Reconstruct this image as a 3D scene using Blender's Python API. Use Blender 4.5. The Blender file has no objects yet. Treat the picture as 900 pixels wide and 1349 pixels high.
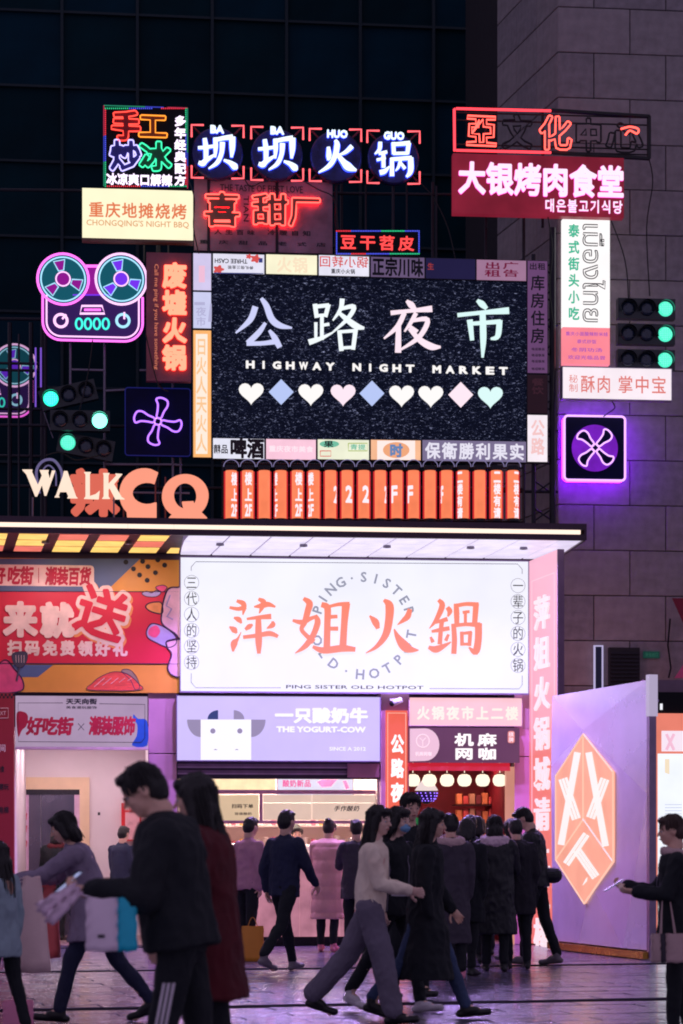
import bpy, bmesh, math, random
import numpy as np
from mathutils.geometry import tessellate_polygon
from mathutils import Vector, Matrix, noise
random.seed(7)
R = math.radians
SC = bpy.context.scene
COL = SC.collection
# ------------------------------------------------------------------ camera
F, EY, D0, TH = 3000.0, 1.35, 31.6, R(5.5)          # focal length in photo pixels, eye height, distance and turn of the shop front
cam = bpy.data.cameras.new('camera')
cam.sensor_fit = 'VERTICAL'; cam.sensor_height = 36.0; cam.lens = 36.0 * F / 1349.0
cam.shift_y = (1117 - 674.5) / 1349.0
cam.clip_start = 0.5; cam.clip_end = 400
camo = bpy.data.objects.new('camera', cam); COL.objects.link(camo)
camo.location = (0, 0, EY); camo.rotation_euler = (R(90), 0, 0)
SC.camera = camo
cam.dof.use_dof = True; cam.dof.focus_distance = 29.0; cam.dof.aperture_fstop = 3.4
SC.render.resolution_x = 683; SC.render.resolution_y = 1024
# ------------------------------------------------------------------ night sky, exposure
w = bpy.data.worlds.new('World'); SC.world = w; w.use_nodes = True
bg = w.node_tree.nodes['Background']
bg.inputs[0].default_value = (0.60, 0.50, 0.78, 1); bg.inputs[1].default_value = 0.42
SC.view_settings.view_transform = 'Standard'; SC.view_settings.look = 'None'
SC.view_settings.exposure = 0.0; SC.view_settings.gamma = 1.0
SC.cycles.use_denoising = True
SC.cycles.filter_width = 1.9
SC.cycles.max_bounces = 6; SC.cycles.sample_clamp_indirect = 4.0
# ------------------------------------------------------------------ materials
def lin(c):
    c = c / 255.0
    return c / 12.92 if c <= 0.04045 else ((c + 0.055) / 1.055) ** 2.4
def L3(rgb): return tuple(lin(c) for c in rgb)
MATS = {}
def em(name, rgb, s=1.0, vary=0.0, scale=3.0):
    """a thing that gives off light"""
    if name in MATS: return MATS[name]
    m = bpy.data.materials.new(name); m.use_nodes = True; nt = m.node_tree
    p = nt.nodes['Principled BSDF']; col = L3(rgb)
    p.inputs['Base Color'].default_value = (*[c * .05 + .01 for c in col], 1)
    p.inputs['Roughness'].default_value = 0.35; p.inputs['Specular IOR Level'].default_value = 0.15
    p.inputs['Emission Color'].default_value = (*col, 1)
    p.inputs['Emission Strength'].default_value = s
    if vary:
        tc = nt.nodes.new('ShaderNodeTexCoord'); n = nt.nodes.new('ShaderNodeTexNoise')
        n.inputs['Scale'].default_value = scale; n.inputs['Detail'].default_value = 3
        mr = nt.nodes.new('ShaderNodeMapRange')
        mr.inputs['From Min'].default_value = .3; mr.inputs['From Max'].default_value = .7
        mr.inputs['To Min'].default_value = s * (1 - vary); mr.inputs['To Max'].default_value = s * (1 + vary)
        nt.links.new(tc.outputs['Object'], n.inputs['Vector']); nt.links.new(n.outputs[0], mr.inputs[0])
        nt.links.new(mr.outputs[0], p.inputs['Emission Strength'])
    MATS[name] = m; return m
def pm(name, rgb, rough=0.6, metal=0.0, vary=0.15, scale=6.0, bump=0.0, bscale=40.0, stretch=None, coat=0.0):
    """painted, printed or natural surface with grain and wear"""
    if name in MATS: return MATS[name]
    m = bpy.data.materials.new(name); m.use_nodes = True; nt = m.node_tree; p = nt.nodes['Principled BSDF']
    col = L3(rgb)
    p.inputs['Metallic'].default_value = metal; p.inputs['Coat Weight'].default_value = coat
    tc = nt.nodes.new('ShaderNodeTexCoord'); mp = nt.nodes.new('ShaderNodeMapping')
    nt.links.new(tc.outputs['Object'], mp.inputs[0])
    if stretch: mp.inputs['Scale'].default_value = stretch
    n = nt.nodes.new('ShaderNodeTexNoise'); n.inputs['Scale'].default_value = scale; n.inputs['Detail'].default_value = 6
    nt.links.new(mp.outputs[0], n.inputs['Vector'])
    rp = nt.nodes.new('ShaderNodeValToRGB'); rp.color_ramp.elements[0].position = .3; rp.color_ramp.elements[1].position = .7
    rp.color_ramp.elements[0].color = (*[c * (1 - vary) for c in col], 1)
    rp.color_ramp.elements[1].color = (*[min(1, c * (1 + vary)) for c in col], 1)
    nt.links.new(n.outputs[0], rp.inputs[0]); nt.links.new(rp.outputs[0], p.inputs['Base Color'])
    mr = nt.nodes.new('ShaderNodeMapRange'); mr.inputs['To Min'].default_value = max(.03, rough - .12); mr.inputs['To Max'].default_value = min(1, rough + .12)
    nt.links.new(n.outputs[0], mr.inputs[0]); nt.links.new(mr.outputs[0], p.inputs['Roughness'])
    if bump:
        n2 = nt.nodes.new('ShaderNodeTexNoise'); n2.inputs['Scale'].default_value = bscale; n2.inputs['Detail'].default_value = 5
        b = nt.nodes.new('ShaderNodeBump'); b.inputs['Strength'].default_value = bump; b.inputs['Distance'].default_value = 0.02
        nt.links.new(mp.outputs[0], n2.inputs['Vector']); nt.links.new(n2.outputs[0], b.inputs['Height']); nt.links.new(b.outputs[0], p.inputs['Normal'])
    MATS[name] = m; return m
# ------------------------------------------------------------------ frames: x along a wall, y into it, z up
FM = Matrix.Translation((0, D0, 0)) @ Matrix.Rotation(TH, 4, 'Z')
ID = Matrix.Identity(4)
def Q(px, py, off=0.0, M=FM):
    """where the sight line through a photo pixel meets the plane 'off' metres in front of a wall"""
    Mi = M.inverted(); o = Mi @ Vector((0, 0, EY)); d = Mi.to_3x3() @ Vector(((px - 450) / F, 1, (1117 - py) / F))
    return o + d * ((-off - o.y) / d.y)
def RC(px0, py0, px1, py1, off=0.0, M=FM):
    a = Q(px0, (py0 + py1) / 2, off, M); b = Q(px1, (py0 + py1) / 2, off, M)
    t = Q((px0 + px1) / 2, py0, off, M); c = Q((px0 + px1) / 2, py1, off, M)
    return a.x, c.z, b.x, t.z                       # x0, z0, x1, z1
def tag(o, label=None, cat=None, group=None, kind=None):
    if label: o['label'] = label
    if cat: o['category'] = cat
    if group: o['group'] = group
    if kind: o['kind'] = kind
    return o
class MB:
    def __init__(s): s.v = []; s.f = []
    def add(s, vs, fs):
        n = len(s.v); s.v += [tuple(p) for p in vs]; s.f += [tuple(i + n for i in f) for f in fs]; return s
    def box(s, a, b):
        x0, y0, z0 = a; x1, y1, z1 = b
        if x0 > x1: x0, x1 = x1, x0
        if y0 > y1: y0, y1 = y1, y0
        if z0 > z1: z0, z1 = z1, z0
        return s.add([(x0,y0,z0),(x1,y0,z0),(x1,y1,z0),(x0,y1,z0),(x0,y0,z1),(x1,y0,z1),(x1,y1,z1),(x0,y1,z1)],
                     [(0,3,2,1),(4,5,6,7),(0,1,5,4),(1,2,6,5),(2,3,7,6),(3,0,4,7)])
    def prism(s, poly, y0, y1):
        """outline in x,z given thickness from y0 (front) to y1 (back)"""
        n = len(poly); ar = sum(poly[i][0]*poly[(i+1)%n][1]-poly[(i+1)%n][0]*poly[i][1] for i in range(n))
        if ar < 0: poly = poly[::-1]
        vs = [(x, y0, z) for x, z in poly] + [(x, y1, z) for x, z in poly]
        return s.add(vs, [tuple(range(n)), tuple(range(2*n-1, n-1, -1))] + [(i, i+n, (i+1)%n+n, (i+1)%n) for i in range(n)])
    def slab(s, x0, z0, x1, z1, y0, y1, bev=0.0):
        if not bev: return s.box((x0, y0, z0), (x1, y1, z1))
        r = bev; a = [(x0,z0),(x1,z0),(x1,z1),(x0,z1)]; b = [(x0+r,z0+r),(x1-r,z0+r),(x1-r,z1-r),(x0+r,z1-r)]
        vs = [(x,y0,z) for x,z in b]+[(x,y0+r,z) for x,z in a]+[(x,y1,z) for x,z in a]
        fs = [(0,1,2,3),(11,10,9,8)]
        for k in (0,4):
            for i in range(4): j=(i+1)%4; fs.append((i+k, i+k+4, j+k+4, j+k))
        return s.add(vs, fs)
    def tube(s, pts, r, n=6, closed=False):
        P = [Vector(p) for p in pts]; m = len(P)
        if m < 2: return s
        rr = r if isinstance(r, (list, tuple)) else [r]*m
        base = len(s.v); up = None
        for i in range(m):
            a = P[i-1] if (i > 0 or closed) else P[i]; b = P[(i+1) % m] if (i < m-1 or closed) else P[i]
            t = (b - a)
            t = t.normalized() if t.length > 1e-9 else Vector((0,0,1))
            if up is None: up = Vector((0,1,0)) if abs(t.y) < .9 else Vector((1,0,0))
            x = t.cross(up).normalized(); y = x.cross(t).normalized(); up = y
            for k in range(n):
                a2 = 2*math.pi*k/n; s.v.append(tuple(P[i] + (x*math.cos(a2)+y*math.sin(a2))*rr[i]))
        for i in range(m if closed else m-1):
            j = (i+1) % m
            for k in range(n):
                l = (k+1) % n; s.f.append((base+i*n+k, base+i*n+l, base+j*n+l, base+j*n+k))
        if not closed:
            s.f.append(tuple(base+k for k in range(n-1,-1,-1))); s.f.append(tuple(base+(m-1)*n+k for k in range(n)))
        return s
    def lathe(s, prof, c, n=16, axis='z'):
        """profile of (radius, height) turned about an axis through c"""
        base = len(s.v); c = Vector(c)
        for r, h in prof:
            for k in range(n):
                a = 2*math.pi*k/n; p = (r*math.cos(a), r*math.sin(a), h)
                if axis == 'y': p = (p[0], -p[2], p[1])
                s.v.append(tuple(c + Vector(p)))
        for i in range(len(prof)-1):
            for k in range(n):
                l = (k+1) % n; s.f.append((base+i*n+k, base+i*n+l, base+(i+1)*n+l, base+(i+1)*n+k))
        s.f.append(tuple(base+k for k in range(n-1,-1,-1))); s.f.append(tuple(base+(len(prof)-1)*n+k for k in range(n)))
        return s
    def mesh(s, name, mat, sub=(0,0,0), smooth=False):
        me = bpy.data.meshes.new(name)
        me.from_pydata([(x-sub[0], y-sub[1], z-sub[2]) for x, y, z in s.v], [], s.f)
        if mat: me.materials.append(mat)
        if smooth: me.polygons.foreach_set('use_smooth', [True]*len(me.polygons))
        me.update(); return me
class Thing:
    """an Empty at the base of the thing; parts are written in the wall's own coordinates"""
    def __init__(s, name, label, cat, base, M=FM, group=None, kind=None):
        s.o = bpy.data.objects.new(name, None); COL.objects.link(s.o); s.M = M; s.base = Vector(base)
        s.o.empty_display_size = .1
        s.o.matrix_world = M @ Matrix.Translation(s.base); tag(s.o, label, cat, group, kind)
    def part(s, name, mb, mat, parent=None, smooth=False, label=None, kind=None):
        me = mb if isinstance(mb, bpy.types.Mesh) else mb.mesh(name, mat, s.base, smooth)
        o = bpy.data.objects.new(name, me); COL.objects.link(o); o.parent = parent or s.o
        tag(o, label, kind='stuff' if name == 'small_print' else kind); return o
def solo(name, label, cat, mb, mat, base=(0,0,0), M=FM, group=None, kind=None, smooth=False):
    o = bpy.data.objects.new(name, mb.mesh(name, mat, base, smooth)); COL.objects.link(o)
    o.matrix_world = M @ Matrix.Translation(Vector(base)); return tag(o, label, cat, group, kind)
def copy_tree(o, parent=None, M=None):
    c = o.copy(); COL.objects.link(c)
    if parent: c.parent = parent; c.matrix_parent_inverse = o.matrix_parent_inverse
    if M is not None: c.matrix_world = M
    for ch in list(o.children): copy_tree(ch, c)
    return c
# ------------------------------------------------------------------ lettering
GC = {}
def glyph0(t, res=2):
    k = (t, 'raw', res)
    if k in GC: return GC[k]
    c = bpy.data.curves.new('type', 'FONT'); c.body = t; c.resolution_u = res; c.fill_mode = 'FRONT'
    o = bpy.data.objects.new('type', c); COL.objects.link(o)
    dg = bpy.context.evaluated_depsgraph_get(); me = bpy.data.meshes.new_from_object(o.evaluated_get(dg))
    bm = bmesh.new(); bm.from_mesh(me); bmesh.ops.remove_doubles(bm, verts=bm.verts, dist=1e-5)
    bm.verts.index_update()
    V = [(v.co.x, v.co.y) for v in bm.verts]; Fc = []
    for f in bm.faces:
        idx = [v.index for v in f.verts]
        if f.normal.z < 0: idx = idx[::-1]
        Fc.append(idx)
    he = {}
    for f in Fc:
        for i in range(len(f)): he[(f[i], f[(i+1) % len(f)])] = 1
    B = [e for e in he if (e[1], e[0]) not in he]
    bm.free(); bpy.data.meshes.remove(me); bpy.data.objects.remove(o); bpy.data.curves.remove(c)
    GC[k] = (V, Fc, B); return GC[k]
def rdp(p, eps):
    """thin out a closed loop"""
    n = len(p)
    if n < 6: return p
    P = np.array(p); keep = np.zeros(n, bool); j = int(np.argmax(((P-P[0])**2).sum(1))); keep[0] = keep[j] = True
    st = [(0, j), (j, n)]
    PP = np.vstack([P, P[:1]])
    while st:
        a, b = st.pop()
        if b-a < 2: continue
        A, B = PP[a], PP[b]; d = B-A; L = np.hypot(*d) or 1e-9; q = PP[a+1:b]-A; h = np.abs(d[0]*q[:, 1]-d[1]*q[:, 0])/L; k = int(np.argmax(h))
        if h[k] > eps: k = a+1+k; keep[k % n] = True; st += [(a, k), (k, b)]
    return [p[i] for i in range(n) if keep[i]]
def glyph(t, bold=0.0, res=2):
    """a character's outline, grown by 'bold' ems with rounded corners (contour of its distance field)"""
    if bold < .004: return glyph0(t, res)
    k = (t, round(bold, 4))
    if k in GC: return GC[k]
    V, Fc, B = glyph0(t, 2); V = np.array(V); E = np.array(B); A, D = V[E[:, 0]], V[E[:, 1]]-V[E[:, 0]]
    h = .0125; x0, y0 = V.min(0)-bold-2*h; x1, y1 = V.max(0)+bold+2*h
    xs = np.arange(x0, x1+h, h); ys = np.arange(y0, y1+h, h); X, Y = np.meshgrid(xs, ys, indexing='ij'); P = np.stack([X.ravel(), Y.ravel()], 1)
    d2 = np.full(len(P), 9.0); ins = np.zeros(len(P), int)
    for a, d in zip(A, D):
        w = P-a; L = (d*d).sum()+1e-12; u = np.clip((w@d)/L, 0, 1); r = w-u[:, None]*d; d2 = np.minimum(d2, (r*r).sum(1))
        b = a+d; c = (a[1] <= P[:, 1]) != (b[1] <= P[:, 1])
        if c.any():
            xc = a[0]+(P[:, 1]-a[1])/(d[1] if abs(d[1]) > 1e-12 else 1e-12)*d[0]; ins += np.where(c & (P[:, 0] < xc), 1, 0)
    f = (np.where(ins % 2 == 1, -1, 1)*np.sqrt(d2)-bold).reshape(X.shape)
    nx = {}; I, J = f.shape; s_ = f < 0
    mixed = np.argwhere(~((s_[:-1, :-1] == s_[1:, :-1]) & (s_[:-1, :-1] == s_[:-1, 1:]) & (s_[:-1, :-1] == s_[1:, 1:])))
    def pt(e):
        i, j, o = e; a = f[i, j]; b = f[i+1, j] if o == 0 else f[i, j+1]; q = a/(a-b); return (xs[i]+(h*q if o == 0 else 0), ys[j]+(h*q if o == 1 else 0))
    for i, j in mixed:
        c = [(i, j), (i+1, j), (i+1, j+1), (i, j+1)]; ed = [(i, j, 0), (i+1, j, 1), (i, j+1, 0), (i, j, 1)]; v = [s_[p] for p in c]
        ex = [m for m in range(4) if v[m] and not v[(m+1) % 4]]; en = [m for m in range(4) if not v[m] and v[(m+1) % 4]]
        if len(ex) == 1: nx[ed[ex[0]]] = ed[en[0]]
        else:
            for m in ex: nx[ed[m]] = ed[(m-1) % 4]
    LPS = []
    while nx:
        st = next(iter(nx)); cur = st; lp = []
        while cur in nx: lp.append(pt(cur)); cur = nx.pop(cur)
        lp = rdp(lp, .0028)
        if len(lp) > 2: LPS.append(lp)
    area = lambda lp: sum(lp[q][0]*lp[(q+1) % len(lp)][1]-lp[(q+1) % len(lp)][0]*lp[q][1] for q in range(len(lp)))
    def within(p, lp):
        r = False
        for q in range(len(lp)):
            a, b = lp[q], lp[q-1]
            if (a[1] > p[1]) != (b[1] > p[1]) and p[0] < (b[0]-a[0])*(p[1]-a[1])/(b[1]-a[1])+a[0]: r = not r
        return r
    sg = 1 if LPS and area(max(LPS, key=lambda l: abs(area(l)))) > 0 else -1
    outer = [i for i, l in enumerate(LPS) if area(l)*sg > 0]; holes = [i for i, l in enumerate(LPS) if area(l)*sg <= 0]
    st_ = [0]
    for l in LPS: st_.append(st_[-1]+len(l))
    tri = []
    for o_i in outer:
        mine = [h_ for h_ in holes if within(LPS[h_][0], LPS[o_i]) and abs(area(LPS[h_])) < abs(area(LPS[o_i]))]
        mine = [h_ for h_ in mine if not any(q != o_i and abs(area(LPS[q])) < abs(area(LPS[o_i])) and within(LPS[h_][0], LPS[q]) and abs(area(LPS[h_])) < abs(area(LPS[q])) for q in outer)]
        grp = [o_i]+mine; idx = [st_[g]+k for g in grp for k in range(len(LPS[g]))]
        for t3 in tessellate_polygon([[Vector((x, y, 0)) for x, y in LPS[g]] for g in grp]): tri.append(tuple(idx[q] for q in t3))
    VV = [p for lp in LPS for p in lp]; FF = []
    for t3 in tri:
        a, b, c = [VV[q] for q in t3]; ar = (b[0]-a[0])*(c[1]-a[1])-(c[0]-a[0])*(b[1]-a[1]); FF.append(tuple(t3) if ar > 0 else tuple(t3[::-1]))
    BB = []; n = 0
    for lp in LPS:
        ar = 0; m = len(lp)
        for q in range(m): BB.append((n+q, n+(q+1) % m))
        n += m
    he = set(); [he.add((q[z], q[(z+1) % 3])) for q in FF for z in range(3)]
    BB = [e if e in he else (e[1], e[0]) for e in BB]
    GC[k] = (VV, FF, BB); return GC[k]
def loops(B):
    nx = {}
    for a, b in B: nx.setdefault(a, []).append(b)
    out = []
    while nx:
        a = next(iter(nx)); lp = [a]; cur = a
        while True:
            if cur not in nx: break
            b = nx[cur].pop()
            if not nx[cur]: del nx[cur]
            if b == a: break
            lp.append(b); cur = b
        if len(lp) > 2: out.append(lp)
    return out
def put(mb, g, fn, y, d=0.0, tube=0.0):
    """glyph outline mapped by fn to x,z; flat at y, or d thick behind it, or a glass tube following its edge"""
    V, Fc, B = g; P = [fn(*p) for p in V]
    if tube:
        for lp in loops(B):
            q = [P[i] for i in lp]; r = [q[0]]
            for p in q[1:]:
                if math.dist(p, r[-1]) > tube*1.1: r.append(p)
            if len(r) > 2: mb.tube([(x, y, z) for x, z in r], tube, 5, True)
        return
    e1 = fn(0,0); e2 = fn(1,0); e3 = fn(0,1)
    flip = (e2[0]-e1[0])*(e3[1]-e1[1]) - (e3[0]-e1[0])*(e2[1]-e1[1]) < 0
    vs = [(x, y, z) for x, z in P]; fs = [tuple(f[::-1]) if flip else tuple(f) for f in Fc]
    if d:
        n = len(vs); vs += [(x, y+d, z) for x, z in P]
        fs += [(b, a, a+n, b+n) if not flip else (a, b, b+n, a+n) for a, b in B]
    mb.add(vs, fs)
def cellfn(x0, z0, x1, z1, rot=0, mir=False, slant=0.0):
    """em box to a cell"""
    w, h = x1-x0, z1-z0
    def fn(x, y):
        u, v = x, (y+.12)
        u += slant*(v-.5)
        if mir: u = 1-u
        if rot == 180: u, v = 1-u, 1-v
        elif rot == 90: u, v = v, 1-u
        elif rot: 
            a = R(rot); du, dv = u-.5, v-.5; u, v = .5+du*math.cos(a)+dv*math.sin(a), .5-du*math.sin(a)+dv*math.cos(a)
        return x0+u*w, z0+v*h
    return fn
def write(T, s, rect, mat, vertical=False, bold=.02, d=0.0, lift=0.004, tube=0.0, sep=True, name='letter', off=0.0, rot=0, mir=False, fill=.96, M=None, slant=0.0, parent=None, halo=None, tri=True):
    """Chinese or Korean writing, one cell a character, rect in photo pixels"""
    M = M or T.M; x0, z0, x1, z1 = RC(*rect, off, M); n = len(s); y = -off - lift; out = []
    all_ = MB()
    for i, ch in enumerate(s):
        if ch == ' ': continue
        if vertical: a, b, c, e = x0, z1-(z1-z0)*(i+1)/n, x1, z1-(z1-z0)*i/n
        else: a, b, c, e = x0+(x1-x0)*i/n, z0, x0+(x1-x0)*(i+1)/n, z1
        mx, mz, w, h = (a+c)/2, (b+e)/2, (c-a)*fill/2, (e-b)*fill/2
        fn = cellfn(mx-w, mz-h, mx+w, mz+h, rot, mir, slant)
        mb = MB() if sep else all_
        put(mb, glyph(ch, bold), fn, y - d, d, tube)
        if sep:
            o = T.part(name, mb, mat, parent)
            if halo:
                hb = MB(); put(hb, glyph(ch, bold+halo[1]), fn, y - d*.5, d*.3); T.part('halo_rim', hb, halo[0], o)
            out.append(o)
    if not sep: out.append(T.part(name, all_, mat, parent))
    return out
def latin(T, s, rect, mat, bold=0.0, d=0.0, lift=0.004, off=0.0, rot=0, name='lettering', M=None, tube=0.0, parent=None, sep=False, slant=0.0):
    """a run of letters fitted to a rectangle"""
    M = M or T.M; x0, z0, x1, z1 = RC(*rect, off, M); g = glyph(s, bold, 2)
    xs = [v[0] for v in g[0]]; ys = [v[1] for v in g[0]]; a, b, c, e = min(xs), min(ys), max(xs), max(ys)
    def fn(x, y):
        u, v = (x-a)/(c-a), (y-b)/(e-b)
        u += slant*(v-.5)
        if rot == 180: u, v = 1-u, 1-v
        if rot == 90: u, v = v, 1-u
        return x0+u*(x1-x0), z0+v*(z1-z0)
    mb = MB(); put(mb, g, fn, -off-lift-d, d, tube); return T.part(name, mb, mat, parent)
def crom(pts, k=5, closed=False):
    n = len(pts); out = []
    if n == 2 and not closed: return [tuple(pts[0][j]+(pts[1][j]-pts[0][j])*i/k for j in range(len(pts[0]))) for i in range(k+1)]
    rng = range(n if closed else n-1)
    for i in rng:
        g = lambda q: pts[q % n] if closed else pts[min(max(q, 0), n-1)]
        p0, p1, p2, p3 = g(i-1), g(i), g(i+1), g(i+2)
        for t in range(k):
            t = t/k; out.append(tuple(.5*(2*p1[j]+(p2[j]-p0[j])*t+(2*p0[j]-5*p1[j]+4*p2[j]-p3[j])*t*t+(3*p1[j]-p0[j]-3*p2[j]+p3[j])*t**3) for j in range(len(p1))))
    if not closed: out.append(tuple(pts[-1]))
    return out
def brush(T, strokes, ox, oy, sc, mat, off, lift=.01, d=.02, name='letter', dx=0, dy=0, grow=1.0, parent=None, M=None, sx=1.0):
    """a brush-written character: each stroke a line of (x, y, width); ox,oy,sc turn sketch units into photo pixels"""
    M = M or T.M; mb = MB()
    for si, st in enumerate(strokes):
        pts = crom([tuple(p) for p in st], 5); y = -off-lift-d-si*.0006; A = []; B = []
        for i, (x, yy, wd) in enumerate(pts):
            a = pts[max(i-1, 0)]; b = pts[min(i+1, len(pts)-1)]; tx, ty = b[0]-a[0], b[1]-a[1]; l = math.hypot(tx, ty) or 1
            if i == 0: x -= tx/l*wd*.18; yy -= ty/l*wd*.18
            if i == len(pts)-1: x += tx/l*wd*.18; yy += ty/l*wd*.18
            k = max(wd*grow, 2)/2
            A.append((x-ty/l*k, yy+tx/l*k)); B.append((x+ty/l*k, yy-tx/l*k))
        poly = A + B[::-1]
        q = [Q(ox+dx+px*sx/sc, oy+dy+py/sc, off, M) for px, py in poly]; n = len(A); m = len(poly)
        vs = [(p.x, y, p.z) for p in q] + [(p.x, y+d, p.z) for p in q]; fs = []
        for i in range(n-1): fs.append((i, m-1-i, m-2-i, i+1))
        for i in range(m): j = (i+1) % m; fs.append((i, i+m, j+m, j))
        mb.add(vs, fs)
    return T.part(name, mb, mat, parent)
def disc(mb, c, r, y0, y1, n=32):
    return mb.prism([(c[0]+r*math.cos(2*math.pi*i/n), c[1]+r*math.sin(2*math.pi*i/n)) for i in range(n)], y0, y1)
def ring(mb, c, r, y, t, n=40):
    return mb.tube([(c[0]+r*math.cos(2*math.pi*i/n), y, c[1]+r*math.sin(2*math.pi*i/n)) for i in range(n)], t, 6, True)
def rrect(x0, z0, x1, z1, r, n=6):
    out = []
    for cx, cz, a0 in ((x1-r, z0+r, -90), (x1-r, z1-r, 0), (x0+r, z1-r, 90), (x0+r, z0+r, 180)):
        for i in range(n+1):
            a = R(a0+90*i/n); out.append((cx+r*math.cos(a), cz+r*math.sin(a)))
    return out
def board(T, rect, off, depth, mat, name='board', frame=None, fmat=None, M=None, parent=None, bev=0.0):
    x0, z0, x1, z1 = RC(*rect, off, M or T.M); mb = MB()
    mb.slab(x0, z0, x1, z1, -off, -off+depth, bev); o = T.part(name, mb, mat, parent)
    if frame:
        t = frame; fb = MB()
        for a in ((x0-t, z0-t, x0, z1+t), (x1, z0-t, x1+t, z1+t), (x0, z0-t, x1, z0), (x0, z1, x1, z1+t)):
            fb.box((a[0], -off-.008, a[1]), (a[2], -off+depth+.004, a[3]))
        T.part('frame', fb, fmat, parent)
    return o
def base_of(rect, off, M=FM):
    x0, z0, x1, z1 = RC(*rect, off, M); return ((x0+x1)/2, -off, z0)
# ================================================================== common materials
steel = pm('dark_steel', (44, 42, 52), .45, .7, bump=.1); galv = pm('galvanised_tube', (120, 112, 130), .4, .8)
black = pm('black_paint', (16, 17, 24), .5); navy_board = pm('navy_board', (14, 16, 60), .45); navy_board.node_tree.nodes['Principled BSDF'].inputs['Specular IOR Level'].default_value = .1; black.node_tree.nodes['Principled BSDF'].inputs['Specular IOR Level'].default_value = .15
ink = pm('black_ink', (28, 26, 40), .6); white_l = em('white_light', (246, 246, 255), 1.05, .06, 2)
# ================================================================== ground
pav_m = pm('granite_paving', (98, 90, 116), .24, 0, .14, 4, .25, 30, (1, 3, 1), coat=.15)
pav_d = pm('dark_drain_stone', (16, 14, 22), .95, 0, .2, 8, .3)
pav_d.node_tree.nodes['Principled BSDF'].inputs['Specular IOR Level'].default_value = .02
gb = MB(); gb.add([(-150,-20,-.012),(150,-20,-.012),(150,260,-.012),(-150,260,-.012)], [(0,1,2,3)])
solo('ground', None, None, gb, pm('ground_bed', (22, 20, 28), .9, 0, .2, 2), kind='structure')
GM = Matrix.Translation((0, 0, 0)) @ Matrix.Rotation(R(14.0), 4, 'Z')
pave = Thing('pavement', None, None, (0, 0, 0), GM, kind='structure')
GMi = GM.inverted(); MATS['ground_bed'].node_tree.nodes['Principled BSDF'].inputs['Specular IOR Level'].default_value = .02
seam = [(GMi @ Vector((0, d, 0))).y for d in (19.6, 25.6)]; pitch = seam[1]-seam[0]
slab_me = {}
cand = []; rest = MB()
row0 = seam[0]-3*pitch; RH = (pitch-.38)/16
for band in range(-1, 6):
    yb = seam[0]+(band-1)*pitch+.19
    for r in range(16):
        y0 = yb+r*RH
        for k in range(-20, 26):
            x0 = k*.9+(.45 if r % 2 else 0)
            cand.append((x0, y0))
random.shuffle(cand)
def in_view(p):
    wv = GM @ Vector((p[0]+.45, p[1]+RH/2, 0))
    return wv.y > 16.5 and abs(wv.x) < wv.y*.16+.8 and wv.y < 33
vis = sorted([c for c in cand if in_view(c)], key=lambda p: (GM @ Vector((p[0], p[1], 0))).y)[:300]; vs_ = set(vis)
for v in range(4):
    mb = MB(); mb.add([(-.446,-RH/2+.005,-.03),(.446,-RH/2+.005,-.03),(.446,RH/2-.005,-.03),(-.446,RH/2-.005,-.03),
        (-.44,-RH/2+.01,0),(.44,-RH/2+.01,.001*v),(.44,RH/2-.01,0),(-.44,RH/2-.01,.0015)],
        [(4,5,6,7),(0,1,5,4),(1,2,6,5),(2,3,7,6),(3,0,4,7)])
    slab_me[v] = mb.mesh('paver', [pav_m, pm('granite_paving_dark', (92, 85, 110), .26, 0, .15, 6, .25, 34, (1,3,1), coat=.1), pm('granite_paving_pale', (104, 96, 122), .22, 0, .16, 5, .25, 30, (1,3,1), coat=.2)][v % 3])
for c in cand:
    cx, cy = c[0]+.45, c[1]+RH/2
    if c in vs_:
        o = bpy.data.objects.new('paver', slab_me[random.randrange(4)]); COL.objects.link(o); o.parent = pave.o
        o.location = (cx, cy, random.uniform(-.002, .002)); o.rotation_euler = (random.uniform(-.002,.002), random.uniform(-.002,.002), 0)
    else:
        rest.add([(cx-.446,cy-RH/2+.005,0),(cx+.446,cy-RH/2+.005,0),(cx+.446,cy+RH/2-.005,0),(cx-.446,cy+RH/2-.005,0)], [(0,1,2,3)])
pave.part('paver_field', rest, pav_m, kind='stuff')
for s in range(-2, 5):
    yb = seam[0]+s*pitch; mb = MB(); mb.box((-22, yb-.185, -.03), (26, yb+.185, -.004)); pave.part('drain_channel', mb, pav_d)
# ================================================================== far glass building
GB = Matrix.Translation((0, D0+16, 0)) @ Matrix.Rotation(TH*1.2, 4, 'Z')
gt = Thing('glass_building', 'dark glass curtain wall building rising behind all the signs', 'building', (0, 0, 0), GB)
mb = MB(); mb.box((-16, .25, 0), (9, 8, 30)); gt.part('core', mb, pm('night_glass_core', (8, 12, 22), .5))
gl = pm('night_glass', (2, 38, 48), .45, .0, .35, .6); mulm = pm('mullion_paint', (8, 34, 46), .7)
MATS['night_glass'].node_tree.nodes['Principled BSDF'].inputs['Specular IOR Level'].default_value = .06
cw, chh = 1.55, 1.55
pme = [MB().box((0, 0, 0), (cw-.06, .03, chh-.05)).mesh('pane', m) for m in (gl, pm('night_glass_b', (2, 34, 44), .5, 0, .3, .8), pm('night_glass_c', (4, 42, 58), .5, 0, .3, .8))]
for me in pme[:]: me.materials[0].node_tree.nodes['Principled BSDF'].inputs['Specular IOR Level'].default_value = .06
for i in range(-9, 5):
    for j in range(2, 15):
        o = bpy.data.objects.new('pane', random.choice(pme)); COL.objects.link(o); o.parent = gt.o; o.location = (i*cw+.03+.4, .1, j*chh+.02)
for i in range(-9, 6):
    mb = MB(); mb.box((i*cw+.4-.03, 0, 0), (i*cw+.4+.03, .18, 30)); gt.part('mullion', mb, mulm)
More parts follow.
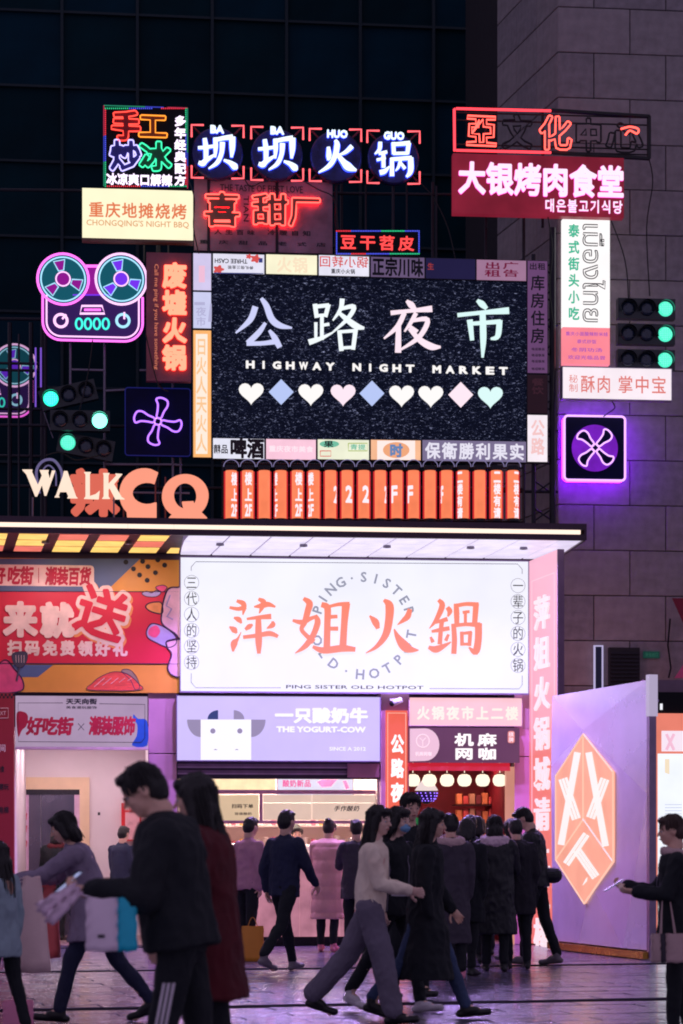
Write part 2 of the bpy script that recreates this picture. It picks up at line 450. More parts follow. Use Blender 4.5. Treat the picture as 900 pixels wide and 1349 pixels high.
for j in range(2, 18):
    mb = MB(); mb.box((-14, .02, j*chh-.03), (8, .16, j*chh+.02)); gt.part('transom', mb, mulm)
# ================================================================== stone tower
st = Thing('stone_tower', 'tall granite clad tower wall on the far side of the shop canopy', 'building', Q(735, 1245, -.7))
SO = -.7; xs0 = Q(735, 700, SO).x; bw = Q(830, 700, SO).x - xs0; bh = 60/3000*32.4
z0 = Q(835, 785, SO).z % bh
stn = [pm('granite_block_a', (140, 132, 136), .8, 0, .18, 7, .25, 60), pm('granite_block_b', (133, 126, 132), .8, 0, .2, 8, .25, 55), pm('granite_block_c', (145, 136, 140), .8, 0, .16, 6, .25, 65)]
ctr = Q(735, 1245, SO)
mb = MB(); mb.box((xs0+.03, -SO+.03, 0), (xs0+9, -SO+9, 22)); st.part('core', mb, pm('mortar', (30, 27, 36), .9))
bm_full = [MB().slab(.006, .006, bw-.006, bh-.006, 0, .05, .008).mesh('stone_block', m) for m in stn]
bm_half = [MB().slab(.006, .006, bw/2-.006, bh-.006, 0, .05, .008).mesh('stone_block', m) for m in stn]
def place(me, parent, loc, rz=0, name='stone_block', base=None):
    o = bpy.data.objects.new(name, me); COL.objects.link(o); o.parent = parent; o.location = Vector(loc)-(base or Vector()); o.rotation_euler.z = rz; return o
nrow = int(17.5/bh)
for j in range(-1, nrow):
    zz = z0+j*bh; odd = (j - round((Q(835, 785, SO).z-z0)/bh)) % 2
    if zz < 0: continue
    if odd: place(random.choice(bm_half), st.o, (xs0, -SO-random.uniform(0,.004), zz), base=st.base)
    for i in range(5):
        place(random.choice(bm_full), st.o, (xs0+(bw/2 if odd else 0)+i*bw, -SO-random.uniform(0,.005), zz), base=st.base)
# flank of the tower running back from its corner
fl = Q(655, 300, SO-2.6)
fang = math.atan2(2.6, fl.x-xs0)
flen = math.hypot(2.6, fl.x-xs0); fn_ = 3; fw = flen/fn_
fme = [MB().slab(.006, .006, fw-.006, bh-.006, 0, .05, .008).mesh('stone_block', m) for m in stn]
for j in range(0, nrow):
    for i in range(fn_):
        k = i+1
        p = (xs0+math.cos(fang)*fw*k, -SO+math.sin(fang)*fw*k, z0+j*bh)
        o = place(random.choice(fme), st.o, p, fang+math.pi, base=st.base)
mb = MB(); c_, s_ = math.cos(fang), math.sin(fang)
q = [(xs0+.05, -SO+.1), (xs0+c_*flen+.05, -SO+.1+s_*flen), (xs0+c_*flen+6, -SO+.1+s_*flen), (xs0+6, -SO+.1)]
mb.add([(x, y, 0) for x, y in q]+[(x, y, 22) for x, y in q], [(0,1,5,4),(1,2,6,5),(4,5,6,7)]); st.part('core', mb, MATS['mortar'])
# ventilation recess, exit sign, small frames on the tower
def rectbox(rect, off, depth, M=FM): 
    x0, z0_, x1, z1 = RC(*rect, off, M); return MB().box((x0, -off, z0_), (x1, -off+depth, z1))
v = Thing('vent_box', 'dark square ventilation grille on the stone wall above the folded hoarding', 'vent', base_of((803, 853, 843, 910), SO+.12))
v.part('housing', rectbox((803, 853, 843, 915), SO+.1, .1), pm('vent_dark', (22, 20, 30), .7))
x0, za, x1, zb = RC(803, 853, 843, 915, SO+.1)
for i in range(11): v.part('slat', MB().box((x0+.02, -SO-.13, za+.03+i*.055), (x1-.02, -SO-.1, za+.05+i*.055)), steel)
v = Thing('exit_sign', 'small green running light sign on the stone wall beside the vent', 'sign', base_of((848, 857, 870, 868), SO+.03))
v.part('panel', rectbox((848, 858, 869, 867), SO+.04, .04), em('exit_green', (20, 70, 62), .6))
write(v, '安全出口', (850, 859.5, 867, 865.5), em('exit_text', (50, 110, 92), .7), off=SO+.04, sep=False, name='small_print', bold=.0)
v = Thing('window_frame', 'narrow upright white frame standing behind the top of the folded hoarding', 'frame', base_of((783, 850, 795, 915), SO+.1))
fr = MB(); x0, za, x1, zb = RC(783, 850, 795, 915, SO+.1); t = .018
for a in ((x0, za, x0+t, zb), (x1-t, za, x1, zb), (x0, zb-t, x1, zb), (x0, za, x1, za+t)): fr.box((a[0], -SO-.1, a[1]), (a[2], -SO-.04, a[3]))
v.part('frame', fr, em('frame_white', (200, 190, 235), .8)); v.part('pane', MB().box((x0+t, -SO-.07, za+t), (x1-t, -SO-.05, zb-t)), pm('pane_navy', (20, 26, 60), .2))
pn = MB(); a, b, c = Q(886, 788, SO+.4), Q(912, 788, SO+.4), Q(906, 832, SO+.4); pn.prism([(a.x, a.z), (b.x, b.z), (c.x, c.z)], -SO-.4, -SO-.37)
solo('pennant', 'dark red triangular pennant hanging high on the stone wall', 'flag', pn, pm('pennant_red', (120, 20, 50), .7), (a.x, -SO-.4, c.z))
pn = MB(); a, b, c = Q(889, 893, SO+.4), Q(912, 893, SO+.4), Q(906, 868, SO+.4); pn.prism([(a.x, a.z), (b.x, b.z), (c.x, c.z)], -SO-.4, -SO-.37)
solo('pennant', 'pink triangular pennant above the black fascia beside the vent', 'flag', pn, pm('pennant_pink', (200, 90, 140), .7), (a.x, -SO-.4, a.z))
cb = MB(); cb.tube([tuple(Q(x, y, SO+.06)) for x, y in ((883, 815), (880, 850), (884, 880), (881, 893))], .012)
solo('cable', 'dark cable running down the stone wall beside the green sign', 'cable', cb, black, tuple(Q(881, 893, SO+.06)))
# ================================================================== shop building
sb = Thing('shop_building', 'pink rendered shop building carrying the hotpot sign and canopy', 'building', (0, 0, 0))
pinkw = pm('pink_render', (190, 138, 172), .55, 0, .1, 2, .08, 30); zs = Q(450, 913, 0).z; zc = Q(450, 735, 0).z
XL = Q(-60, 900, 0).x; XR = Q(700, 900, 0).x
sb.part('upper_wall', MB().box((XL, .03, zs), (XR, .3, zc+.22)), pm('upper_wall_paint', (80, 60, 84), .7))
sb.part('roof', MB().box((XL, .3, zc+.1), (XR, 6, zc+.2)), pm('roof_felt', (20, 20, 28), .9))
sb.part('back_wall', MB().box((XL, 5.9, 0), (XR, 6.1, zc)), MATS['upper_wall_paint'])
def pier(px0, px1, y0=913, name='pier', off=.0, mat=pinkw, dep=.5):
    a, b = Q(px0, 1000, off).x, Q(px1, 1000, off).x
    return sb.part(name, MB().box((a, -off, 0), (b, -off+dep, zs)), mat)
a, b = Q(195.5, 1000, 0).x, Q(232.5, 1000, 0).x; j = [0, Q(0, 1105, 0).z, Q(0, 992, 0).z, zs]
for k in range(3): sb.part('wall_panel', MB().slab(a, j[k]+.006, b, j[k+1]-.006, 0, .03, .005), pinkw)
sb.part('pier', MB().box((a, .03, 0), (b, .6, zs)), MATS['upper_wall_paint'])
a, b = Q(502, 1000, 0).x, Q(539, 1000, 0).x
sb.part('pier', MB().box((a, 0, 0), (b, .6, zs)), pinkw)
a, b = Q(678, 1000, 0).x, Q(699, 1000, 0).x; j = [0, Q(0, 1120, 0).z, Q(0, 994, 0).z, zs]
for k in range(3): sb.part('wall_panel', MB().slab(a, j[k]+.006, b, j[k+1]-.006, -.02, .03, .005), pm('bright_pink_panel', (225, 150, 205), .4, 0, .06, 2))
sb.part('pier', MB().box((a, .03, 0), (b, .6, zs)), MATS['upper_wall_paint'])
a = Q(688, 935, 0).x; sb.part('wall_panel', MB().slab(a, Q(0,957,0).z, b, zs, -.024, -.02, .001), pinkw)
# ---- canopy
off = 2.15; cz = Q(450, 707.5, off).z; cx1 = Q(770, 695, off).x; zt = cz+.215
cn = Thing('canopy', 'long flat canopy with a thin glowing edge line over the shop fronts', 'canopy', (0, -off, cz))
zl0, zl1 = cz+.075, cz+.135
dk = pm('canopy_bronze', (66, 44, 62), .4, .3, bump=.05)
cn.part('deck', MB().box((XL, -off+.06, zt-.06), (cx1, .1, zt)), dk)
cn.part('fascia', MB().box((XL, -off, cz), (cx1, -off+.06, zl0)), dk); cn.part('fascia', MB().box((XL, -off, zl1), (cx1, -off+.06, zt)), dk)
cn.part('end_cap', MB().box((cx1, -off-.004, cz), (cx1+.03, 0, zt)), dk)
ledm = em('edge_light', (255, 224, 205), 1.35)
n = 14; X = [XL+(cx1-.05-XL)*i/n for i in range(n+1)]
for i in range(n): cn.part('light_strip', MB().box((X[i], -off-.006, zl0+.004), (X[i+1]-.002, -off+.03, zl1-.004)), ledm)
# soffit over the left shops: dark ceiling with yellow and coral light slats
xm = Q(237, 735, 0).x
cn.part('soffit', MB().box((XL, -off+.06, cz+.03), (xm, 0, cz+.06)), pm('soffit_dark', (52, 36, 50), .5))
ylm = em('slat_yellow', (255, 205, 112), 1.15, .12, 4); crm = em('slat_coral', (238, 120, 104), 1.0, .12, 4)
per = 51/3000*30.6; sh = .5
rowd = (off-.35)/3
g0 = Q(12, 712, 1.9).x
for g in range(-2, 5):
    for r in range(3):
        y0 = -.15-rowd*(r+1)+.1; y1 = -.15-rowd*r; skew = lambda y: -(y+.2)*.09
        x0 = g0+g*per-.02
        q = [(x0+skew(y0), y0), (x0+.37+skew(y0), y0), (x0+.37+skew(y1), y1), (x0+skew(y1), y1)]
        if q[1][0] > xm-.02 and q[0][0] > xm-.1: continue
        q = [(min(x, xm-.02), y) for x, y in q]
        mb = MB(); mb.add([(x, y, cz+.022) for x, y in q]+[(x, y, cz+.03) for x, y in q], [(3,2,1,0),(0,1,5,4),(1,2,6,5),(2,3,7,6),(3,0,4,7)])
        cn.part('light_slat', mb, crm if ((g*2+r) % 3 == (1 if g % 2 else 0)) else ylm)
# soffit over the hotpot sign: pale lit panels
sfm = em('soffit_lilac', (226, 214, 242), 1.0, .12, 3); sfg = pm('soffit_joint', (150, 130, 175), .5); xr = Q(698, 735, 0).x
cn.part('soffit', MB().box((xm, -off+.06, cz+.034), (cx1, 0, cz+.06)), sfg)
nx = 9; pw = (xr-xm)/nx
for i in range(-0, nx+3):
    for r in range(3):
        y0, y1 = -off+.08+r*.69, -off+.08+(r+1)*.69-.02
        mb = MB(); s0 = -(y0)*.09-.1; s1 = -(y1)*.09-.1; X0 = xm+i*pw
        q = [(X0+s0, y0), (X0+pw-.03+s0, y0), (X0+pw-.03+s1, y1), (X0+s1, y1)]
        lim = xr+.36
        if min(p[0] for p in q) > lim-.1: continue
        q = [(min(max(p[0], xm+.01), lim), p[1]) for p in q]
        mb.add([(x, y, cz+.02) for x, y in q]+[(x, y, cz+.034) for x, y in q], [(3,2,1,0),(0,1,5,4),(1,2,6,5),(2,3,7,6),(3,0,4,7)])
        cn.part('soffit_panel', mb, sfm)
# ---- downlights in the canopy
LC = (.54, .33, 1.0)
for i, px in enumerate((60, 170, 290, 400, 510, 620, 690)):
    p = Q(px, 712, 1.25); d = Thing('downlight', ['ceiling downlight above the far end of the red banner', 'ceiling downlight above the yellow corner of the banner', 'ceiling downlight over the start of the hotpot sign', 'ceiling downlight over the second character of the hotpot sign', 'ceiling downlight over the middle of the hotpot sign', 'ceiling downlight over the last character of the hotpot sign', 'ceiling downlight beside the pink side sign'][i], 'light', (p.x, p.y, cz+.02), group='downlights in the canopy')
    d.part('housing', MB().lathe([(.05, 0), (.055, -.03), (.04, -.03), (.035, -.005)], (p.x, p.y, cz+.02), 14), galv)
    d.part('lens', MB().lathe([(.034, -.012), (.02, -.018)], (p.x, p.y, cz+.02), 12), em('lens_white', (255, 240, 250), 1.5))
    l = bpy.data.lights.new('lamp', 'SPOT'); l.energy = (46 if i < 2 else 70 if i == 6 else 470); l.color = (1, .72, .74) if i < 2 else LC; l.spot_size = R(150); l.spot_blend = .6; l.shadow_soft_size = .05
    lo = bpy.data.objects.new('lamp', l); COL.objects.link(lo); lo.parent = d.o; lo.location = (0, 0, -.06)
    lo.rotation_euler = (R(20 if i < 2 else -14), 0, 0)
# ================================================================== hotpot sign
off = .0
hp = Thing('hotpot_sign', 'big white lit hotpot restaurant sign with four coral brush characters', 'sign', base_of((237, 735, 697, 913), .05))
hpm = em('hotpot_panel', (240, 240, 252), 1.04, .05, .9)
board(hp, (237.5, 736.5, 696.5, 912), .12, .12, hpm, 'light_panel')
x0, z0_, x1, z1 = RC(237, 736, 697, 913, .12); fm_ = pm('sign_edge', (150, 130, 175), .4, .4)
fb = MB(); t = .012
for a in ((x0, z0_, x0+t, z1), (x1-t, z0_, x1, z1), (x0, z0_-.01, x1, z0_+t), (x0, z1-t, x1, z1)): fb.box((a[0], -.135, a[1]), (a[2], -.1, a[3]))
hp.part('frame', fb, fm_)
for px in ((),)[0]: hp.part('seam', rectbox((px, 738, px+.8, 911), .1215, .002), em('panel_seam', (220, 220, 236), .95))
corb = em('coral_print', (255, 139, 116), 1.0)
o_ = .12
P1 = [[(65,103,18),(120,112,26),(165,100,30)],[(112,60,20),(150,75,34),(158,105,30),(150,150,8)],[(225,98,10),(270,92,34),(315,82,34),(362,98,12)],[(255,48,20),(285,65,36),(278,95,34),(258,140,8)],
 [(92,170,12),(122,182,36),(140,205,12)],[(62,230,10),(92,250,40),(108,270,14)],[(138,265,5),(115,310,18),(92,340,46),(85,390,14)],
 [(178,178,16),(255,168,26),(330,162,36)],[(212,216,14),(192,228,34),(168,246,20)],[(345,196,16),(345,218,36),(308,240,8)],[(155,298,24),(240,288,28),(325,274,34),(378,292,22)],[(252,170,34),(252,240,42),(254,330,44),(255,402,24)]]
P2 = [[(552,45,24),(588,75,44),(576,130,42),(556,200,36),(536,245,28),(566,285,28),(612,325,36)],[(628,158,26),(642,200,40),(612,285,38),(562,355,36),(495,403,6)],[(480,188,18),(540,200,34),(590,178,28),(635,160,20)],
 [(672,85,34),(706,105,44),(706,200,42),(702,370,44)],[(705,100,20),(780,82,24),(845,82,34)],[(828,85,54),(818,200,44),(808,360,46)],[(715,165,26),(768,162,24)],[(715,242,26),(772,242,28)],[(612,362,20),(680,385,42),(800,372,46),(885,378,30)]]
P3 = [[(85,158,10),(122,198,46),(138,238,26)],[(180,55,20),(214,90,54),(212,180,52),(190,280,46),(132,358,28),(60,402,6)],[(348,118,30),(335,160,40),(308,185,30),(268,216,6)],[(246,245,8),(268,295,36),(310,352,64),(350,378,46),(405,384,8)]]
P4 = [[(540,55,24),(562,90,38),(525,180,30),(478,240,6)],[(598,105,28),(612,128,34),(600,160,12)],[(515,202,18),(592,180,30)],[(495,260,18),(550,250,28),(605,240,28)],[(560,190,30),(552,260,28),(546,340,30)],[(486,298,14),(500,328,26)],[(602,282,18),(586,318,24)],[(475,365,22),(520,378,46),(580,352,26),(618,330,8)],
 [(652,82,28),(656,130,36),(658,205,32)],[(650,92,26),(720,80,26),(795,84,30)],[(784,85,38),(775,205,34)],[(700,135,20),(738,130,20)],[(714,130,20),(714,212,20)],[(636,215,30),(642,310,34),(638,402,34)],[(640,222,26),(720,214,24),(805,218,34)],[(800,215,46),(798,320,46),(780,395,44),(738,366,10)],[(690,266,24),(692,350,24)],[(690,274,18),(752,268,24)],[(746,268,26),(740,352,24)],[(690,344,18),(742,344,20)]]
brush(hp, P1, 290, 780, 5, corb, o_); brush(hp, P2, 290, 780, 5, corb, o_)
brush(hp, P3, 470, 780, 5, corb, o_); brush(hp, P4, 470, 780, 5, corb, o_)
greyp = em('grey_print', (158, 160, 182), .9)
def arc_text(T, s, c, r, a0, a1, size, mat, off, inward=False):
    n = len(s); cc = Q(c[0], c[1], off); sc = 31.6/F; rr = r*sc; h = size*sc
    for i, ch in enumerate(s):
        if ch == ' ': continue
        a = R(a0+(a1-a0)*i/(n-1)); g = glyph(ch, .022)
        px, pz = cc.x+rr*math.sin(a), cc.z+rr*math.cos(a); rot = a+(math.pi if inward else 0); wd = max(v[0] for v in g[0])
        co, si = math.cos(rot), math.sin(rot); k = h/.72
        mb = MB(); put(mb, g, lambda x, y: (px+((x-wd/2)*co+(y-.36)*si)*k, pz+(-(x-wd/2)*si+(y-.36)*co)*k), -off-.003)
        T.part('letter', mb, mat)
arc_text(hp, 'PING·SISTER', (479, 824), 64, -72, 72, 13, greyp, o_)
arc_text(hp, 'OLD·HOTPOT', (479, 824), 64, 252, 100, 13, greyp, o_, True)
write(hp, '三代人的坚持', (244, 757, 261, 883), ink, True, .0, off=o_, sep=True, fill=.86)
write(hp, '一辈子的火锅', (674, 761, 691, 887), ink, True, .0, off=o_, sep=True, fill=.86)
latin(hp, 'PING SISTER OLD HOTPOT', (377, 903, 558, 907.5), ink, .01, off=o_, name='small_print')
def line(T, pts, t, mat, off, name='line', M=None):
    q = [Q(x, y, off, M or T.M) for x, y in pts]; mb = MB(); mb.tube([(p.x, -off-.002, p.z) for p in q], t, 4); return T.part(name, mb, mat)
gl_ = pm('fine_grey_line', (110, 104, 130), .5)
line(hp, [(252, 752), (252, 747), (258, 740), (682, 743), (688, 750), (688, 756)], .004, gl_, o_)
line(hp, [(252, 887), (252, 899), (258, 906), (370, 906)], .004, gl_, o_); line(hp, [(566, 907), (684, 907.5), (688, 902), (688, 890)], .004, gl_, o_)
for k in range(6):
    for px in (252.5, 682.5):
        c = Q(px, 767.5+k*21+(4 if px > 600 else 0), o_); mb = MB(); ring(mb, (c.x, c.z), .1, -o_-.002, .0025, 20); hp.part('ring', mb, gl_)
# ---- pink side sign on the wall running forward
a = FM @ Q(697, 738, 0); b_ = Vector((285/3000*30.57, 30.57, 0)); v_ = Vector((b_.x-a.x, b_.y-a.y, 0)); WS = v_.length
SM = Matrix.Translation((a.x, a.y, 0)) @ Matrix.Rotation(math.atan2(v_.y, v_.x), 4, 'Z')
ss = Thing('side_sign', 'tall narrow pink to coral lit sign on the wall end beside the hotpot sign', 'sign', (WS/2, 0, 0), SM)
zt_ = cz-.01
mb = MB(); mb.box((0, 0, .02), (WS, .06, zt_)); 
grm = bpy.data.materials.new('pink_coral_light'); grm.use_nodes = True; nt = grm.node_tree; p = nt.nodes['Principled BSDF']
tc = nt.nodes.new('ShaderNodeTexCoord'); sx = nt.nodes.new('ShaderNodeSeparateXYZ'); mr = nt.nodes.new('ShaderNodeMapRange'); cr = nt.nodes.new('ShaderNodeValToRGB')
nt.links.new(tc.outputs['Object'], sx.inputs[0]); nt.links.new(sx.outputs[2], mr.inputs[0]); mr.inputs['From Max'].default_value = 5.4
nt.links.new(mr.outputs[0], cr.inputs[0]); e_ = cr.color_ramp.elements
e_[0].position = .0; e_[0].color = (*L3((236, 112, 104)), 1); e_[1].position = 1; e_[1].color = (*L3((246, 180, 206)), 1)
k = e_.new(.48); k.color = (*L3((240, 122, 112)), 1); k = e_.new(.58); k.color = (*L3((248, 160, 178)), 1)
nt.links.new(cr.outputs[0], p.inputs['Emission Color']); p.inputs['Emission Strength'].default_value = 1.0; p.inputs['Base Color'].default_value = (.02,.01,.01,1)
ss.part('light_panel', mb, grm)
chs = '萍姐火锅城请上二楼'; wl = em('letter_pink_white', (255, 226, 236), 1.0)
for i, ch in enumerate(chs):
    zt2 = Q(0, 762+i*52.5, .0, SM @ Matrix.Translation((0,0,0))).z if False else cz-.55-i*.553
    mb = MB(); put(mb, glyph(ch, .018), cellfn(WS*.22, zt2-.48, WS*.76, zt2), -.03, .03); ss.part('letter', mb, wl)
fb = MB(); t = .012
for A in ((WS*.1, .3, WS*.1+t*2, cz-.3), (WS*.9-t*2, .3, WS*.9, cz-.3), (WS*.1, cz-.3-t, WS*.9, cz-.3)): fb.box((A[0], -.004, A[1]), (A[2], 0, A[3]))
ss.part('border', fb, em('border_pink', (255, 196, 214), 1.0))
ss.part('end_trim', MB().box((WS, -.01, .02), (WS+.03, .08, zt_)), pm('mauve_trim', (120, 90, 120), .5))
# ================================================================== left banner
nb = Thing('promotion_banner', 'printed red and yellow promotion banner under the lit ceiling slats', 'banner', base_of((0, 735, 236, 912), .03))
o_ = .05
board(nb, (-60, 736, 236, 912), o_, .05, pm('banner_yellow', (226, 152, 62), .5, 0, .06, 3), 'backing')
def flat(T, pts, mat, off, lift, name='print', M=None):
    q = [Q(x, y, off, M or T.M) for x, y in pts]; mb = MB(); mb.prism([(p.x, p.z) for p in q], -off-lift, -off-lift+.002); return T.part(name, mb, mat)
bluep = pm('banner_blue', (86, 104, 146), .5, 0, .1, 2); redp = pm('banner_red', (214, 34, 66), .5, 0, .06, 2); creamp = pm('banner_cream', (240, 206, 200), .55)
dkl = pm('outline_purple', (60, 34, 70), .6); flat(nb, [(-60, 736), (185, 736), (140, 779), (-60, 779)], bluep, o_, .003, 'blue_field')
flat(nb, [(-60, 892), (50, 892), (70, 876), (-60, 876)], bluep, o_, .003, 'blue_field')
flat(nb, [(-60, 779), (236, 779), (236, 874), (-60, 874)], redp, o_, .005, 'red_field')
line(nb, [(-60, 779), (236, 779.6)], .006, dkl, o_+.005, 'outline'); line(nb, [(-60, 874), (236, 874.6)], .008, dkl, o_+.005, 'outline')
q0 = RC(-60, 744, 124, 772, o_); nb.part('title_plate', MB().prism(rrect(q0[0], q0[1], q0[2], q0[3], .05), -o_-.012, -o_-.006), creamp)
redt = pm('red_ink', (196, 24, 66), .6)
write(nb, '吃街', (10, 746, 44, 770), redt, bold=.045, off=o_+.012, fill=1.02, slant=.1); line(nb, [(51, 748), (51, 768)], .005, redt, o_+.012)
write(nb, '潮装百货', (60, 747, 120, 771), redt, bold=.045, off=o_+.012, fill=1.02, slant=.1)
write(nb, '好', (-10, 746, 8, 770), redt, bold=.045, off=o_+.012)
write(nb, '来', (6, 794, 48, 838), creamp, bold=.06, off=o_+.008, d=.01, fill=1.05); write(nb, '就', (54, 795, 96, 839), creamp, bold=.06, off=o_+.008, d=.01, fill=1.05)
write(nb, '扫码免费领好礼', (8, 842, 170, 866), creamp, bold=.05, off=o_+.008, fill=.85)
# tilted outlined character
yo = pm('banner_orange', (240, 150, 90), .5)
for dx, dy, bo, mt, lf in ((2, 3, .045, yo, .006), (0, 0, .04, creamp, .01), (0, 0, .0, redp, .016)):
    write(nb, '送', (101+dx, 774+dy, 168+dx, 842+dy), mt, bold=bo+(.03 if bo == 0 else .06), off=o_, lift=lf, rot=17, fill=1.0, name='letter')
# cartoon-style burger-less food shapes on the right side
for x, y in ((158,733),(178,731),(199,731),(166,740),(188,739),(208,737),(217,744),(176,749),(195,746),(205,754),(184,757),(194,764)):
    c = Q(x, y+.5, o_); mb = MB(); disc(mb, (c.x, c.z+0), .034, -o_-.006, -o_-.003, 14)
    if y > 735: nb.part('dot', mb, ink)
def blob(pts, mat, lift, outline=True, name='food_print', ow=.009):
    pp = crom(pts, 4, True); flat(nb, pp, mat, o_, lift, name)
    if outline:
        q = [Q(x, y, o_) for x, y in pp]; mb = MB(); mb.tube([(p.x, -o_-lift, p.z) for p in q], ow, 5, True); nb.part('outline', mb, dkl)
pl = pm('print_pale_pink', (226, 176, 196), .5); lil = pm('print_lilac', (176, 160, 210), .5); pnk = pm('print_hot_pink', (230, 80, 130), .5)
blob([(192,800),(196,795),(206,793),(213,795),(214,808),(200,806)], yo, .008)
blob([(193,832),(198,823),(206,822),(220,828),(231,838),(232,848),(222,853),(205,846),(195,840)], lil, .008)
blob([(197,828),(206,824),(211,832),(205,840),(196,836)], pnk, .011, False)
blob([(222,776),(234,774),(240,778),(240,840),(230,834),(214,822),(213,808),(216,790)], pl, .012, ow=.012)
blob([(220,845),(235,842),(240,845),(240,888),(228,890),(221,880),(226,862),(221,854)], pl, .012, ow=.012)
line(nb, [(224,784),(219,798),(226,802),(220,812),(228,816)], .01, lil, o_+.014, 'scribble')
blob([(187,782),(193,779),(200,781),(206,778),(212,781),(206,786),(194,786)], lil, .008, ow=.006); blob([(205,774),(214,771),(220,774),(214,780)], pnk, .009, ow=.006)
blob([(118,909),(122,900),(132,892),(150,885),(168,888),(182,900),(184,909)], pm('print_salmon', (232, 84, 72), .5, 0, .25, 8, stretch=(1, 1, 6)), .008, ow=.005)
blob([(160,884),(170,882),(180,892),(184,906),(178,908),(172,896)], pm('print_olive', (150, 130, 110), .5), .007, ow=.005)
for i in range(5): line(nb, [(124+i*11, 905-i*2), (138+i*9, 893)], .004, creamp, o_+.012, 'stripe')
blob([(-6,885),(2,872),(10,870),(18,880),(30,896),(28,910),(-6,911)], pnk, .008)
sp = [(17, 861), (34, 859), (36, 868), (31, 878), (24, 879), (18, 873)]; blob(sp, pm('spatula_grey', (70, 66, 88), .5), .014, ow=.005); line(nb, [(26, 878), (22, 897)], .014, MATS['spatula_grey'], o_+.014, 'handle')
for i in range(4): line(nb, [(21+i*3.6, 863), (21.5+i*3.4, 873)], .003, creamp, o_+.018, 'slot')
# ---- red column panel at the far left
cp = Thing('red_menu_column', 'red printed column panel with pale and dark writing at the lobby entrance', 'sign', base_of((-40, 913, 18, 1245), .08))
board(cp, (-60, 913, 18.5, 1248), .1, .2, pm('column_red', (160, 36, 52), .5, 0, .08, 2), 'panel')
for r in range(2):
    for c in range(9): 
        if (r+c) % 2 == 0: flat(cp, [(c*2.6-4, 914+r*3), (c*2.6-1.4, 914+r*3), (c*2.6-1.4, 917+r*3), (c*2.6-4, 917+r*3)], ink, .1, .002, 'check')
write(cp, '时间', (-10, 980, 8, 991), creamp, off=.1, sep=False, name='small_print'); write(cp, '美食', (-4, 1008, 6, 1018), ink, off=.1, sep=False, name='small_print')
write(cp, '潮玩', (-2, 1032, 12, 1041), ink, off=.1, sep=False, name='small_print'); write(cp, '电梯', (-2, 1062, 12, 1072), ink, off=.1, sep=False, name='small_print')
q = [Q(x, y, .1) for x, y in ((-14, 933), (11, 933), (11, 946), (-14, 946))]; mb = MB(); mb.tube([(p.x, -.103, p.z) for p in q], .005, 4, True); cp.part('pill_outline', mb, creamp); latin(cp, 'XT', (0, 937, 8, 942), creamp, off=.1)
# ---- lobby sign
ls = Thing('lobby_sign', 'pale sign with red writing and red and blue splashes over the lobby doorway', 'sign', base_of((20, 917, 195, 985), .05))
lp = em('lobby_panel', (206, 178, 212), .62, .1, 2)
board(ls, (20.5, 917, 194.5, 984), .08, .1, lp, 'light_panel')
ls.part('edge', rectbox((20, 984, 195, 987.5), .09, .12), pm('edge_cream', (214, 180, 196), .4))
lr = pm('splash_red', (190, 26, 62), .6); lb = pm('splash_blue', (28, 92, 190), .6)
q = crom([(22, 940), (32, 938), (37, 944), (35, 956), (29, 962), (24, 970)], 4, True); flat(ls, q, lr, .08, .003, 'splash')
q = crom([(176, 941), (182, 947), (194, 950), (194, 982), (174, 982), (180, 970), (181, 955), (176, 948)], 3, True); flat(ls, q, lb, .08, .003, 'splash')
write(ls, '好吃街', (36, 945, 96, 968), lr, bold=.05, off=.08, fill=1.05, slant=.12); write(ls, '潮装服饰', (118, 944, 178, 968), lr, bold=.05, off=.08, fill=1.05, slant=.12)
line(ls, [(103, 953), (111, 962)], .004, ink, .083); line(ls, [(103, 962), (111, 953)], .004, ink, .083)
write(ls, '天天向街', (87, 920, 128, 928), ink, bold=.05, off=.08, sep=False, name='small_print'); write(ls, '美食潮玩服饰', (87, 930, 128, 934), ink, bold=.02, off=.08, sep=False, name='small_print')
line(ls, [(83, 926), (24, 926), (24, 977), (186, 978), (191, 972), (191, 928), (131, 927)], .004, ink, .082)
# ---- lobby room with lift
x0, x1 = Q(20, 1100, 0).x, Q(195, 1100, 0).x; zh = Q(0, 986, 0).z; dp = 3.6
lw = pm('lobby_wall', (230, 216, 220), .5, 0, .05, 1.5)
lob = Thing('lift_lobby', 'bright cream lift lobby seen through the doorway under the pale sign', 'room', ((x0+x1)/2, .1, 0))
lob.part('side_wall', MB().box((x0-.06, .06, 0), (x0, dp, zh+.3)), lw); lob.part('side_wall', MB().box((x1, .06, 0), (x1+.06, dp, zh+.3)), lw)
lob.part('back_wall', MB().box((x0-.06, dp, 0), (x1+.5, dp+.1, zh+.6)), lw)
lob.part('ceiling', MB().box((x0, .06, zh+.24), (x1, dp, zh+.3)), pm('lobby_ceiling', (236, 214, 220), .5)); lob.part('floor', MB().box((x0, .06, .004), (x1, dp, .012)), pm('lobby_floor', (150, 120, 120), .3))
for px, yy in ((30, 1.0), (85, 1.0), (146, .9), (60, 2.4), (130, 2.4)):
    p = Q(px, 990, -yy); lob.part('ceiling_light', MB().box((p.x-.13, yy-.12, zh+.225), (p.x+.13, yy+.12, zh+.238)), em('lobby_lamp', (255, 232, 240), 46))
ty = -dp
el = Thing('lift_door', 'steel lift doors in a cream stone surround at the back of the lobby', 'door', base_of((28, 1035, 106, 1200), ty+.04))
rr_ = RC(22, 1024, 118, 1200, ty+.03); ri = RC(31, 1040, 105, 1200, ty+.03); su = MB()
for A in ((rr_[0], 0, ri[0], rr_[3]), (ri[2], 0, rr_[2], rr_[3]), (ri[0], ri[3], ri[2], rr_[3])): su.box((A[0], dp-.06, A[1]), (A[2], dp, A[3]))
el.part('surround', su, pm('lift_surround', (232, 200, 164), .45, 0, .08, 3))
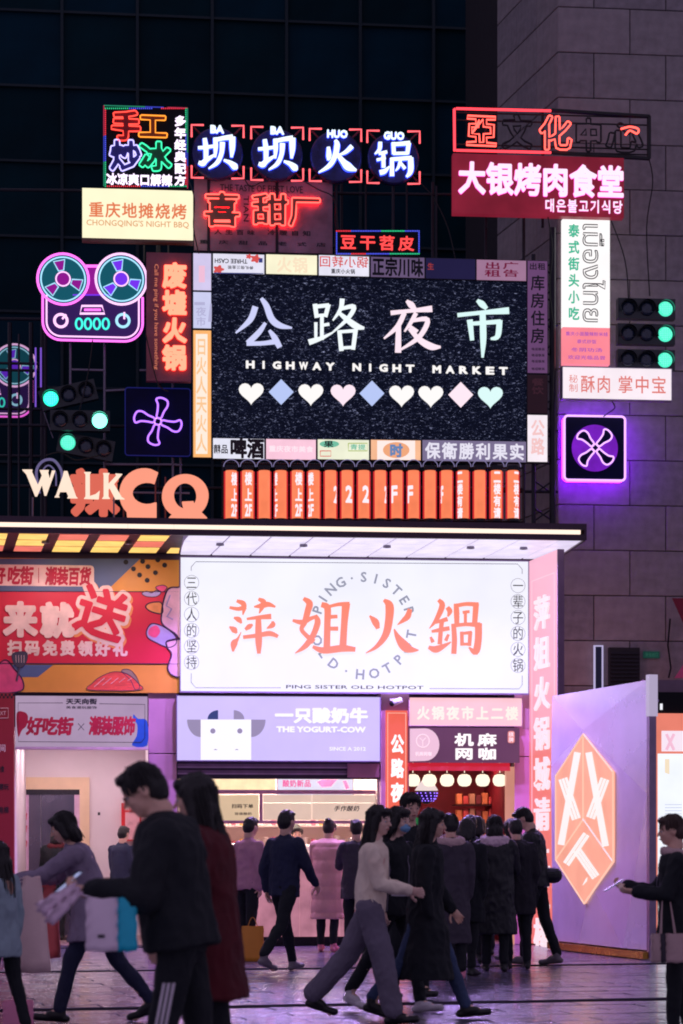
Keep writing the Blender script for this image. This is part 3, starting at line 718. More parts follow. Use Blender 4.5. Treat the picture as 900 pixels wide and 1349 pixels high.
sm_ = pm('lift_steel', (112, 106, 124), .25, .85, .1, 2)
a0, a1, am = Q(38, 1100, ty+.02).x, Q(98, 1100, ty+.02).x, Q(54, 1100, ty+.02).x
el.part('lift_leaf', MB().box((a0, dp-.03, 0), (am-.004, dp-.005, Q(0, 1047, ty).z)), sm_); el.part('lift_leaf', MB().box((am+.004, dp-.03, 0), (a1, dp-.005, Q(0, 1047, ty).z)), sm_)
el.part('lintel', rectbox((30, 1040, 106, 1047), ty+.04, .03), steel)
for px in (31, 98): el.part('poster_strip', rectbox((px, 1047, px+7, 1200), ty+.035, .03), pm('poster_white_red', (210, 170, 200), .5))
for y in (1068, 1084, 1104): flat(el, [(31, y), (36, y+4), (35, y+12), (31, y+14)], lr, ty+.035, .003, 'splash')
fh = Thing('fire_hose_cabinet', 'red fire hose cabinet with white panel on the lobby wall', 'cabinet', base_of((160, 1058, 186, 1105), ty+.1))
fh.part('box', rectbox((160, 1058, 186, 1108), ty+.12, .12), pm('fire_red', (200, 30, 40), .4)); fh.part('door', rectbox((165, 1070, 184, 1106), ty+.13, .01), pm('cab_white', (226, 170, 176), .3)); 
write(fh, '消火栓', (164, 1060, 184, 1068), creamp, off=ty+.125, sep=False, name='small_print')
solo('call_button', 'small dark lift call button on the cream lobby wall', 'button', rectbox((129, 1070, 132, 1074), ty+.02, .02), ink, base_of((129, 1070, 132, 1074), ty+.02))
# ================================================================== yogurt shop
ys = Thing('yogurt_sign', 'lilac lit sign with a white square cow face and white writing', 'sign', base_of((233, 917, 501, 1003), .03))
board(ys, (233.5, 917.5, 500.5, 1002), .1, .1, em('yogurt_lilac', (206, 192, 246), 1.0, .05, 1.5), 'light_panel', .012, pm('lilac_edge', (110, 90, 140), .5))
wy = em('yogurt_white', (246, 244, 255), 1.05)
cowg = em('cow_grey', (160, 148, 182), .85); cown = em('cow_navy', (48, 66, 122), .9)
flat(ys, [(264.5, 948), (331, 948), (331, 1001), (264.5, 1001)], wy, .1, .006, 'cow_face')
def wedge(cx, cy, rx, ry, a0, a1, m, nm): 
    pts = [(cx, cy)]+[(cx+rx*math.cos(R(a0+(a1-a0)*i/10)), cy-ry*math.sin(R(a0+(a1-a0)*i/10))) for i in range(11)]; flat(ys, pts, m, .1, .004, nm)
wedge(264.5, 948, 18, 23, 180, 270, cowg, 'ear'); wedge(331, 948, 19, 23, 270, 360, cowg, 'ear')
wedge(287.5, 947.6, 14, 12, 90, 180, cown, 'horn'); wedge(308, 947.6, 14, 12, 0, 90, cowg, 'horn')
for x, y, r in ((280.5, 963, 3.4), (316, 963, 3.4)):
    c = Q(x, y, .1); mb = MB(); disc(mb, (c.x, c.z), r/95, -.112, -.108, 18); ys.part('eye', mb, cowg)
for x in (284, 312): flat(ys, [(x-3, 988), (x, 986.5), (x+3, 988)], cowg, .1, .009, 'nostril')
write(ys, '一只酸奶牛', (362, 932, 485, 953), wy, bold=.055, off=.1, fill=.97, d=.012); latin(ys, 'THE YOGURT-COW', (364, 957, 482, 965), wy, .05, off=.1, d=.008)
latin(ys, 'SINCE A 2012', (434, 984, 482, 989), wy, .02, off=.1, name='small_print')
sh = Thing('roller_shutter', 'rolled shutter housing with mauve steel ribs above the yogurt counter', 'shutter', base_of((233, 1003, 501, 1026), -.05))
shm = [pm('shutter_mauve', (130, 96, 130), .35, .5), pm('shutter_dark', (56, 38, 62), .4, .4), pm('shutter_light', (190, 150, 190), .35, .4)]
for i, (ya, yb, mi) in enumerate(((1003.5, 1006.5, 1), (1006.5, 1010, 0), (1010, 1012, 2), (1012, 1015, 1), (1015, 1018.5, 0), (1018.5, 1020.5, 2), (1020.5, 1026, 1))):
    x0, za, x1, zb = RC(233.5, ya, 500.5, yb, -.05); sh.part('shutter_rib', MB().box((x0, .05+.01*(i % 3), za), (x1, .2, zb)), shm[mi])
x0, za, x1, zb = RC(458, 1006, 500, 1024, .02); sh.part('motor_cover', MB().box((x0, -.02, za), (x1, .04, zb)), pm('cover_pink', (170, 110, 140), .5))
a, b = Q(233, 1100, 0).x, Q(502, 1100, 0).x; yd = 2.2
ym = Thing('yogurt_shop', 'glowing cream interior of the yogurt kiosk behind its counter', 'shop', ((a+b)/2, .6, 0))
cw_ = pm('kiosk_wall', (240, 222, 214), .6, 0, .04, 2)
ym.part('back_wall', MB().box((a, yd, 0), (b, yd+.1, 2.75)), cw_); ym.part('side_wall', MB().box((a-.02, .2, 0), (a+.03, yd, 2.75)), cw_); ym.part('side_wall', MB().box((b-.03, .2, 0), (b+.02, yd, 2.75)), cw_)
ym.part('ceiling', MB().box((a, .2, 2.6), (b, yd, 2.68)), cw_); ym.part('floor', MB().box((a, .06, .004), (b, yd, .012)), MATS['lobby_floor'])
for i in range(5):
    for yy in (.7, 1.6): ym.part('ceiling_light', MB().box((a+.3+i*.52, yy, 2.585), (a+.55+i*.52, yy+.3, 2.598)), em('kiosk_lamp', (255, 232, 214), 55))
mbr = Thing('menu_board', 'lit price board with pink lettering above the yogurt counter', 'menu board', base_of((366, 1027, 465, 1057), -1.2)); o_ = -1.2
board(mbr, (366, 1024, 465, 1056), o_, .06, em('menu_blue_white', (214, 214, 240), .9, .08, 4), 'light_panel', .01, pm('menu_frame', (90, 60, 100), .5))
write(mbr, '酸奶新品', (372, 1027, 410, 1037), em('menu_pink', (230, 90, 160), .9), off=o_, sep=False, name='small_print', bold=.03)
flat(mbr, [(418, 1030), (424, 1037), (436, 1036), (444, 1027), (424, 1027)], pnk, o_, .004, 'logo_print'); flat(mbr, [(452, 1029), (456, 1040), (460, 1038), (456, 1028)], pnk, o_, .004, 'logo_print')
mbr2 = Thing('menu_board', 'long warm price board above the kiosk counter, beside the blue-white one', 'menu board', base_of((236, 1027, 364, 1048), -1.2))
board(mbr2, (236, 1024, 363, 1045), o_, .06, em('menu_warm', (250, 222, 178), .95, .14, 6), 'light_panel')
bar = Thing('counter_frame', 'pink steel rail frame over the yogurt counter with cream drawer fronts', 'counter', base_of((280, 1040, 501, 1090), -.4)); o_ = -.4
rail = pm('rail_pink', (206, 150, 176), .35, .3)
bar.part('rail', rectbox((233, 1040.5, 501, 1046), o_, .06), rail); bar.part('rail', rectbox((233, 1081, 501, 1085), o_, .05), rail)
for px in (342, 278): bar.part('post', rectbox((px, 1046, px+4, 1081), o_, .05), rail)
dfm = em('drawer_cream_glow', (240, 206, 190), .85, .06, 3)  # drawer fronts are no lamps; the kiosk's light is put in as glow
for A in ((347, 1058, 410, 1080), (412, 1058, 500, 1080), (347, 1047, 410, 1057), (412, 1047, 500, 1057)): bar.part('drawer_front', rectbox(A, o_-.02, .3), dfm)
write(bar, '手作酸奶', (440, 1061, 474, 1069), ink, off=o_-.02, sep=False, name='small_print', slant=.3, bold=.02)
mp = Thing('menu_card', 'cream standing menu card with small dark writing on the kiosk counter', 'menu', base_of((300, 1047, 341, 1086), -.38))
board(mp, (282, 1047, 341, 1081), -.42, .02, em('card_cream', (246, 212, 176), .75, .05, 4), 'card')
write(mp, '扫码下单', (305, 1059, 334, 1065), ink, off=-.42, sep=False, name='small_print', bold=.03); write(mp, '现做酸奶', (309, 1070, 332, 1074), ink, off=-.42, sep=False, name='small_print')
for s_i, z_ in enumerate((1.35, 1.68)):
    sf = Thing('cup_shelf', ['lower', 'upper'][s_i]+' shelf of pale cups on the back wall of the kiosk', 'shelf', ((a+b)/2, yd-.2, z_))
    sf.part('board', MB().box((a+.1, yd-.25, z_-.02), (b-.1, yd, z_)), pm('shelf_white', (226, 206, 206), .4))
    for k in range(22):
        x = a+.18+k*(b-a-.36)/21; hh = random.uniform(.09, .17); sf.part('cup', MB().lathe([(.03, 0), (.042, hh), (.044, hh+.008), (.02, hh+.02)], (x, yd-.13, z_), 10), pm('cup_%d' % (k % 5), [(240,226,220),(226,120,140),(240,200,120),(180,150,210),(250,240,236)][k % 5], .4))
for k, (px_, w_, h_, nm_, lb_) in enumerate(((300, .3, .42, 'drink_machine', 'steel drink dispenser with a rounded hopper at the kiosk back counter'), (400, .4, .3, 'oven', 'squat steel oven with a dark window at the kiosk back counter'), (470, .22, .5, 'blender', 'tall pale blender stand near the coral banner side of the kiosk'))):
    p_ = Q(px_, 1100, -1.7); mc = Thing(nm_, lb_, 'machine', (p_.x, 1.7, 1.0)); mc.part('body', MB().slab(p_.x-w_/2, 1.0, p_.x+w_/2, 1.0+h_, 1.55, 1.9, .02), pm('machine_steel', (176, 170, 182), .3, .7)); mc.part('door', MB().slab(p_.x-w_*.36, 1.04, p_.x+w_*.36, 1.0+h_*.6, 1.53, 1.56, .01), ink); mc.part('dial', MB().lathe([(.02, 0), (.018, .015)], (p_.x, 1.55, 1.0+h_*.8), 10, 'y'), redt)
ym.part('back_counter', MB().box((a+.05, 1.45, .02), (b-.05, yd, 1.0)), pm('counter_cream', (226, 200, 190), .5))
ct = Thing('service_counter', 'glowing pink and cream service counter of the yogurt kiosk', 'counter', base_of((233, 1130, 501, 1245), .0))
x0, x1 = a+.02, b-.02
ct.part('top', MB().slab(x0, 1.08, x1, 1.12, -.12, .5, .01), pm('counter_top', (240, 220, 224), .25)); ct.part('plinth', MB().box((x0, .0, 0), (x1, .45, .12)), steel)
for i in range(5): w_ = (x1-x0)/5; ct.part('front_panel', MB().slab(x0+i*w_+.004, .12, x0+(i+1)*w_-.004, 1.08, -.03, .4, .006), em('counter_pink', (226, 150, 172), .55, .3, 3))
for i in range(10):
    x = x0+.2+i*.27; o = Thing('product_jar', ['cream', 'pink', 'amber', 'white', 'rose'][i % 5]+' tub with '+['a red lid', 'a pale lid'][i % 2]+' on the kiosk counter, '+['at its very end', 'second from its end', 'third from its end', 'fourth from its end', 'just short of its middle', 'just past its middle', 'fourth before the coral banner', 'third before the coral banner', 'second before the coral banner', 'nearest the coral banner'][i], 'tub', (x, .15, 1.12), group='tubs along the kiosk counter')
    o.part('tub', MB().lathe([(.05, 0), (.06, .1), (.06, .11)], (x, .15, 1.12), 12), pm('tub_%d' % (i % 5), [(240,220,200),(230,150,170),(220,160,90),(240,240,240),(220,120,140)][i % 5], .4)); o.part('lid', MB().lathe([(.062, .11), (.062, .125), (.03, .135)], (x, .15, 1.12), 12), pm('lid_%d' % (i % 2), [(200,50,60),(240,230,230)][i % 2], .4))
# ================================================================== orange vertical banner, camera
ob = Thing('vertical_banner', 'narrow coral upright banner with white market characters between two shops', 'banner', base_of((508, 936, 537, 1245), .05))
board(ob, (508.5, 936, 537, 1245), .06, .06, em('coral_banner', (246, 104, 82), .95, .06, 2), 'light_panel')
x0, za, x1, zb = RC(510.5, 939, 535, 1240, .06); fb = MB(); t = .008
for A in ((x0, za, x0+t, zb), (x1-t, za, x1, zb), (x0, zb-t, x1, zb)): fb.box((A[0], -.066, A[1]), (A[2], -.058, A[3]))
ob.part('border', fb, em('border_pale', (255, 190, 170), 1)); ww = em('letter_white', (255, 246, 246), 1.1)
write(ob, '公路夜市', (513, 964, 534, 1092), ww, True, .05, off=.06, d=.012, fill=.8)
cc = Thing('security_camera', 'white dome security camera on the wall above the coral banner', 'camera', base_of((512, 918, 530, 932), .02))
p = Q(519, 925, .12); cc.part('bracket', MB().box((p.x-.05, -.12, p.z+.02), (p.x+.1, 0, p.z+.05)), pm('cctv_white', (220, 215, 230), .4)); cc.part('body', MB().tube([(p.x+.1, -.2, p.z+.03), (p.x-.02, -.14, p.z-.02)], [.04, .045], 12), MATS['cctv_white'], smooth=True)
cc.part('lens', MB().tube([(p.x-.01, -.15, p.z-.015), (p.x-.05, -.17, p.z-.035)], [.042, .03], 12), black, smooth=True)
# ================================================================== mahjong shop
u2 = Thing('upstairs_sign', 'washed out pink lit sign with white writing above the mahjong sign', 'sign', base_of((539, 919, 688, 957), .03))
board(u2, (539.5, 919.5, 687.5, 956), .08, .08, em('pink_wash', (252, 196, 206), 1.05, .05, 2), 'light_panel', .008, pinkw)
write(u2, '火锅夜市上二楼', (548, 929, 684, 950), em('pale_letter', (255, 226, 214), 1.15), bold=.045, off=.08, fill=.86)
mj = Thing('mahjong_sign', 'dull purple sign with white block characters over the lantern shop', 'sign', base_of((539, 958, 685, 1005), .05))
board(mj, (539.5, 958.5, 684.5, 1004.5), .14, .12, em('mj_purple', (112, 66, 100), .75, .1, 2), 'panel')
q = [Q(540, 960, .14), Q(570, 960, .14), Q(570, 1003, .14), Q(540, 1003, .14)]
mb = MB(); pts = [(q[0].x, q[0].z), (q[3].x, q[3].z)]+[(Q(560, 981, .14).x+math.cos(R(t))*.2, Q(560, 981, .14).z+math.sin(R(t))*.225) for t in range(-90, 91, 15)]
mb.prism(pts, -.15, -.142); mj.part('logo_plate', mb, em('mj_pink', (240, 196, 216), .95)); 
c = Q(557, 976, .14); mb = MB(); ring(mb, (c.x, c.z), .09, -.152, .006, 20); mj.part('logo_ring', mb, em('mj_pale', (255, 224, 236), 1.05)); line(mj, [(553, 972), (557, 976), (561, 972)], .005, MATS['mj_pale'], .15); line(mj, [(557, 976), (557, 983)], .005, MATS['mj_pale'], .15)
write(mj, '机麻网咖', (547, 990, 569, 996), MATS['mj_pale'], off=.15, sep=False, name='small_print', bold=.03)
write(mj, '机麻', (596, 964, 657, 985), ww, bold=.035, off=.14, fill=.82, d=.01); write(mj, '网咖', (596, 983, 657, 1003), ww, bold=.035, off=.14, fill=.82, d=.01)
q0 = RC(669, 963, 678, 979, .14); mj.part('seal', MB().prism(rrect(*q0, .03), -.15, -.142), em('seal_coral', (236, 140, 140), .9)); write(mj, '棋牌', (670, 964, 677, 978), MATS['mj_pale'], True, off=.15, sep=False, name='small_print')
aw = Thing('red_awning', 'narrow bright red fabric awning under the purple sign', 'awning', base_of((537, 1005, 673, 1016), .1))
x0, za, x1, zb = RC(538, 1005, 672, 1015.5, .12); mb = MB(); n = 24
for i in range(n):
    xa, xb = x0+(x1-x0)*i/n, x0+(x1-x0)*(i+1)/n; d1, d2 = .006*math.sin(i*1.3), .006*math.sin((i+1)*1.3); mb.add([(xa, -.14+d1, za), (xb, -.14+d2, za), (xb, -.1, zb), (xa, -.1, zb)], [(0,1,2,3)])
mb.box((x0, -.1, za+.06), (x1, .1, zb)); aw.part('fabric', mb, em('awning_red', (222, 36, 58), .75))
a, b = Q(537.5, 1100, 0).x, Q(678, 1100, 0).x; yd = 2.4
rs = Thing('lantern_shop', 'dim wine red shop interior under the row of white lanterns', 'shop', ((a+b)/2, .6, 0))
wr = pm('wine_wall', (120, 20, 44), .6, 0, .15, 3)
rs.part('back_wall', MB().box((a, yd, 0), (b, yd+.1, 2.8)), wr); rs.part('side_wall', MB().box((a, .3, 0), (a+.04, yd, 2.8)), wr); rs.part('side_wall', MB().box((b-.04, .3, 0), (b, yd, 2.8)), wr); rs.part('ceiling', MB().box((a, .3, 2.62), (b, yd, 2.7)), pm('night_ceiling', (22, 14, 30), .7)); rs.part('floor', MB().box((a, .06, .004), (b, yd, .012)), MATS['lobby_floor'])
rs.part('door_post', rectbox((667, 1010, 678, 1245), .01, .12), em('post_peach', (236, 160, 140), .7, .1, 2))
for k_ in range(3): rs.part('ceiling_light', MB().box((a+.2+k_*.42, 1.1, 2.6), (a+.5+k_*.42, 1.5, 2.615)), em('den_fill_glow', (255, 170, 150), 15))  # added glowing panels, unseen behind the header, to brighten the shelves
lm = em('lantern_white', (255, 240, 214), 1.25); capm = pm('lantern_cap', (120, 80, 60), .5)
nm = ['nearest the coral banner', 'above the violet lamp', 'third from the coral banner', 'third from the peach door post', 'second from the peach door post', 'nearest the peach door post']
for i, px in enumerate((544, 566, 589, 612, 636, 658.5)):
    p = Q(px, 1028, -.35); t = Thing('paper_lantern', 'small white paper lantern hanging under the red awning, '+nm[i], 'lantern', (p.x, .35, p.z-.1), group='white lanterns under the red awning')
    t.part('shade', MB().lathe([(.035, -.085), (.075, -.07), (.1, -.02), (.1, .02), (.075, .07), (.035, .085)], (p.x, .35, p.z), 14), lm, smooth=True)
    t.part('cap', MB().lathe([(.035, .085), (.035, .1), (.01, .105)], (p.x, .35, p.z), 10), capm); t.part('cord', MB().tube([(p.x, .35, p.z+.1), (p.x, .35, 2.62)], .006, 4), lm)
    if i == 0: pass
for s_i, (ya, yb) in enumerate(((1044, 1060), (1063, 1085), (1090, 1112), (1118, 1145))):
    shf = Thing('wall_shelf', ['top', 'second', 'third', 'lowest'][s_i]+' dark shelf stocked with wrapped packets inside the lantern shop', 'shelf', base_of((600, ya, 668, yb), -1.9))
    x0, za, x1, zb = RC(598, ya, 670, yb, -1.9); shf.part('board', MB().box((x0, 1.75, za-.02), (x1, 2.1, za)), pm('shelf_wood', (60, 30, 36), .5))
    for k in range(8):
        xx = x0+.03+k*(x1-x0-.05)/8; hh = (zb-za)*random.uniform(.6, .95)
        shf.part('packet', MB().slab(xx, za+.002, xx+(x1-x0)/8*.8, za+hh, 1.8, 1.95, .01), pm('packet_%d' % (k % 4), [(220,150,100),(200,90,90),(190,160,130),(120,60,70)][k % 4], .5))
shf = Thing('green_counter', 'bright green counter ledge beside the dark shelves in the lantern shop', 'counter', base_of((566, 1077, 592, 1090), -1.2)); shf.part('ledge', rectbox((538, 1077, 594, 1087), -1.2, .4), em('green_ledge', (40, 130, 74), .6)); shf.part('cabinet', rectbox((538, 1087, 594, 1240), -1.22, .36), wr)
p = Q(562, 1045, -.9); vl = Thing('violet_lamp', 'hanging lamp with white shade over a bowl of violet light dots', 'lamp', (p.x, .9, p.z-.15))
vl.part('shade', MB().lathe([(.17, .04), (.12, .12), (.05, .2)], (p.x, .9, p.z), 18), em('shade_cream', (250, 228, 226), .9), smooth=True); vl.part('bowl', MB().lathe([(.03, -.15), (.1, -.12), (.15, -.03), (.16, .03)], (p.x, .9, p.z), 18), pm('bowl_dark', (40, 14, 90), .4), smooth=True)
mb = MB()
for r_, z_ in ((.155, .0), (.15, -.04), (.13, -.08), (.1, -.11)):
    for k in range(14): an = 2*math.pi*(k+z_*20)/14; x, y = p.x+r_*math.cos(an), .9+r_*math.sin(an); mb.box((x-.008, y-.008, p.z+z_-.008), (x+.008, y+.008, p.z+z_+.008))
vl.part('light_dots', mb, em('violet_dot', (150, 110, 255), 2.2), kind='stuff')
# ================================================================== folded hoarding with the orange emblem
HA, HB = Vector((278/3000*30.3, 30.3, 0)), Vector((403/3000*27.4, 27.4, 0)); hv = HB-HA; HW = hv.length
HM = Matrix.Translation(HA) @ Matrix.Rotation(math.atan2(hv.y, hv.x), 4, 'Z'); HH = 3.37
hd = Thing('folded_hoarding', 'tall lilac folded metal hoarding bearing an orange hexagon emblem', 'hoarding', (HW/2, 0, 0), HM)
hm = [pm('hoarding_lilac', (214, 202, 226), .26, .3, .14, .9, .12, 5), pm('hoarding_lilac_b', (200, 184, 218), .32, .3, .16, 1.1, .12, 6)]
def HP(px, py, dy=0.0): q = Q(px, py, 0, HM); return (q.x, dy, q.z)
P = {'tl': (0, 0, HH), 'tr': (HW, 0, HH), 'bl': (0, 0, .12), 'br': (HW, 0, .12), 'c': HP(770, 962, -.03), 'l': (0, -.02, HP(730, 1010)[2]), 'r': (HW, .0, 2.0), 'd': HP(838, 905, -.02), 'm': (HW*.45, -.03, .9), 'b2': (HW*.3, 0, .12), 'e': (HW*.8, -.05, .12)}
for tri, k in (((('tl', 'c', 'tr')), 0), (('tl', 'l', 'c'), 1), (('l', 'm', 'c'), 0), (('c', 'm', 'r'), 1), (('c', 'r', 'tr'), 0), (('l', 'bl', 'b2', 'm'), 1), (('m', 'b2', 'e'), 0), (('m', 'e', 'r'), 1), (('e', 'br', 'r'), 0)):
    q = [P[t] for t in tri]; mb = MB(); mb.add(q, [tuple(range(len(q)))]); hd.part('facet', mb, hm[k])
mb = MB(); mb.box((0, .03, .02), (HW, .07, HH-.01)); hd.part('core', mb, MATS['mauve_trim']); hd.part('edge_post', MB().box((HW, -.02, 2.93), (HW+.1, .09, HH+.06)), em('post_lilac_light', (205, 190, 226), .7)); hd.part('edge_post', MB().box((HW, -.01, .02), (HW+.08, .08, 2.93)), pm('post_steel', (150, 130, 160), .35, .6))
hd.part('base_trim', MB().box((0, -.08, .015), (HW+.05, .1, .1)), pm('brass_base', (190, 140, 60), .25, .8))
eo = em('emblem_orange', (255, 172, 148), .93, .1, 2.5); ew = em('emblem_white', (255, 236, 234), 1.05); ey = em('emblem_line', (255, 200, 176), 1.0)
ED = -.045
def hx(x, y): q = Q(715+x/5.62, 960+y/5.62, -ED, HM); return (q.x, q.z)
hexp = [(302, 40), (520, 320), (522, 985), (308, 1295), (98, 970), (98, 350)]
mb = MB(); mb.prism([hx(*p) for p in hexp], ED, ED+.06); hd.part('emblem_panel', mb, eo)
mb = MB(); mb.tube([(hx(*p)[0], ED, hx(*p)[1]) for p in hexp], .014, 5, True); hd.part('emblem_rim', mb, ey)
for pp in (((302, 60), (302, 670)), ((302, 670), (98, 970)), ((302, 670), (522, 985))):
    mb = MB(); mb.tube([(hx(*p)[0], ED-.004, hx(*p)[1]) for p in pp], .014, 4); hd.part('emblem_line', mb, ey)
def bars(p0, p1, w, n=3, gap=.3, m=ew):
    dx, dy = p1[0]-p0[0], p1[1]-p0[1]; l = math.hypot(dx, dy); nx, ny = -dy/l, dx/l
    for k in range(n):
        a0 = -w/2+k*w/n; a1 = a0+w/n*(1-gap)
        mb = MB(); mb.prism([hx(p0[0]+nx*a0, p0[1]+ny*a0), hx(p1[0]+nx*a0, p1[1]+ny*a0), hx(p1[0]+nx*a1, p1[1]+ny*a1), hx(p0[0]+nx*a1, p0[1]+ny*a1)], ED-.012, ED-.004); hd.part('emblem_bar', mb, m)
bars((262, 175), (140, 860), 46, 1, 0); bars((150, 370), (250, 670), 72, 3); bars((345, 175), (470, 870), 46, 1, 0); bars((462, 370), (355, 660), 72, 3)
bars((325, 780), (175, 1000), 58, 2, .25); bars((255, 900), (395, 1100), 66, 3, .25); flat_p = [hx(x, y) for x, y in ((300, 1160), (325, 1110), (335, 1100), (330, 1130))]; mb = MB(); mb.prism(flat_p, ED-.012, ED-.004); hd.part('emblem_bar', mb, ew)
# ---- steel post, black fascia, orange framed light board at the right edge
cl = Thing('steel_column', 'brushed steel column between the hoarding and the orange light board', 'column', base_of((843, 940, 860, 1245), 1.9)); o_ = 1.9
x0, za, x1, zb = RC(843.5, 940, 860, 1250, o_); cl.part('shaft', MB().slab(x0, 0, x1, zb, -o_, -o_+.3, .01), pm('brushed_steel', (170, 150, 170), .3, .8, .1, 3, stretch=(20, 1, 1))); cl.part('collar', MB().box((x0-.01, -o_-.01, zb-.16), (x1+.01, -o_+.3, zb-.002)), pm('collar_pink', (190, 90, 140), .4)); 
cl.part('hand_plate', rectbox((846, 1124, 858, 1136), o_+.01, .02), pm('plate_pink', (190, 90, 170), .4))
bf = Thing('black_fascia', 'black signboard box above the orange light board with a small white figure', 'signboard', base_of((851, 912, 960, 955), 1.8)); bf.part('box', rectbox((851, 912, 990, 955), 1.8, .6), black); bf.part('white_tab', rectbox((870, 927, 873, 935), 1.82, .02), white_l); bf.part('ledge', rectbox((848, 896, 990, 912), 1.6, .8), pm('ledge_stone', (120, 96, 116), .7))
for x, y in ((858, 924), (862, 919), (866, 926), (861, 930)): bf.part('leaf_mark', MB().tube([tuple(Q(x, y, 1.82)), tuple(Q(x+2, y-4, 1.82))], .008, 4), pm('mark_grey', (120, 110, 150), .5))
ol = Thing('orange_light_board', 'orange framed white light board with faint pink print', 'sign', base_of((860, 940, 960, 1245), 1.85)); o_ = 1.88
ol.part('frame', rectbox((861, 940, 990, 1250), o_, .1), em('frame_coral', (248, 138, 118), .85, .08, 2)); ol.part('light_panel', rectbox((872, 963, 990, 990), o_+.02, .02), em('board_pale', (244, 226, 240), 1.05)); ol.part('light_panel', rectbox((867, 993, 990, 1240), o_+.02, .02), em('board_white', (236, 240, 250), 1.1, .04, 3))
for A in ((878, 966, 885, 988, 900, 966, 893, 988),): line(ol, [(878, 967), (888, 988)], .02, em('x_pink', (244, 190, 214), 1), o_+.02, 'x_print'); line(ol, [(888, 967), (878, 988)], .02, MATS['x_pink'], o_+.02, 'x_print')
for y in range(1060, 1090, 4): line(ol, [(876, y), (898, y)], .004, em('fine_blue', (190, 196, 220), 1), o_+.02, 'text_line')
flat(ol, [(876, 1000), (882, 1000), (882, 1020), (876, 1018)], em('yellowish', (246, 226, 196), 1), o_+.02, .002)
# ================================================================== above the canopy: edge letters and lanterns
zroof = zt
def stroke_letter(T, s, rect, off, mat, bold, d, name='letter', serif=False):
    return latin(T, s, rect, mat, bold, d, 0, off, name=name)
wk = Thing('walk_letters', 'cream lit capital letters WALK standing on the canopy edge', 'letters', base_of((30, 620, 164, 660), 2.0))
crl = em('walk_cream', (255, 228, 206), 1.05, .04, 3); edg = pm('letter_side', (110, 60, 66), .4)
def polyl(T, pts, off, mat, d=.05, M=None, name='letter'):
    q = [Q(x, y, off, M or T.M) for x, y in pts]; mb = MB(); mb.prism([(p.x, p.z) for p in q], -off-d, -off); return T.part(name, mb, mat)
def walk(pts): return [(x/3.1034, 600+y/3.1034) for x, y in pts]
polyl(wk, walk([(92, 60), (133, 60), (131, 68), (152, 118), (168, 76), (163, 68), (163, 62), (198, 62), (198, 70), (210, 108), (216, 72), (210, 64), (222, 64), (226, 68), (198, 165), (190, 165), (172, 118), (150, 168), (142, 168), (108, 80), (92, 66)][:0] or
     [(92, 60), (133, 60), (131, 68), (156, 122), (172, 84), (163, 62), (200, 62), (197, 70), (204, 96), (213, 64), (226, 64), (190, 165), (182, 165), (172, 122), (152, 168), (144, 168), (108, 78)]), 2.0, crl)
polyl(wk, walk([(262, 66), (276, 66), (312, 170), (318, 176), (276, 176), (280, 168), (272, 150), (246, 150), (240, 166), (244, 172), (224, 172), (230, 164), (258, 84)]), 2.0, crl)
polyl(wk, walk([(344, 70), (372, 70), (368, 78), (368, 168), (392, 160), (408, 146), (404, 180), (344, 178), (350, 170), (350, 78)]), 2.0, crl)
polyl(wk, walk([(422, 74), (448, 74), (444, 82), (444, 118), (476, 84), (472, 76), (500, 78), (466, 118), (498, 172), (510, 180), (472, 180), (448, 134), (444, 140), (444, 170), (450, 178), (418, 178), (424, 170), (424, 82)]), 2.0, crl)
for px in (43, 150): wk.part('stand', MB().tube([tuple(Q(px, 655, 1.97)), (Q(px, 655, 1.97).x, -1.97, zroof)], .012, 5), galv)
rd = Thing('spicy_character', 'big coral lit character standing partly behind the cream letters', 'sign', base_of((92, 622, 158, 678), 1.85))
clm = em('cq_coral', (255, 158, 130), 1.0, .03, 2)
write(rd, '辣', (92, 619, 156, 680), em('cq_coral_deep', (236, 112, 92), .85), bold=.055, d=.05, off=1.8, fill=1.0)
c_ = Thing('letter_c', 'huge coral lit letter C with flat cut ends on the canopy', 'letters', base_of((160, 620, 211, 684), 1.8))
def cq(pts): return [(x/3.1034, 600+y/3.1034) for x, y in pts]
def arcp(cx, cy, rx, ry, a0, a1, n=14): return [(cx+rx*math.cos(R(a0+(a1-a0)*i/n)), cy-ry*math.sin(R(a0+(a1-a0)*i/n))) for i in range(n+1)]
polyl(c_, cq([(646, 75)]+arcp(590, 160, 102, 102, 75, 225)+[(520, 255), (640, 257), (640, 198)]+arcp(602, 158, 60, 46, -60, -300)[0:]+[(646, 150)][:0]), 1.8, clm, .12)
q_ = Thing('letter_q', 'huge coral lit letter Q with a slanting tail on the canopy', 'letters', base_of((213, 626, 274, 684), 1.8))
Oo = arcp(757, 170, 95, 88, -50, 310, 40); Oi = arcp(757, 168, 46, 54, -50, 310, 40)
mb = MB(); a_ = [Q(*p, 1.8) for p in cq(Oo)]; b_ = [Q(*p, 1.8) for p in cq(Oi)]; n = len(a_)
vsq = [(p.x, -1.92, p.z) for p in a_+b_]+[(p.x, -1.8, p.z) for p in a_+b_]; fs = []
for i in range(n-1): fs += [(i, n+i, n+i+1, i+1), (i, i+1, 2*n+i+1, 2*n+i), (n+i+1, n+i, 3*n+i, 3*n+i+1)]
mb.add(vsq, fs); q_.part('ring', mb, clm)
polyl(q_, cq([(744, 194), (790, 192), (796, 210), (846, 260), (690, 259), (700, 248), (770, 236), (748, 212)]), 1.803, clm, .12, name='tail')
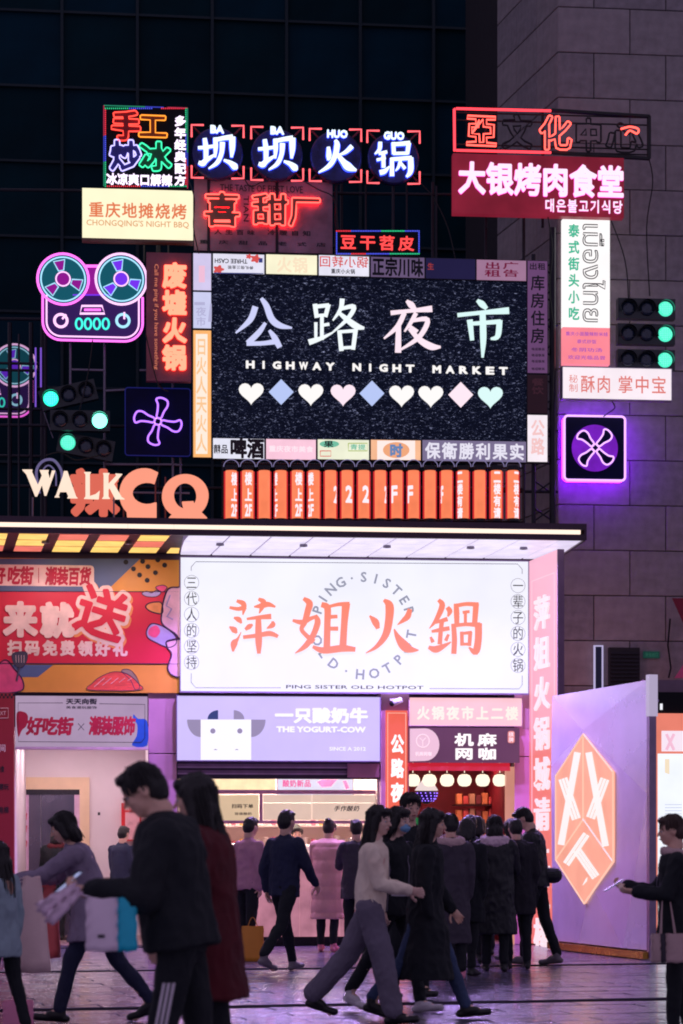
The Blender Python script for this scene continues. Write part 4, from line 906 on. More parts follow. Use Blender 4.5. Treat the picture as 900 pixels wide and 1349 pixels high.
for px in (163, 205, 218, 262): 
    p = Q(px, 683, 1.75); solo('letter_stay', 'thin red post behind the coral letter, '+{163: 'at the back of the C', 205: 'at the cut end of the C', 218: 'at the round side of the Q', 262: 'at the tail of the Q'}[px], 'post', MB().tube([(p.x, -1.7, zroof), (p.x, -1.7, zroof+.6)], .012, 5), pm('stay_red', (90, 40, 50), .5), (p.x, -1.7, zroof), group='stays behind the coral letters')
lant = em('lantern_coral', (255, 134, 92), 1.0, .08, 6); lanr = pm('lantern_rim', (18, 14, 30), .6); ltx = em('lantern_text', (255, 232, 240), 1.1)
lante = em('edge_falloff_red', (214, 40, 48), .9)
LP = [(305, 'end'), ] ; px0, stp = 304.6, 21.84; lr_ = .073; lo_ = 1.75
texts = {0: ('楼上2F', 35), 1: ('楼上2F', 5), 2: ('', 0), 3: ('楼上2F', -75), 4: ('楼上2F', 10), 5: ('楼上2F', -45), 6: ('2', 62), 7: ('2', 15), 8: ('2', 18), 9: ('2F', 75), 10: ('F', -38), 11: ('F', -48), 12: ('', 0), 13: ('2F', -80), 14: ('二楼有请', -50), 15: ('', 0), 16: ('二楼有请', 0), 17: ('二楼有请', 35)}
ordn = ['first', 'second', 'third', 'fourth', 'fifth', 'sixth', 'seventh', 'eighth', 'ninth']
lme = None
for i in range(18):
    px = px0+i*stp; p = Q(px, 651.5, lo_); z0_, z1_ = Q(px, 684, lo_).z+0.0, Q(px, 620, lo_).z
    s, an = texts[i]; where = (ordn[i]+' from the letter Q' if i < 9 else ordn[17-i]+' from the purple fan end')
    look = {'': 'plain face', '2': 'a white 2', 'F': 'a white F', '2F': 'white 2F turned to its side', '楼上2F': 'white characters ending in 2F', '二楼有请': 'four white characters'}[s]
    t = Thing('tube_lantern', 'coral tube lantern with %s, %s' % (look, where), 'lantern', (p.x, -lo_, z0_-.03), group='coral tube lanterns on the canopy')
    t.part('shade', MB().lathe([(lr_, z0_), (lr_, z1_)], (p.x, -lo_, 0), 20), lant, smooth=True)
    t.part('rim', MB().lathe([(lr_+.006, z0_-.035), (lr_+.006, z0_+.004)], (p.x, -lo_, 0), 20), lanr); t.part('rim', MB().lathe([(lr_+.006, z1_-.004), (lr_+.006, z1_+.06)], (p.x, -lo_, 0), 20), lanr)
    for sg_ in (-1, 1): t.part('edge_falloff_strip', MB().tube([(p.x+sg_*(lr_+.008), -lo_+.02, z0_+.01), (p.x+sg_*(lr_+.008), -lo_+.02, z1_-.01)], .012, 6), lante)  # added red tubes imitate the lantern's deeper glow towards its edges
    hp_ = MB(); hp_.tube([(p.x+.1*math.cos(a), -lo_-.03, z1_+.045+.095*math.sin(a)) for a in [math.pi*k/12 for k in range(13)]], .006, 5); t.part('hoop', hp_, em('hoop_light', (150, 140, 190), .7))
    if s:
        H = z1_-z0_; n = len(s) if len(s) > 2 else 1; big = len(s) <= 2
        cells = [(s, z0_+H*.32, z0_+H*.68)] if big else []
        if s == '楼上2F': cells = [('楼', z0_+H*.68, z0_+H*.95), ('上', z0_+H*.36, z0_+H*.62), ('2F', z0_+H*.04, z0_+H*.3)]
        if s == '二楼有请': cells = [(c, z1_-H*(.02+.245*(k+1)), z1_-H*(.02+.245*k)-.01) for k, c in enumerate(s)]
        for c, a, b in cells:
            g = glyph(c, .04, 2); xs = [v[0] for v in g[0]]; ys = [v[1] for v in g[0]]; mb = MB(); wd = .1 if len(c) > 0 else .1
            bm = bmesh.new(); vv = [bm.verts.new(((x-min(xs))/(max(xs)-min(xs))-.5, (y-min(ys))/(max(ys)-min(ys)), 0)) for x, y in g[0]]
            for f in g[1]:
                try: bm.faces.new([vv[k] for k in f])
                except ValueError: pass
            for k in range(-4, 5):
                bmesh.ops.bisect_plane(bm, geom=bm.verts[:]+bm.edges[:]+bm.faces[:], plane_co=(k*.11, 0, 0), plane_no=(1, 0, 0))
            bm.verts.index_update(); rr2 = lr_+.004
            vs = []
            for v in bm.verts:
                aa = R(an)+v.co.x*wd/rr2; vs.append((p.x+rr2*math.sin(aa), -lo_-rr2*math.cos(aa), a+v.co.y*(b-a)))
            mb.add(vs, [tuple(v.index for v in f.verts) for f in bm.faces]); bm.free(); t.part('letter', mb, ltx)
rk = Thing('lantern_rack', 'dark steel rack of bars behind the coral tube lanterns', 'rack', base_of((296, 610, 690, 690), 1.55))
for y in (612, 640, 684): rk.part('bar', MB().tube([tuple(Q(292, y-2, 1.55)), (Q(690, y, 1.55).x, -1.55, Q(292, y-2, 1.55).z)], .018, 5), steel)
for px in (294, 390, 490, 590, 690): p = Q(px, 612, 1.55); rk.part('post', MB().tube([(p.x, -1.55, zroof), (p.x, -1.55, p.z)], .018, 5), steel)
# ================================================================== steel scaffold carrying the signs
sc_ = Thing('sign_scaffold', 'grey steel tube scaffold on the roof carrying the neon signs', 'scaffold', (0, -.3, zroof))
def tb(px0, py0, px1, py1, off, r=.018, nm='tube', m=galv):
    sc_.part(nm, MB().tube([tuple(Q(px0, py0, off)), tuple(Q(px1, py1, off))], r, 6), m)
for A in ((93, 452, 93, 512), (138, 440, 138, 690), (228, 503, 228, 672), (238, 590, 238, 672), (93, 487, 138, 488), (138, 515, 196, 512), (138, 612, 228, 612), (228, 612, 240, 613), (170, 649, 250, 650), (184, 488, 196, 488)): tb(*A, .5)
for A in ((482, 243, 482, 345), (536, 243, 536, 345), (190, 318, 190, 345), (207, 318, 207, 335), (222, 318, 222, 335), (12, 535, 12, 690), (25, 440, 25, 690), (575, 245, 575, 345)): tb(*A, .25, .014, m=steel)
for y in (250, 420, 560, 640): tb(0, y, 735, y+8, -.3, .022, m=steel)
for x in (60, 210, 330, 450, 570, 640, 690): tb(x, 240 if x > 200 else 420, x, 700, -.32, .022, m=steel)
for k in range(10): tb(703, 345+k*36, 729, 363+k*36, .3, .012, m=steel); tb(729, 345+k*36, 703, 363+k*36, .29, .012, m=steel)
tb(703, 335, 703, 700, .31, .03, m=steel); tb(728, 300, 728, 700, .31, .045, m=steel)
for x in (640, 715): tb(x, 148, x, 300, .2, .02, m=steel)
# ================================================================== LED screen
sd = Thing('led_screen', 'large dark glittering screen showing four white brush characters, hearts and diamonds', 'screen', base_of((280, 363, 694, 578), .45)); so_ = .6
sm2 = bpy.data.materials.new('glitter_screen'); sm2.use_nodes = True; nt = sm2.node_tree; p = nt.nodes['Principled BSDF']
tc = nt.nodes.new('ShaderNodeTexCoord'); mp = nt.nodes.new('ShaderNodeMapping'); mp.inputs['Scale'].default_value = (.9, 1, 2.3)
nz = nt.nodes.new('ShaderNodeTexNoise'); nz.inputs['Scale'].default_value = 24; nz.inputs['Detail'].default_value = 4; nz.inputs['Distortion'].default_value = 1.2
cr = nt.nodes.new('ShaderNodeValToRGB'); nt.links.new(tc.outputs['Object'], mp.inputs[0]); nt.links.new(mp.outputs[0], nz.inputs['Vector']); nt.links.new(nz.outputs[0], cr.inputs[0])
e_ = cr.color_ramp.elements; e_[0].position = .52; e_[0].color = (*L3((7, 10, 24)), 1); e_[1].position = .8; e_[1].color = (*L3((170, 176, 215)), 1); k = e_.new(.61); k.color = (*L3((26, 30, 54)), 1)
nt.links.new(cr.outputs[0], p.inputs['Emission Color']); p.inputs['Emission Strength'].default_value = 1; p.inputs['Base Color'].default_value = (.004, .006, .012, 1); p.inputs['Roughness'].default_value = .4; p.inputs['Specular IOR Level'].default_value = .05
q = [Q(278, 360, so_), Q(694, 360, so_), Q(694, 580, so_), Q(278, 580, so_)]; xa, xb, za, zb = q[0].x, q[1].x, (q[3].z+q[2].z)/2, (q[0].z+q[1].z)/2+.02
sd.part('screen_face', MB().box((xa, -so_, za), (xb, -so_+.15, zb)), sm2)
cA = [em('scr_blue', (206, 210, 250), 1), em('scr_white', (240, 248, 252), 1.05), em('scr_pink', (252, 228, 240), 1.05), em('scr_mint', (216, 246, 244), 1.05), em('scr_periwinkle', (184, 200, 246), 1), em('scr_cream', (250, 246, 244), 1.05)]
G1 = [[(360,284,30),(335,345,28),(266,408,8)],[(392,240,16),(416,275,28),(442,340,32),(482,372,28),(541,384,8)],[(410,362,16),(380,405,26),(328,456,28)],[(322,462,20),(400,460,20),(472,450,26)],[(432,398,14),(456,432,28),(480,476,26)]]
G2 = [[(656,270,22),(664,330,20)],[(652,280,18),(722,272,18)],[(722,272,22),(708,326,20)],[(660,324,14),(712,320,14)],[(690,325,18),(690,440,18)],[(690,372,14),(724,366,14)],[(660,360,16),(660,440,14)],[(630,454,28),(690,434,18),(742,408,8)],
 [(790,245,24),(782,292,20),(745,346,8)],[(785,290,16),(848,280,22),(818,338,20),(745,405,8)],[(772,308,14),(820,348,26),(860,376,30),(897,386,12)],[(776,400,20),(786,494,22)],[(776,404,14),(858,398,16)],[(856,396,22),(844,488,20)],[(785,484,14),(848,480,14)]]
G3 = [[(228,232,12),(248,250,28),(265,268,14)],[(158,286,20),(250,276,16),(338,268,28)],[(215,290,22),(185,348,22),(125,402,8)],[(190,345,22),(188,462,28)],[(268,290,20),(245,332,18),(218,370,8)],[(252,322,14),(322,318,22),(285,395,22),(196,456,8)],[(245,350,14),(272,372,20)],[(240,360,14),(290,412,26),(340,440,30),(380,442,10)]]
G4 = [[(550,230,14),(570,246,28),(590,265,16)],[(462,296,18),(570,285,18),(688,276,30)],[(515,322,26),(525,408,18)],[(515,336,16),(652,326,20)],[(650,324,26),(642,392,24),(612,404,10)],[(573,288,26),(576,400,28),(573,488,10)]]
brush(sd, G1, 240, 330, 3.75, cA[0], so_, dy=0); brush(sd, G2, 240, 330, 3.75, cA[1], so_); brush(sd, G3, 470, 330, 3.4615, cA[2], so_); brush(sd, G4, 470, 330, 3.4615, cA[3], so_)
for i, ch in enumerate('HIGHWAY NIGHT MARKET'):
    if ch == ' ': continue
    x = 324+i*17.55; y = 476+i*.45; g = glyph(ch, .05); wd = max(v[0] for v in g[0])
    wl_ = 3 if ch == 'I' else 11.5
    x -= wl_/2-5.75; latin(sd, ch, (x, y-1, x+wl_, y+9.5), cA[5], .055, off=so_, name='letter')
def heart(cx, cy, r): 
    out = []
    for i in range(28):
        t = 2*math.pi*i/28; out.append((cx+r*math.sin(t)**3, cy-r*(13*math.cos(t)-5*math.cos(2*t)-2*math.cos(3*t)-math.cos(4*t))/16.5))
    return out
hcol = [5, 4, 5, 2, 4, 5, 5, 2, 3]
for i, px in enumerate((331, 370.5, 409.5, 452, 490, 529, 567.5, 607, 646)):
    cy = 516+i*.6; isd = i in (1, 4, 7)
    flat(sd, [(px, cy-17), (px+16.5, cy), (px, cy+17), (px-16.5, cy)] if isd else heart(px, cy+1, 16.5), cA[hcol[i]], so_, .01, 'diamond' if isd else 'heart')
# lightboxes framing the screen
lbn = pm('lightbox_edge', (36, 30, 44), .5)
def lbox(name, label, rect, rgb, s=1.0, off=.66, vary=.05, cat='light box', dark=False):
    t = Thing(name, label, cat, base_of(rect, off-.12), group='light boxes framing the screen')
    board(t, (rect[0]+.8, rect[1]+.8, rect[2]-.8, rect[3]-.8), off, .12, em('box_%d_%d' % (rect[0], rect[1]), rgb, s, vary, 5), 'light_panel'); 
    x0, za, x1, zb = RC(*rect, off); t.part('casing', MB().box((x0, -off+.01, za), (x1, -off+.14, zb)), lbn); return t
ro = .66; pr = em('p_red', (226, 86, 84), .9); pk_ = em('p_faint_pink', (250, 202, 202), .95)
t = lbox('light_box', 'white light box printed upside down with two red flowers', (280, 334, 349, 361), (228, 226, 244)); latin(t, 'THREE CASH', (283, 341, 326, 347), ink, .02, off=ro, rot=180, name='small_print'); write(t, '现金三倍礼券', (300, 350, 334, 355), ink, off=ro, rot=180, sep=False, name='small_print')
for x, y, r in ((337, 341, 6), (328, 338, 3.6), (288, 355, 6.2)): flat(t, [(x+r*(1+.25*math.cos(5*a))*math.cos(a), y+r*.8*(1+.25*math.cos(5*a))*math.sin(a)) for a in [2*math.pi*k/25 for k in range(25)]], pr, ro, .004, 'flower')
flat(t, [(341, 341), (346, 340), (346, 346), (341, 346)], em('p_navy', (60, 70, 140), .8), ro, .006, 'mark'); flat(t, [(282, 359), (347, 360), (347, 361), (282, 360.6)], em('p_navy', (60, 70, 140), .8), ro, .006, 'mark')
t = lbox('light_box', 'pale cream light box with faint washed out characters', (350, 335, 418.5, 362), (252, 246, 212)); write(t, '火锅', (364, 338, 406, 360), em('p_faint', (250, 228, 196), 1), off=ro, bold=.03)
t = lbox('light_box', 'white light box with red scribbled round characters in its upper half', (419.5, 336, 487, 364), (232, 230, 246)); write(t, '回转小锅', (420, 337, 486, 353), pr, off=ro, bold=.01, mir=True); write(t, '重庆小火锅', (436, 354, 468, 361), ink, off=ro, sep=False, name='small_print')
t = lbox('light_box', 'dim lilac light box with four big black characters', (488, 338, 560, 366), (112, 92, 130), .8); write(t, '正宗川味', (490, 339, 558, 365), ink, off=ro, bold=.035)
t = lbox('light_box', 'unlit navy light box with one tiny red character', (560.5, 340, 627, 368), (30, 26, 66), .9); write(t, '生', (563, 346, 572, 356), em('tiny_red', (170, 60, 60), .8), off=ro, sep=False, name='small_print')
t = lbox('light_box', 'dim pink light box with four dark red characters in two rows', (627.5, 342, 694, 370), (178, 132, 166), .75); dr = em('dark_red', (120, 20, 60), .8); write(t, '出租', (638, 345, 660, 365), dr, True, .02, off=ro, fill=.98, sep=True); write(t, '广告', (662, 345, 684, 365), dr, True, .02, off=ro, fill=.98)
t = lbox('light_box', 'tall mauve light box with four black housing characters', (694.5, 343, 722, 492), (116, 76, 124), .75); write(t, '库房住房', (698, 361, 719, 454), ink, True, .02, off=ro, fill=.9); write(t, '出租', (697, 346, 719, 356), ink, off=ro, sep=False, name='small_print', bold=.02)
for y in (458, 466, 474, 484): write(t, '电话联系', (700, y, 718, y+4), ink, off=ro, sep=False, name='small_print')
t = lbox('light_box', 'unlit brown box below the mauve housing board', (694.5, 493, 722, 545), (34, 16, 26), .9); write(t, '餐饮', (700, 498, 717, 520), em('dim_brown', (56, 28, 40), .9), True, off=ro)
t = lbox('light_box', 'small upright white light box with faint pink characters at the screen foot', (694.5, 546, 722, 609), (244, 232, 240), 1.05); write(t, '公路', (699, 552, 718, 600), pk_, True, .03, off=ro)
t = lbox('light_box', 'upper pale blue and pink light box beside the screen', (254, 333, 279, 383), (210, 200, 236)); flat(t, [(262, 350), (270, 350), (270, 372), (262, 372)], em('p_rose', (240, 190, 216), 1), ro, .003)
t = lbox('light_box', 'lower pale blue light box with faint grey print beside the screen', (254, 384, 279, 433), (204, 206, 240)); flat(t, [(256, 398), (270, 398), (270, 402), (256, 402)], em('p_grey', (180, 178, 214), 1), ro, .003); write(t, '夜市', (258, 404, 272, 430), MATS['p_grey'], True, off=ro); flat(t, [(277, 400), (279, 400), (279, 424), (274, 424)], MATS['p_grey'], ro, .003)
t = lbox('light_box', 'tall orange light box with a white glowing strip beside the screen', (254, 434.5, 279, 603), (250, 180, 110), 1.05)
flat(t, [(258, 440), (273.5, 440), (273.5, 598), (258, 598)], em('strip_white', (255, 232, 216), 1.05), ro, .003); write(t, '日火人天火人', (258, 444, 273, 596), em('strip_or', (250, 200, 150), 1.0), True, .02, off=ro+.004)
t = lbox('light_box', 'white light box with large black beer characters below the screen', (280, 577, 349, 605), (230, 230, 246)); write(t, '啤酒', (303, 577, 348, 604), ink, off=ro, bold=.045, fill=1.0, mir=False); write(t, '精品', (281, 585, 301, 598), ink, off=ro, sep=False, name='small_print', mir=True)
t = lbox('light_box', 'plain pink light box with a faint row of white characters', (350, 578, 417, 606), (252, 202, 222)); write(t, '重庆夜市美食', (354, 587, 413, 596), em('p_whitish', (255, 226, 236), 1.05), off=ro, bold=.03)
t = lbox('light_box', 'pale green light box with small green and red drawings', (418, 578.5, 487, 606), (238, 240, 214)); gp = em('p_green', (120, 200, 170), .9)
flat(t, [(434+13*math.cos(R(a)), 585+4.5*math.sin(R(a))) for a in range(0, 360, 20)], gp, ro, .003, 'drawing'); line(t, [(422, 594), (436, 594), (436, 601), (422, 601), (422, 594)], .006, pr, ro+.003); line(t, [(459, 584), (484, 584), (484, 594), (459, 594), (459, 584)], .006, em('p_olive', (170, 190, 90), .9), ro+.003); write(t, '果', (426, 580, 440, 590), ink, off=ro+.004, sep=False, name='small_print'); write(t, '青提', (461, 585, 482, 593), gp, off=ro+.003, sep=False, name='small_print')
t = lbox('light_box', 'orange and white light box with an oval blue character badge', (488, 579, 555, 606.5), (246, 186, 146)); flat(t, [(497, 580.5), (547, 580.5), (547, 606), (497, 606)], em('p_offwhite', (252, 232, 226), 1.05), ro, .003); flat(t, [(522+17.5*math.cos(R(a)), 593+10.5*math.sin(R(a))) for a in range(0, 360, 15)], em('p_oval', (240, 168, 124), 1), ro, .006, 'badge'); write(t, '时', (513, 584, 531, 603), em('p_blue', (110, 140, 190), .9), off=ro+.006, bold=.05)
t = lbox('light_box', 'wide grey lilac light box with six pale characters at the screen foot', (556, 580, 694, 608.5), (132, 120, 156), .85); write(t, '保衛勝利果实', (559, 582, 692, 607), em('p_pale', (236, 232, 248), .95), off=ro, bold=.03, fill=.9)
# ================================================================== neon signs
def neon(name, rgb, s): return em(name, rgb, s)
n_red = neon('neon_red', (255, 70, 60), 2.2); n_or = neon('neon_orange', (255, 150, 50), 1.7); n_bl = neon('neon_blue_white', (190, 180, 255), 1.9); n_gr = neon('neon_green', (60, 235, 170), 1.7); n_wh = neon('neon_lilac_white', (246, 226, 255), 1.7)
n_pk = neon('neon_pink', (250, 110, 235), 2.0); n_pp = neon('neon_pale_pink', (255, 190, 250), 1.5); n_cy = neon('neon_cyan', (70, 235, 220), 1.5); n_cyp = neon('neon_pale_cyan', (160, 225, 245), 1.4)
ib = Thing('fried_ice_sign', 'square black neon sign with red, orange, blue and green characters', 'neon sign', base_of((136, 140, 248, 248), .6)); io = .75
board(ib, (137, 141, 247, 247), io, .12, black, 'backing')
for ch, rc, m, hm_ in (('手', (147, 147, 185, 186), n_red, 0), ('工', (183, 150, 220, 184), n_or, 0), ('炒', (145, 186, 186, 226), n_bl, 0), ('冰', (184, 188, 225, 226), n_gr, 0)):
    write(ib, ch, rc, m, bold=.05, tube=.010, off=io, lift=.04, fill=1.02, name='neon_character')
for ch, rc, m in (('手', (147, 147, 185, 186), pm('char_fill_red', (130, 20, 30), .6)), ('工', (183, 150, 220, 184), pm('char_fill_orange', (120, 60, 10), .6)), ('炒', (145, 186, 186, 226), pm('char_fill_blue', (50, 46, 130), .6)), ('冰', (184, 188, 225, 226), pm('char_fill_green', (10, 90, 60), .6))):
    write(ib, ch, rc, m, bold=.045, d=.02, off=io, fill=1.02, name='character_face')
n_halo = em('halo_violet', (120, 70, 220), 1.0)
write(ib, '冰凉爽口解辣', (140, 229, 227, 245), n_wh, bold=.03, off=io, d=.02, fill=.98); write(ib, '多年经典配方', (229, 152, 246, 246), n_wh, True, .03, off=io, d=.02, fill=.9)
dotm = {'g': em('dot_green', (40, 190, 130), 1.4), 'b': em('dot_blue', (70, 80, 220), 1.5), 'r': em('dot_red', (230, 50, 70), 1.4)}
def dots(T, rect, off, segs, step=2.6):
    x0, y0, x1, y1 = rect; mbs = {k: MB() for k in 'gbr'}
    per = [(x0, y0, x1, y0), (x1, y0, x1, y1), (x1, y1, x0, y1), (x0, y1, x0, y0)]
    for (a, b, c, d_), sg in zip(per, segs):
        L = math.hypot(c-a, d_-b); n = int(L/step)
        for i in range(n):
            k = sg[min(int(i/n*len(sg)), len(sg)-1)]
            if k == '.': continue
            p = Q(a+(c-a)*i/n, b+(d_-b)*i/n, off); mbs[k].box((p.x-.007, -off-.015, p.z-.007), (p.x+.007, -off, p.z+.007))
    for k in mbs:
        if mbs[k].v: T.part('light_dots', mbs[k], dotm[k], kind='stuff')
dots(ib, (139, 143, 245, 245.5), io, ['gggbbb.rrr', 'gggbbbrrr', 'ggbbbrrrr', 'gggbbbrrr'])
x0, za, x1, zb = RC(137, 141, 247, 247, io); fm4 = []
for k, (A, B) in enumerate((((x0, za), (x0, za+(zb-za)*.3)), ((x0, za+(zb-za)*.3), (x0, za+(zb-za)*.62)), ((x0, za+(zb-za)*.62), (x0, zb)), ((x0, zb), (x0+.55, zb)), ((x0+.55, zb), (x0+.8, zb)), ((x0+.85, zb), (x1, zb)), ((x1, zb), (x1, zb-.6)), ((x1, zb-.6), (x1, za+.3)), ((x1, za+.3), (x1, za)))):
    mb = MB(); mb.tube([(A[0], -io-.01, A[1]), (B[0], -io-.01, B[1])], .008, 5); ib.part('border_tube', mb, [em('b_green', (30, 130, 100), 1), em('b_blue', (50, 60, 180), 1), em('b_red', (170, 40, 70), 1)][(0, 1, 2, 0, 1, 2, 0, 1, 2)[k]])
bq = Thing('barbecue_sign', 'cream lit sign with orange barbecue characters and small capitals', 'light box', base_of((108, 249, 255, 317), .8)); bo = .95
board(bq, (108.5, 249.5, 254.5, 315), bo, .15, em('bbq_cream', (255, 247, 208), 1.05, .03, 3), 'light_panel'); bq.part('lower_edge', rectbox((108, 315, 255, 318), bo+.01, .16), pm('edge_tan', (120, 90, 70), .5))
orp = em('orange_print', (240, 128, 84), .9); write(bq, '重庆地摊烧烤', (116, 266, 247, 289), orp, bold=.02, off=bo, fill=.93); latin(bq, "CHONGQING'S NIGHT BBQ", (114, 290.5, 249, 300), em('orange_print_pale', (236, 172, 120), .9), .012, off=bo, name='small_print')
# four round signs
for i, (cx, cy, rn, bx, pin) in enumerate(((286, 202, 'ba', (252.5, 164.5, 321, 235), 'BA'), (365, 203.5, 'ba', (331, 167, 399.5, 238), 'BA'), (443, 206, 'huo', (408, 169.5, 476, 239.5), 'HUO'), (518.5, 208.5, 'guo', (484, 172, 553, 242), 'GUO'))):
    t = Thing('round_sign', ['first of the four round navy signs, beside the square neon sign', 'second round navy sign, same white character as its neighbour', 'third round navy sign with the white fire character', 'last round navy sign with the white pot character'][i], 'sign', base_of((bx[0], bx[1], bx[2], bx[3]), .6), group='round hotpot signs in red corner brackets')
    co_ = .72; c = Q(cx, cy, co_); r = 34/3000*31.0; mb = MB(); mb.lathe([(r, 0), (r, .07), (r-.02, .09)], (c.x, -co_+.09, c.z), 44, 'y'); t.part('disc', mb, pm('foil_navy', (46, 44, 92), .28, .55, .5, 5, .5, 14))
    hb = em('halo_blue', (60, 80, 255), 3.2)
    wl2 = em('letter_cold_white', (224, 242, 255), 1.5)
    D = .06
    if i < 2:
        K = [[(148,415,30),(225,410,34),(325,396,30)],[(222,312,46),(236,420,56),(236,540,50)],[(155,592,36),(200,600,60),(240,562,50),(352,490,16)],[(345,305,44),(352,400,52),(345,520,26)],[(350,322,40),(450,300,44),(545,288,52)],[(548,300,70),(548,420,62),(540,520,28)],[(430,362,60),(420,480,50),(370,590,44),(270,660,12)],[(450,562,18),(520,592,44),(580,640,70),(604,660,22)]]
        ddx = 0 if i == 0 else 79; ddy = 0 if i == 0 else 1.5
        for gw, m, dd, lf in ((1.25, hb, .03, .0), (1.0, wl2, .03, .03)): brush(t, K, 245, 150, 9, m, co_, lift=lf+.006, d=dd, name='halo_rim' if m is hb else 'character', dx=ddx, dy=ddy, grow=gw)
    else:
        K = [[(182,258,22),(186,320,36),(180,348,14)],[(235,205,18),(246,240,38),(230,320,36),(190,390,30),(112,440,8)],[(352,252,32),(310,290,24),(262,312,8)],[(243,300,20),(290,360,36),(330,400,52),(388,426,10)]] if i == 2 else \
            [[(565,222,26),(560,270,26),(528,302,10)],[(558,302,18),(612,290,20)],[(543,348,16),(602,336,16)],[(588,300,26),(590,400,26)],[(568,442,32),(600,432,30),(632,400,10)],[(662,225,26),(666,300,26)],[(660,235,22),(780,225,28)],[(776,230,30),(766,300,26)],[(665,302,18),(768,300,18)],[(652,340,26),(652,462,30)],[(652,345,22),(792,335,26)],[(790,340,36),(790,430,36),(762,472,16)],[(716,345,22),(702,398,20),(680,428,8)],[(714,370,14),(746,412,20)]]
        for gw, m, dd, lf in ((1.3, hb, .03, .0), (1.0, wl2, .03, .03)): brush(t, K, 400, 150, 5.625, m, co_, lift=lf+.006, d=dd, name='halo_rim' if m is hb else 'character', grow=gw)
    w2 = 18 if len(pin) == 2 else 27
    tx = cx if i != 2 else 444; ty_ = cy-35 if i < 2 else cy-33; latin(t, pin, (tx-w2/2, ty_, tx+w2/2, ty_+10.5), hb, .07, .02, .03, co_, name='halo_rim'); latin(t, pin, (tx-w2/2, ty_, tx+w2/2, ty_+10.5), wl2, .045, .02, .055, co_, name='pinyin')
    br = neon('neon_bracket', (255, 96, 104), 1.8); L = 16
    for x, y, sx_, sy_ in ((bx[0], bx[1], 1, 1), (bx[2], bx[1]+1, -1, 1), (bx[0], bx[3]-1, 1, -1), (bx[2], bx[3], -1, -1)):
        mb = MB(); mb.tube([tuple(Q(x, y+sy_*L, co_)), tuple(Q(x, y, co_)), tuple(Q(x+sx_*L, y+.2, co_))], .013, 6); t.part('corner_bracket', mb, br)
    mb = MB()
    for A in (((bx[0], bx[1]), (bx[2], bx[3])), ((bx[2], bx[1]), (bx[0], bx[3]))): mb.tube([tuple(Q(*A[0], co_-.05)), tuple(Q(*A[1], co_-.05))], .012, 4)
    t.part('brace', mb, pm('brace_red', (90, 20, 40), .5))
for k, px in enumerate((275, 365, 443, 518)): 
    p = Q(px, 240, .6); solo('sign_post', 'dark steel post under the '+['first', 'second', 'third', 'last'][k]+' round navy sign', 'post', MB().tube([(p.x, -.6, Q(px, 345, .6).z), (p.x, -.6, p.z+.1)], .02, 6), steel, (p.x, -.6, Q(px, 345, .6).z), group='posts under the round signs')
ds = Thing('dessert_sign', 'rusty mauve board with three glowing red neon characters', 'neon sign', base_of((256, 236, 438, 333), .5)); do = .6
x0, za, x1, zb = RC(256, 238, 438, 332, do)
rust = pm('rusty_mauve', (150, 108, 128), .6, .1, .4, 3, .2, 30)
ds.part('backing', MB().box((x0, -do, za), (x1, -do+.06, zb)), rust)
nr2 = neon('neon_hot_red', (255, 84, 74), 3.0); fcm = pm('letter_brass', (140, 84, 70), .4, .3)
for ch, rc in (('喜', (268, 254, 317, 301)), ('甜', (331, 256, 380, 299)), ('厂', (379, 259, 423, 301))):
    write(ds, ch, rc, fcm, bold=.026, d=.03, off=do, lift=.025, fill=1.0, name='character'); write(ds, ch, rc, em('halo_hidden_red', (255, 30, 30), 60), bold=.0, d=.01, off=do, lift=.008, fill=.99, name='halo_strip'); write(ds, ch, rc, nr2, bold=.03, tube=.011, off=do, lift=.06, fill=1.0, name='neon_character')
latin(ds, 'THE TASTE OF FIRST LOVE', (290, 244, 399, 253), ink, .012, off=do, name='small_print'); write(ds, '人生百味', (280, 301, 338, 311), ink, off=do, bold=.03, fill=.7); write(ds, '冷暖自知', (350, 302, 412, 312), ink, off=do, bold=.03, fill=.7)
write(ds, '重庆甜品老式店', (256, 315, 436, 326), ink, off=do, bold=.02, fill=.5); latin(ds, 'TIAN', (321, 258, 328, 292), ink, .01, off=do, rot=90, name='small_print')
tf = Thing('snack_led_sign', 'small black LED sign with four red characters and dotted coloured border', 'led sign', base_of((441, 304, 554, 336), .9)); to = 1.0
board(tf, (442, 304, 553.5, 336), to, .1, black, 'backing'); write(tf, '豆干苕皮', (446, 308, 548, 332), neon('led_red', (255, 70, 70), 1.5), bold=.02, off=to, d=.01, fill=.84); dots(tf, (443.5, 304.5, 552, 334.5), to, ['rrbbbbgggbb', 'bbb', 'ggggbbbrrbb', 'bbb'], 2.2)
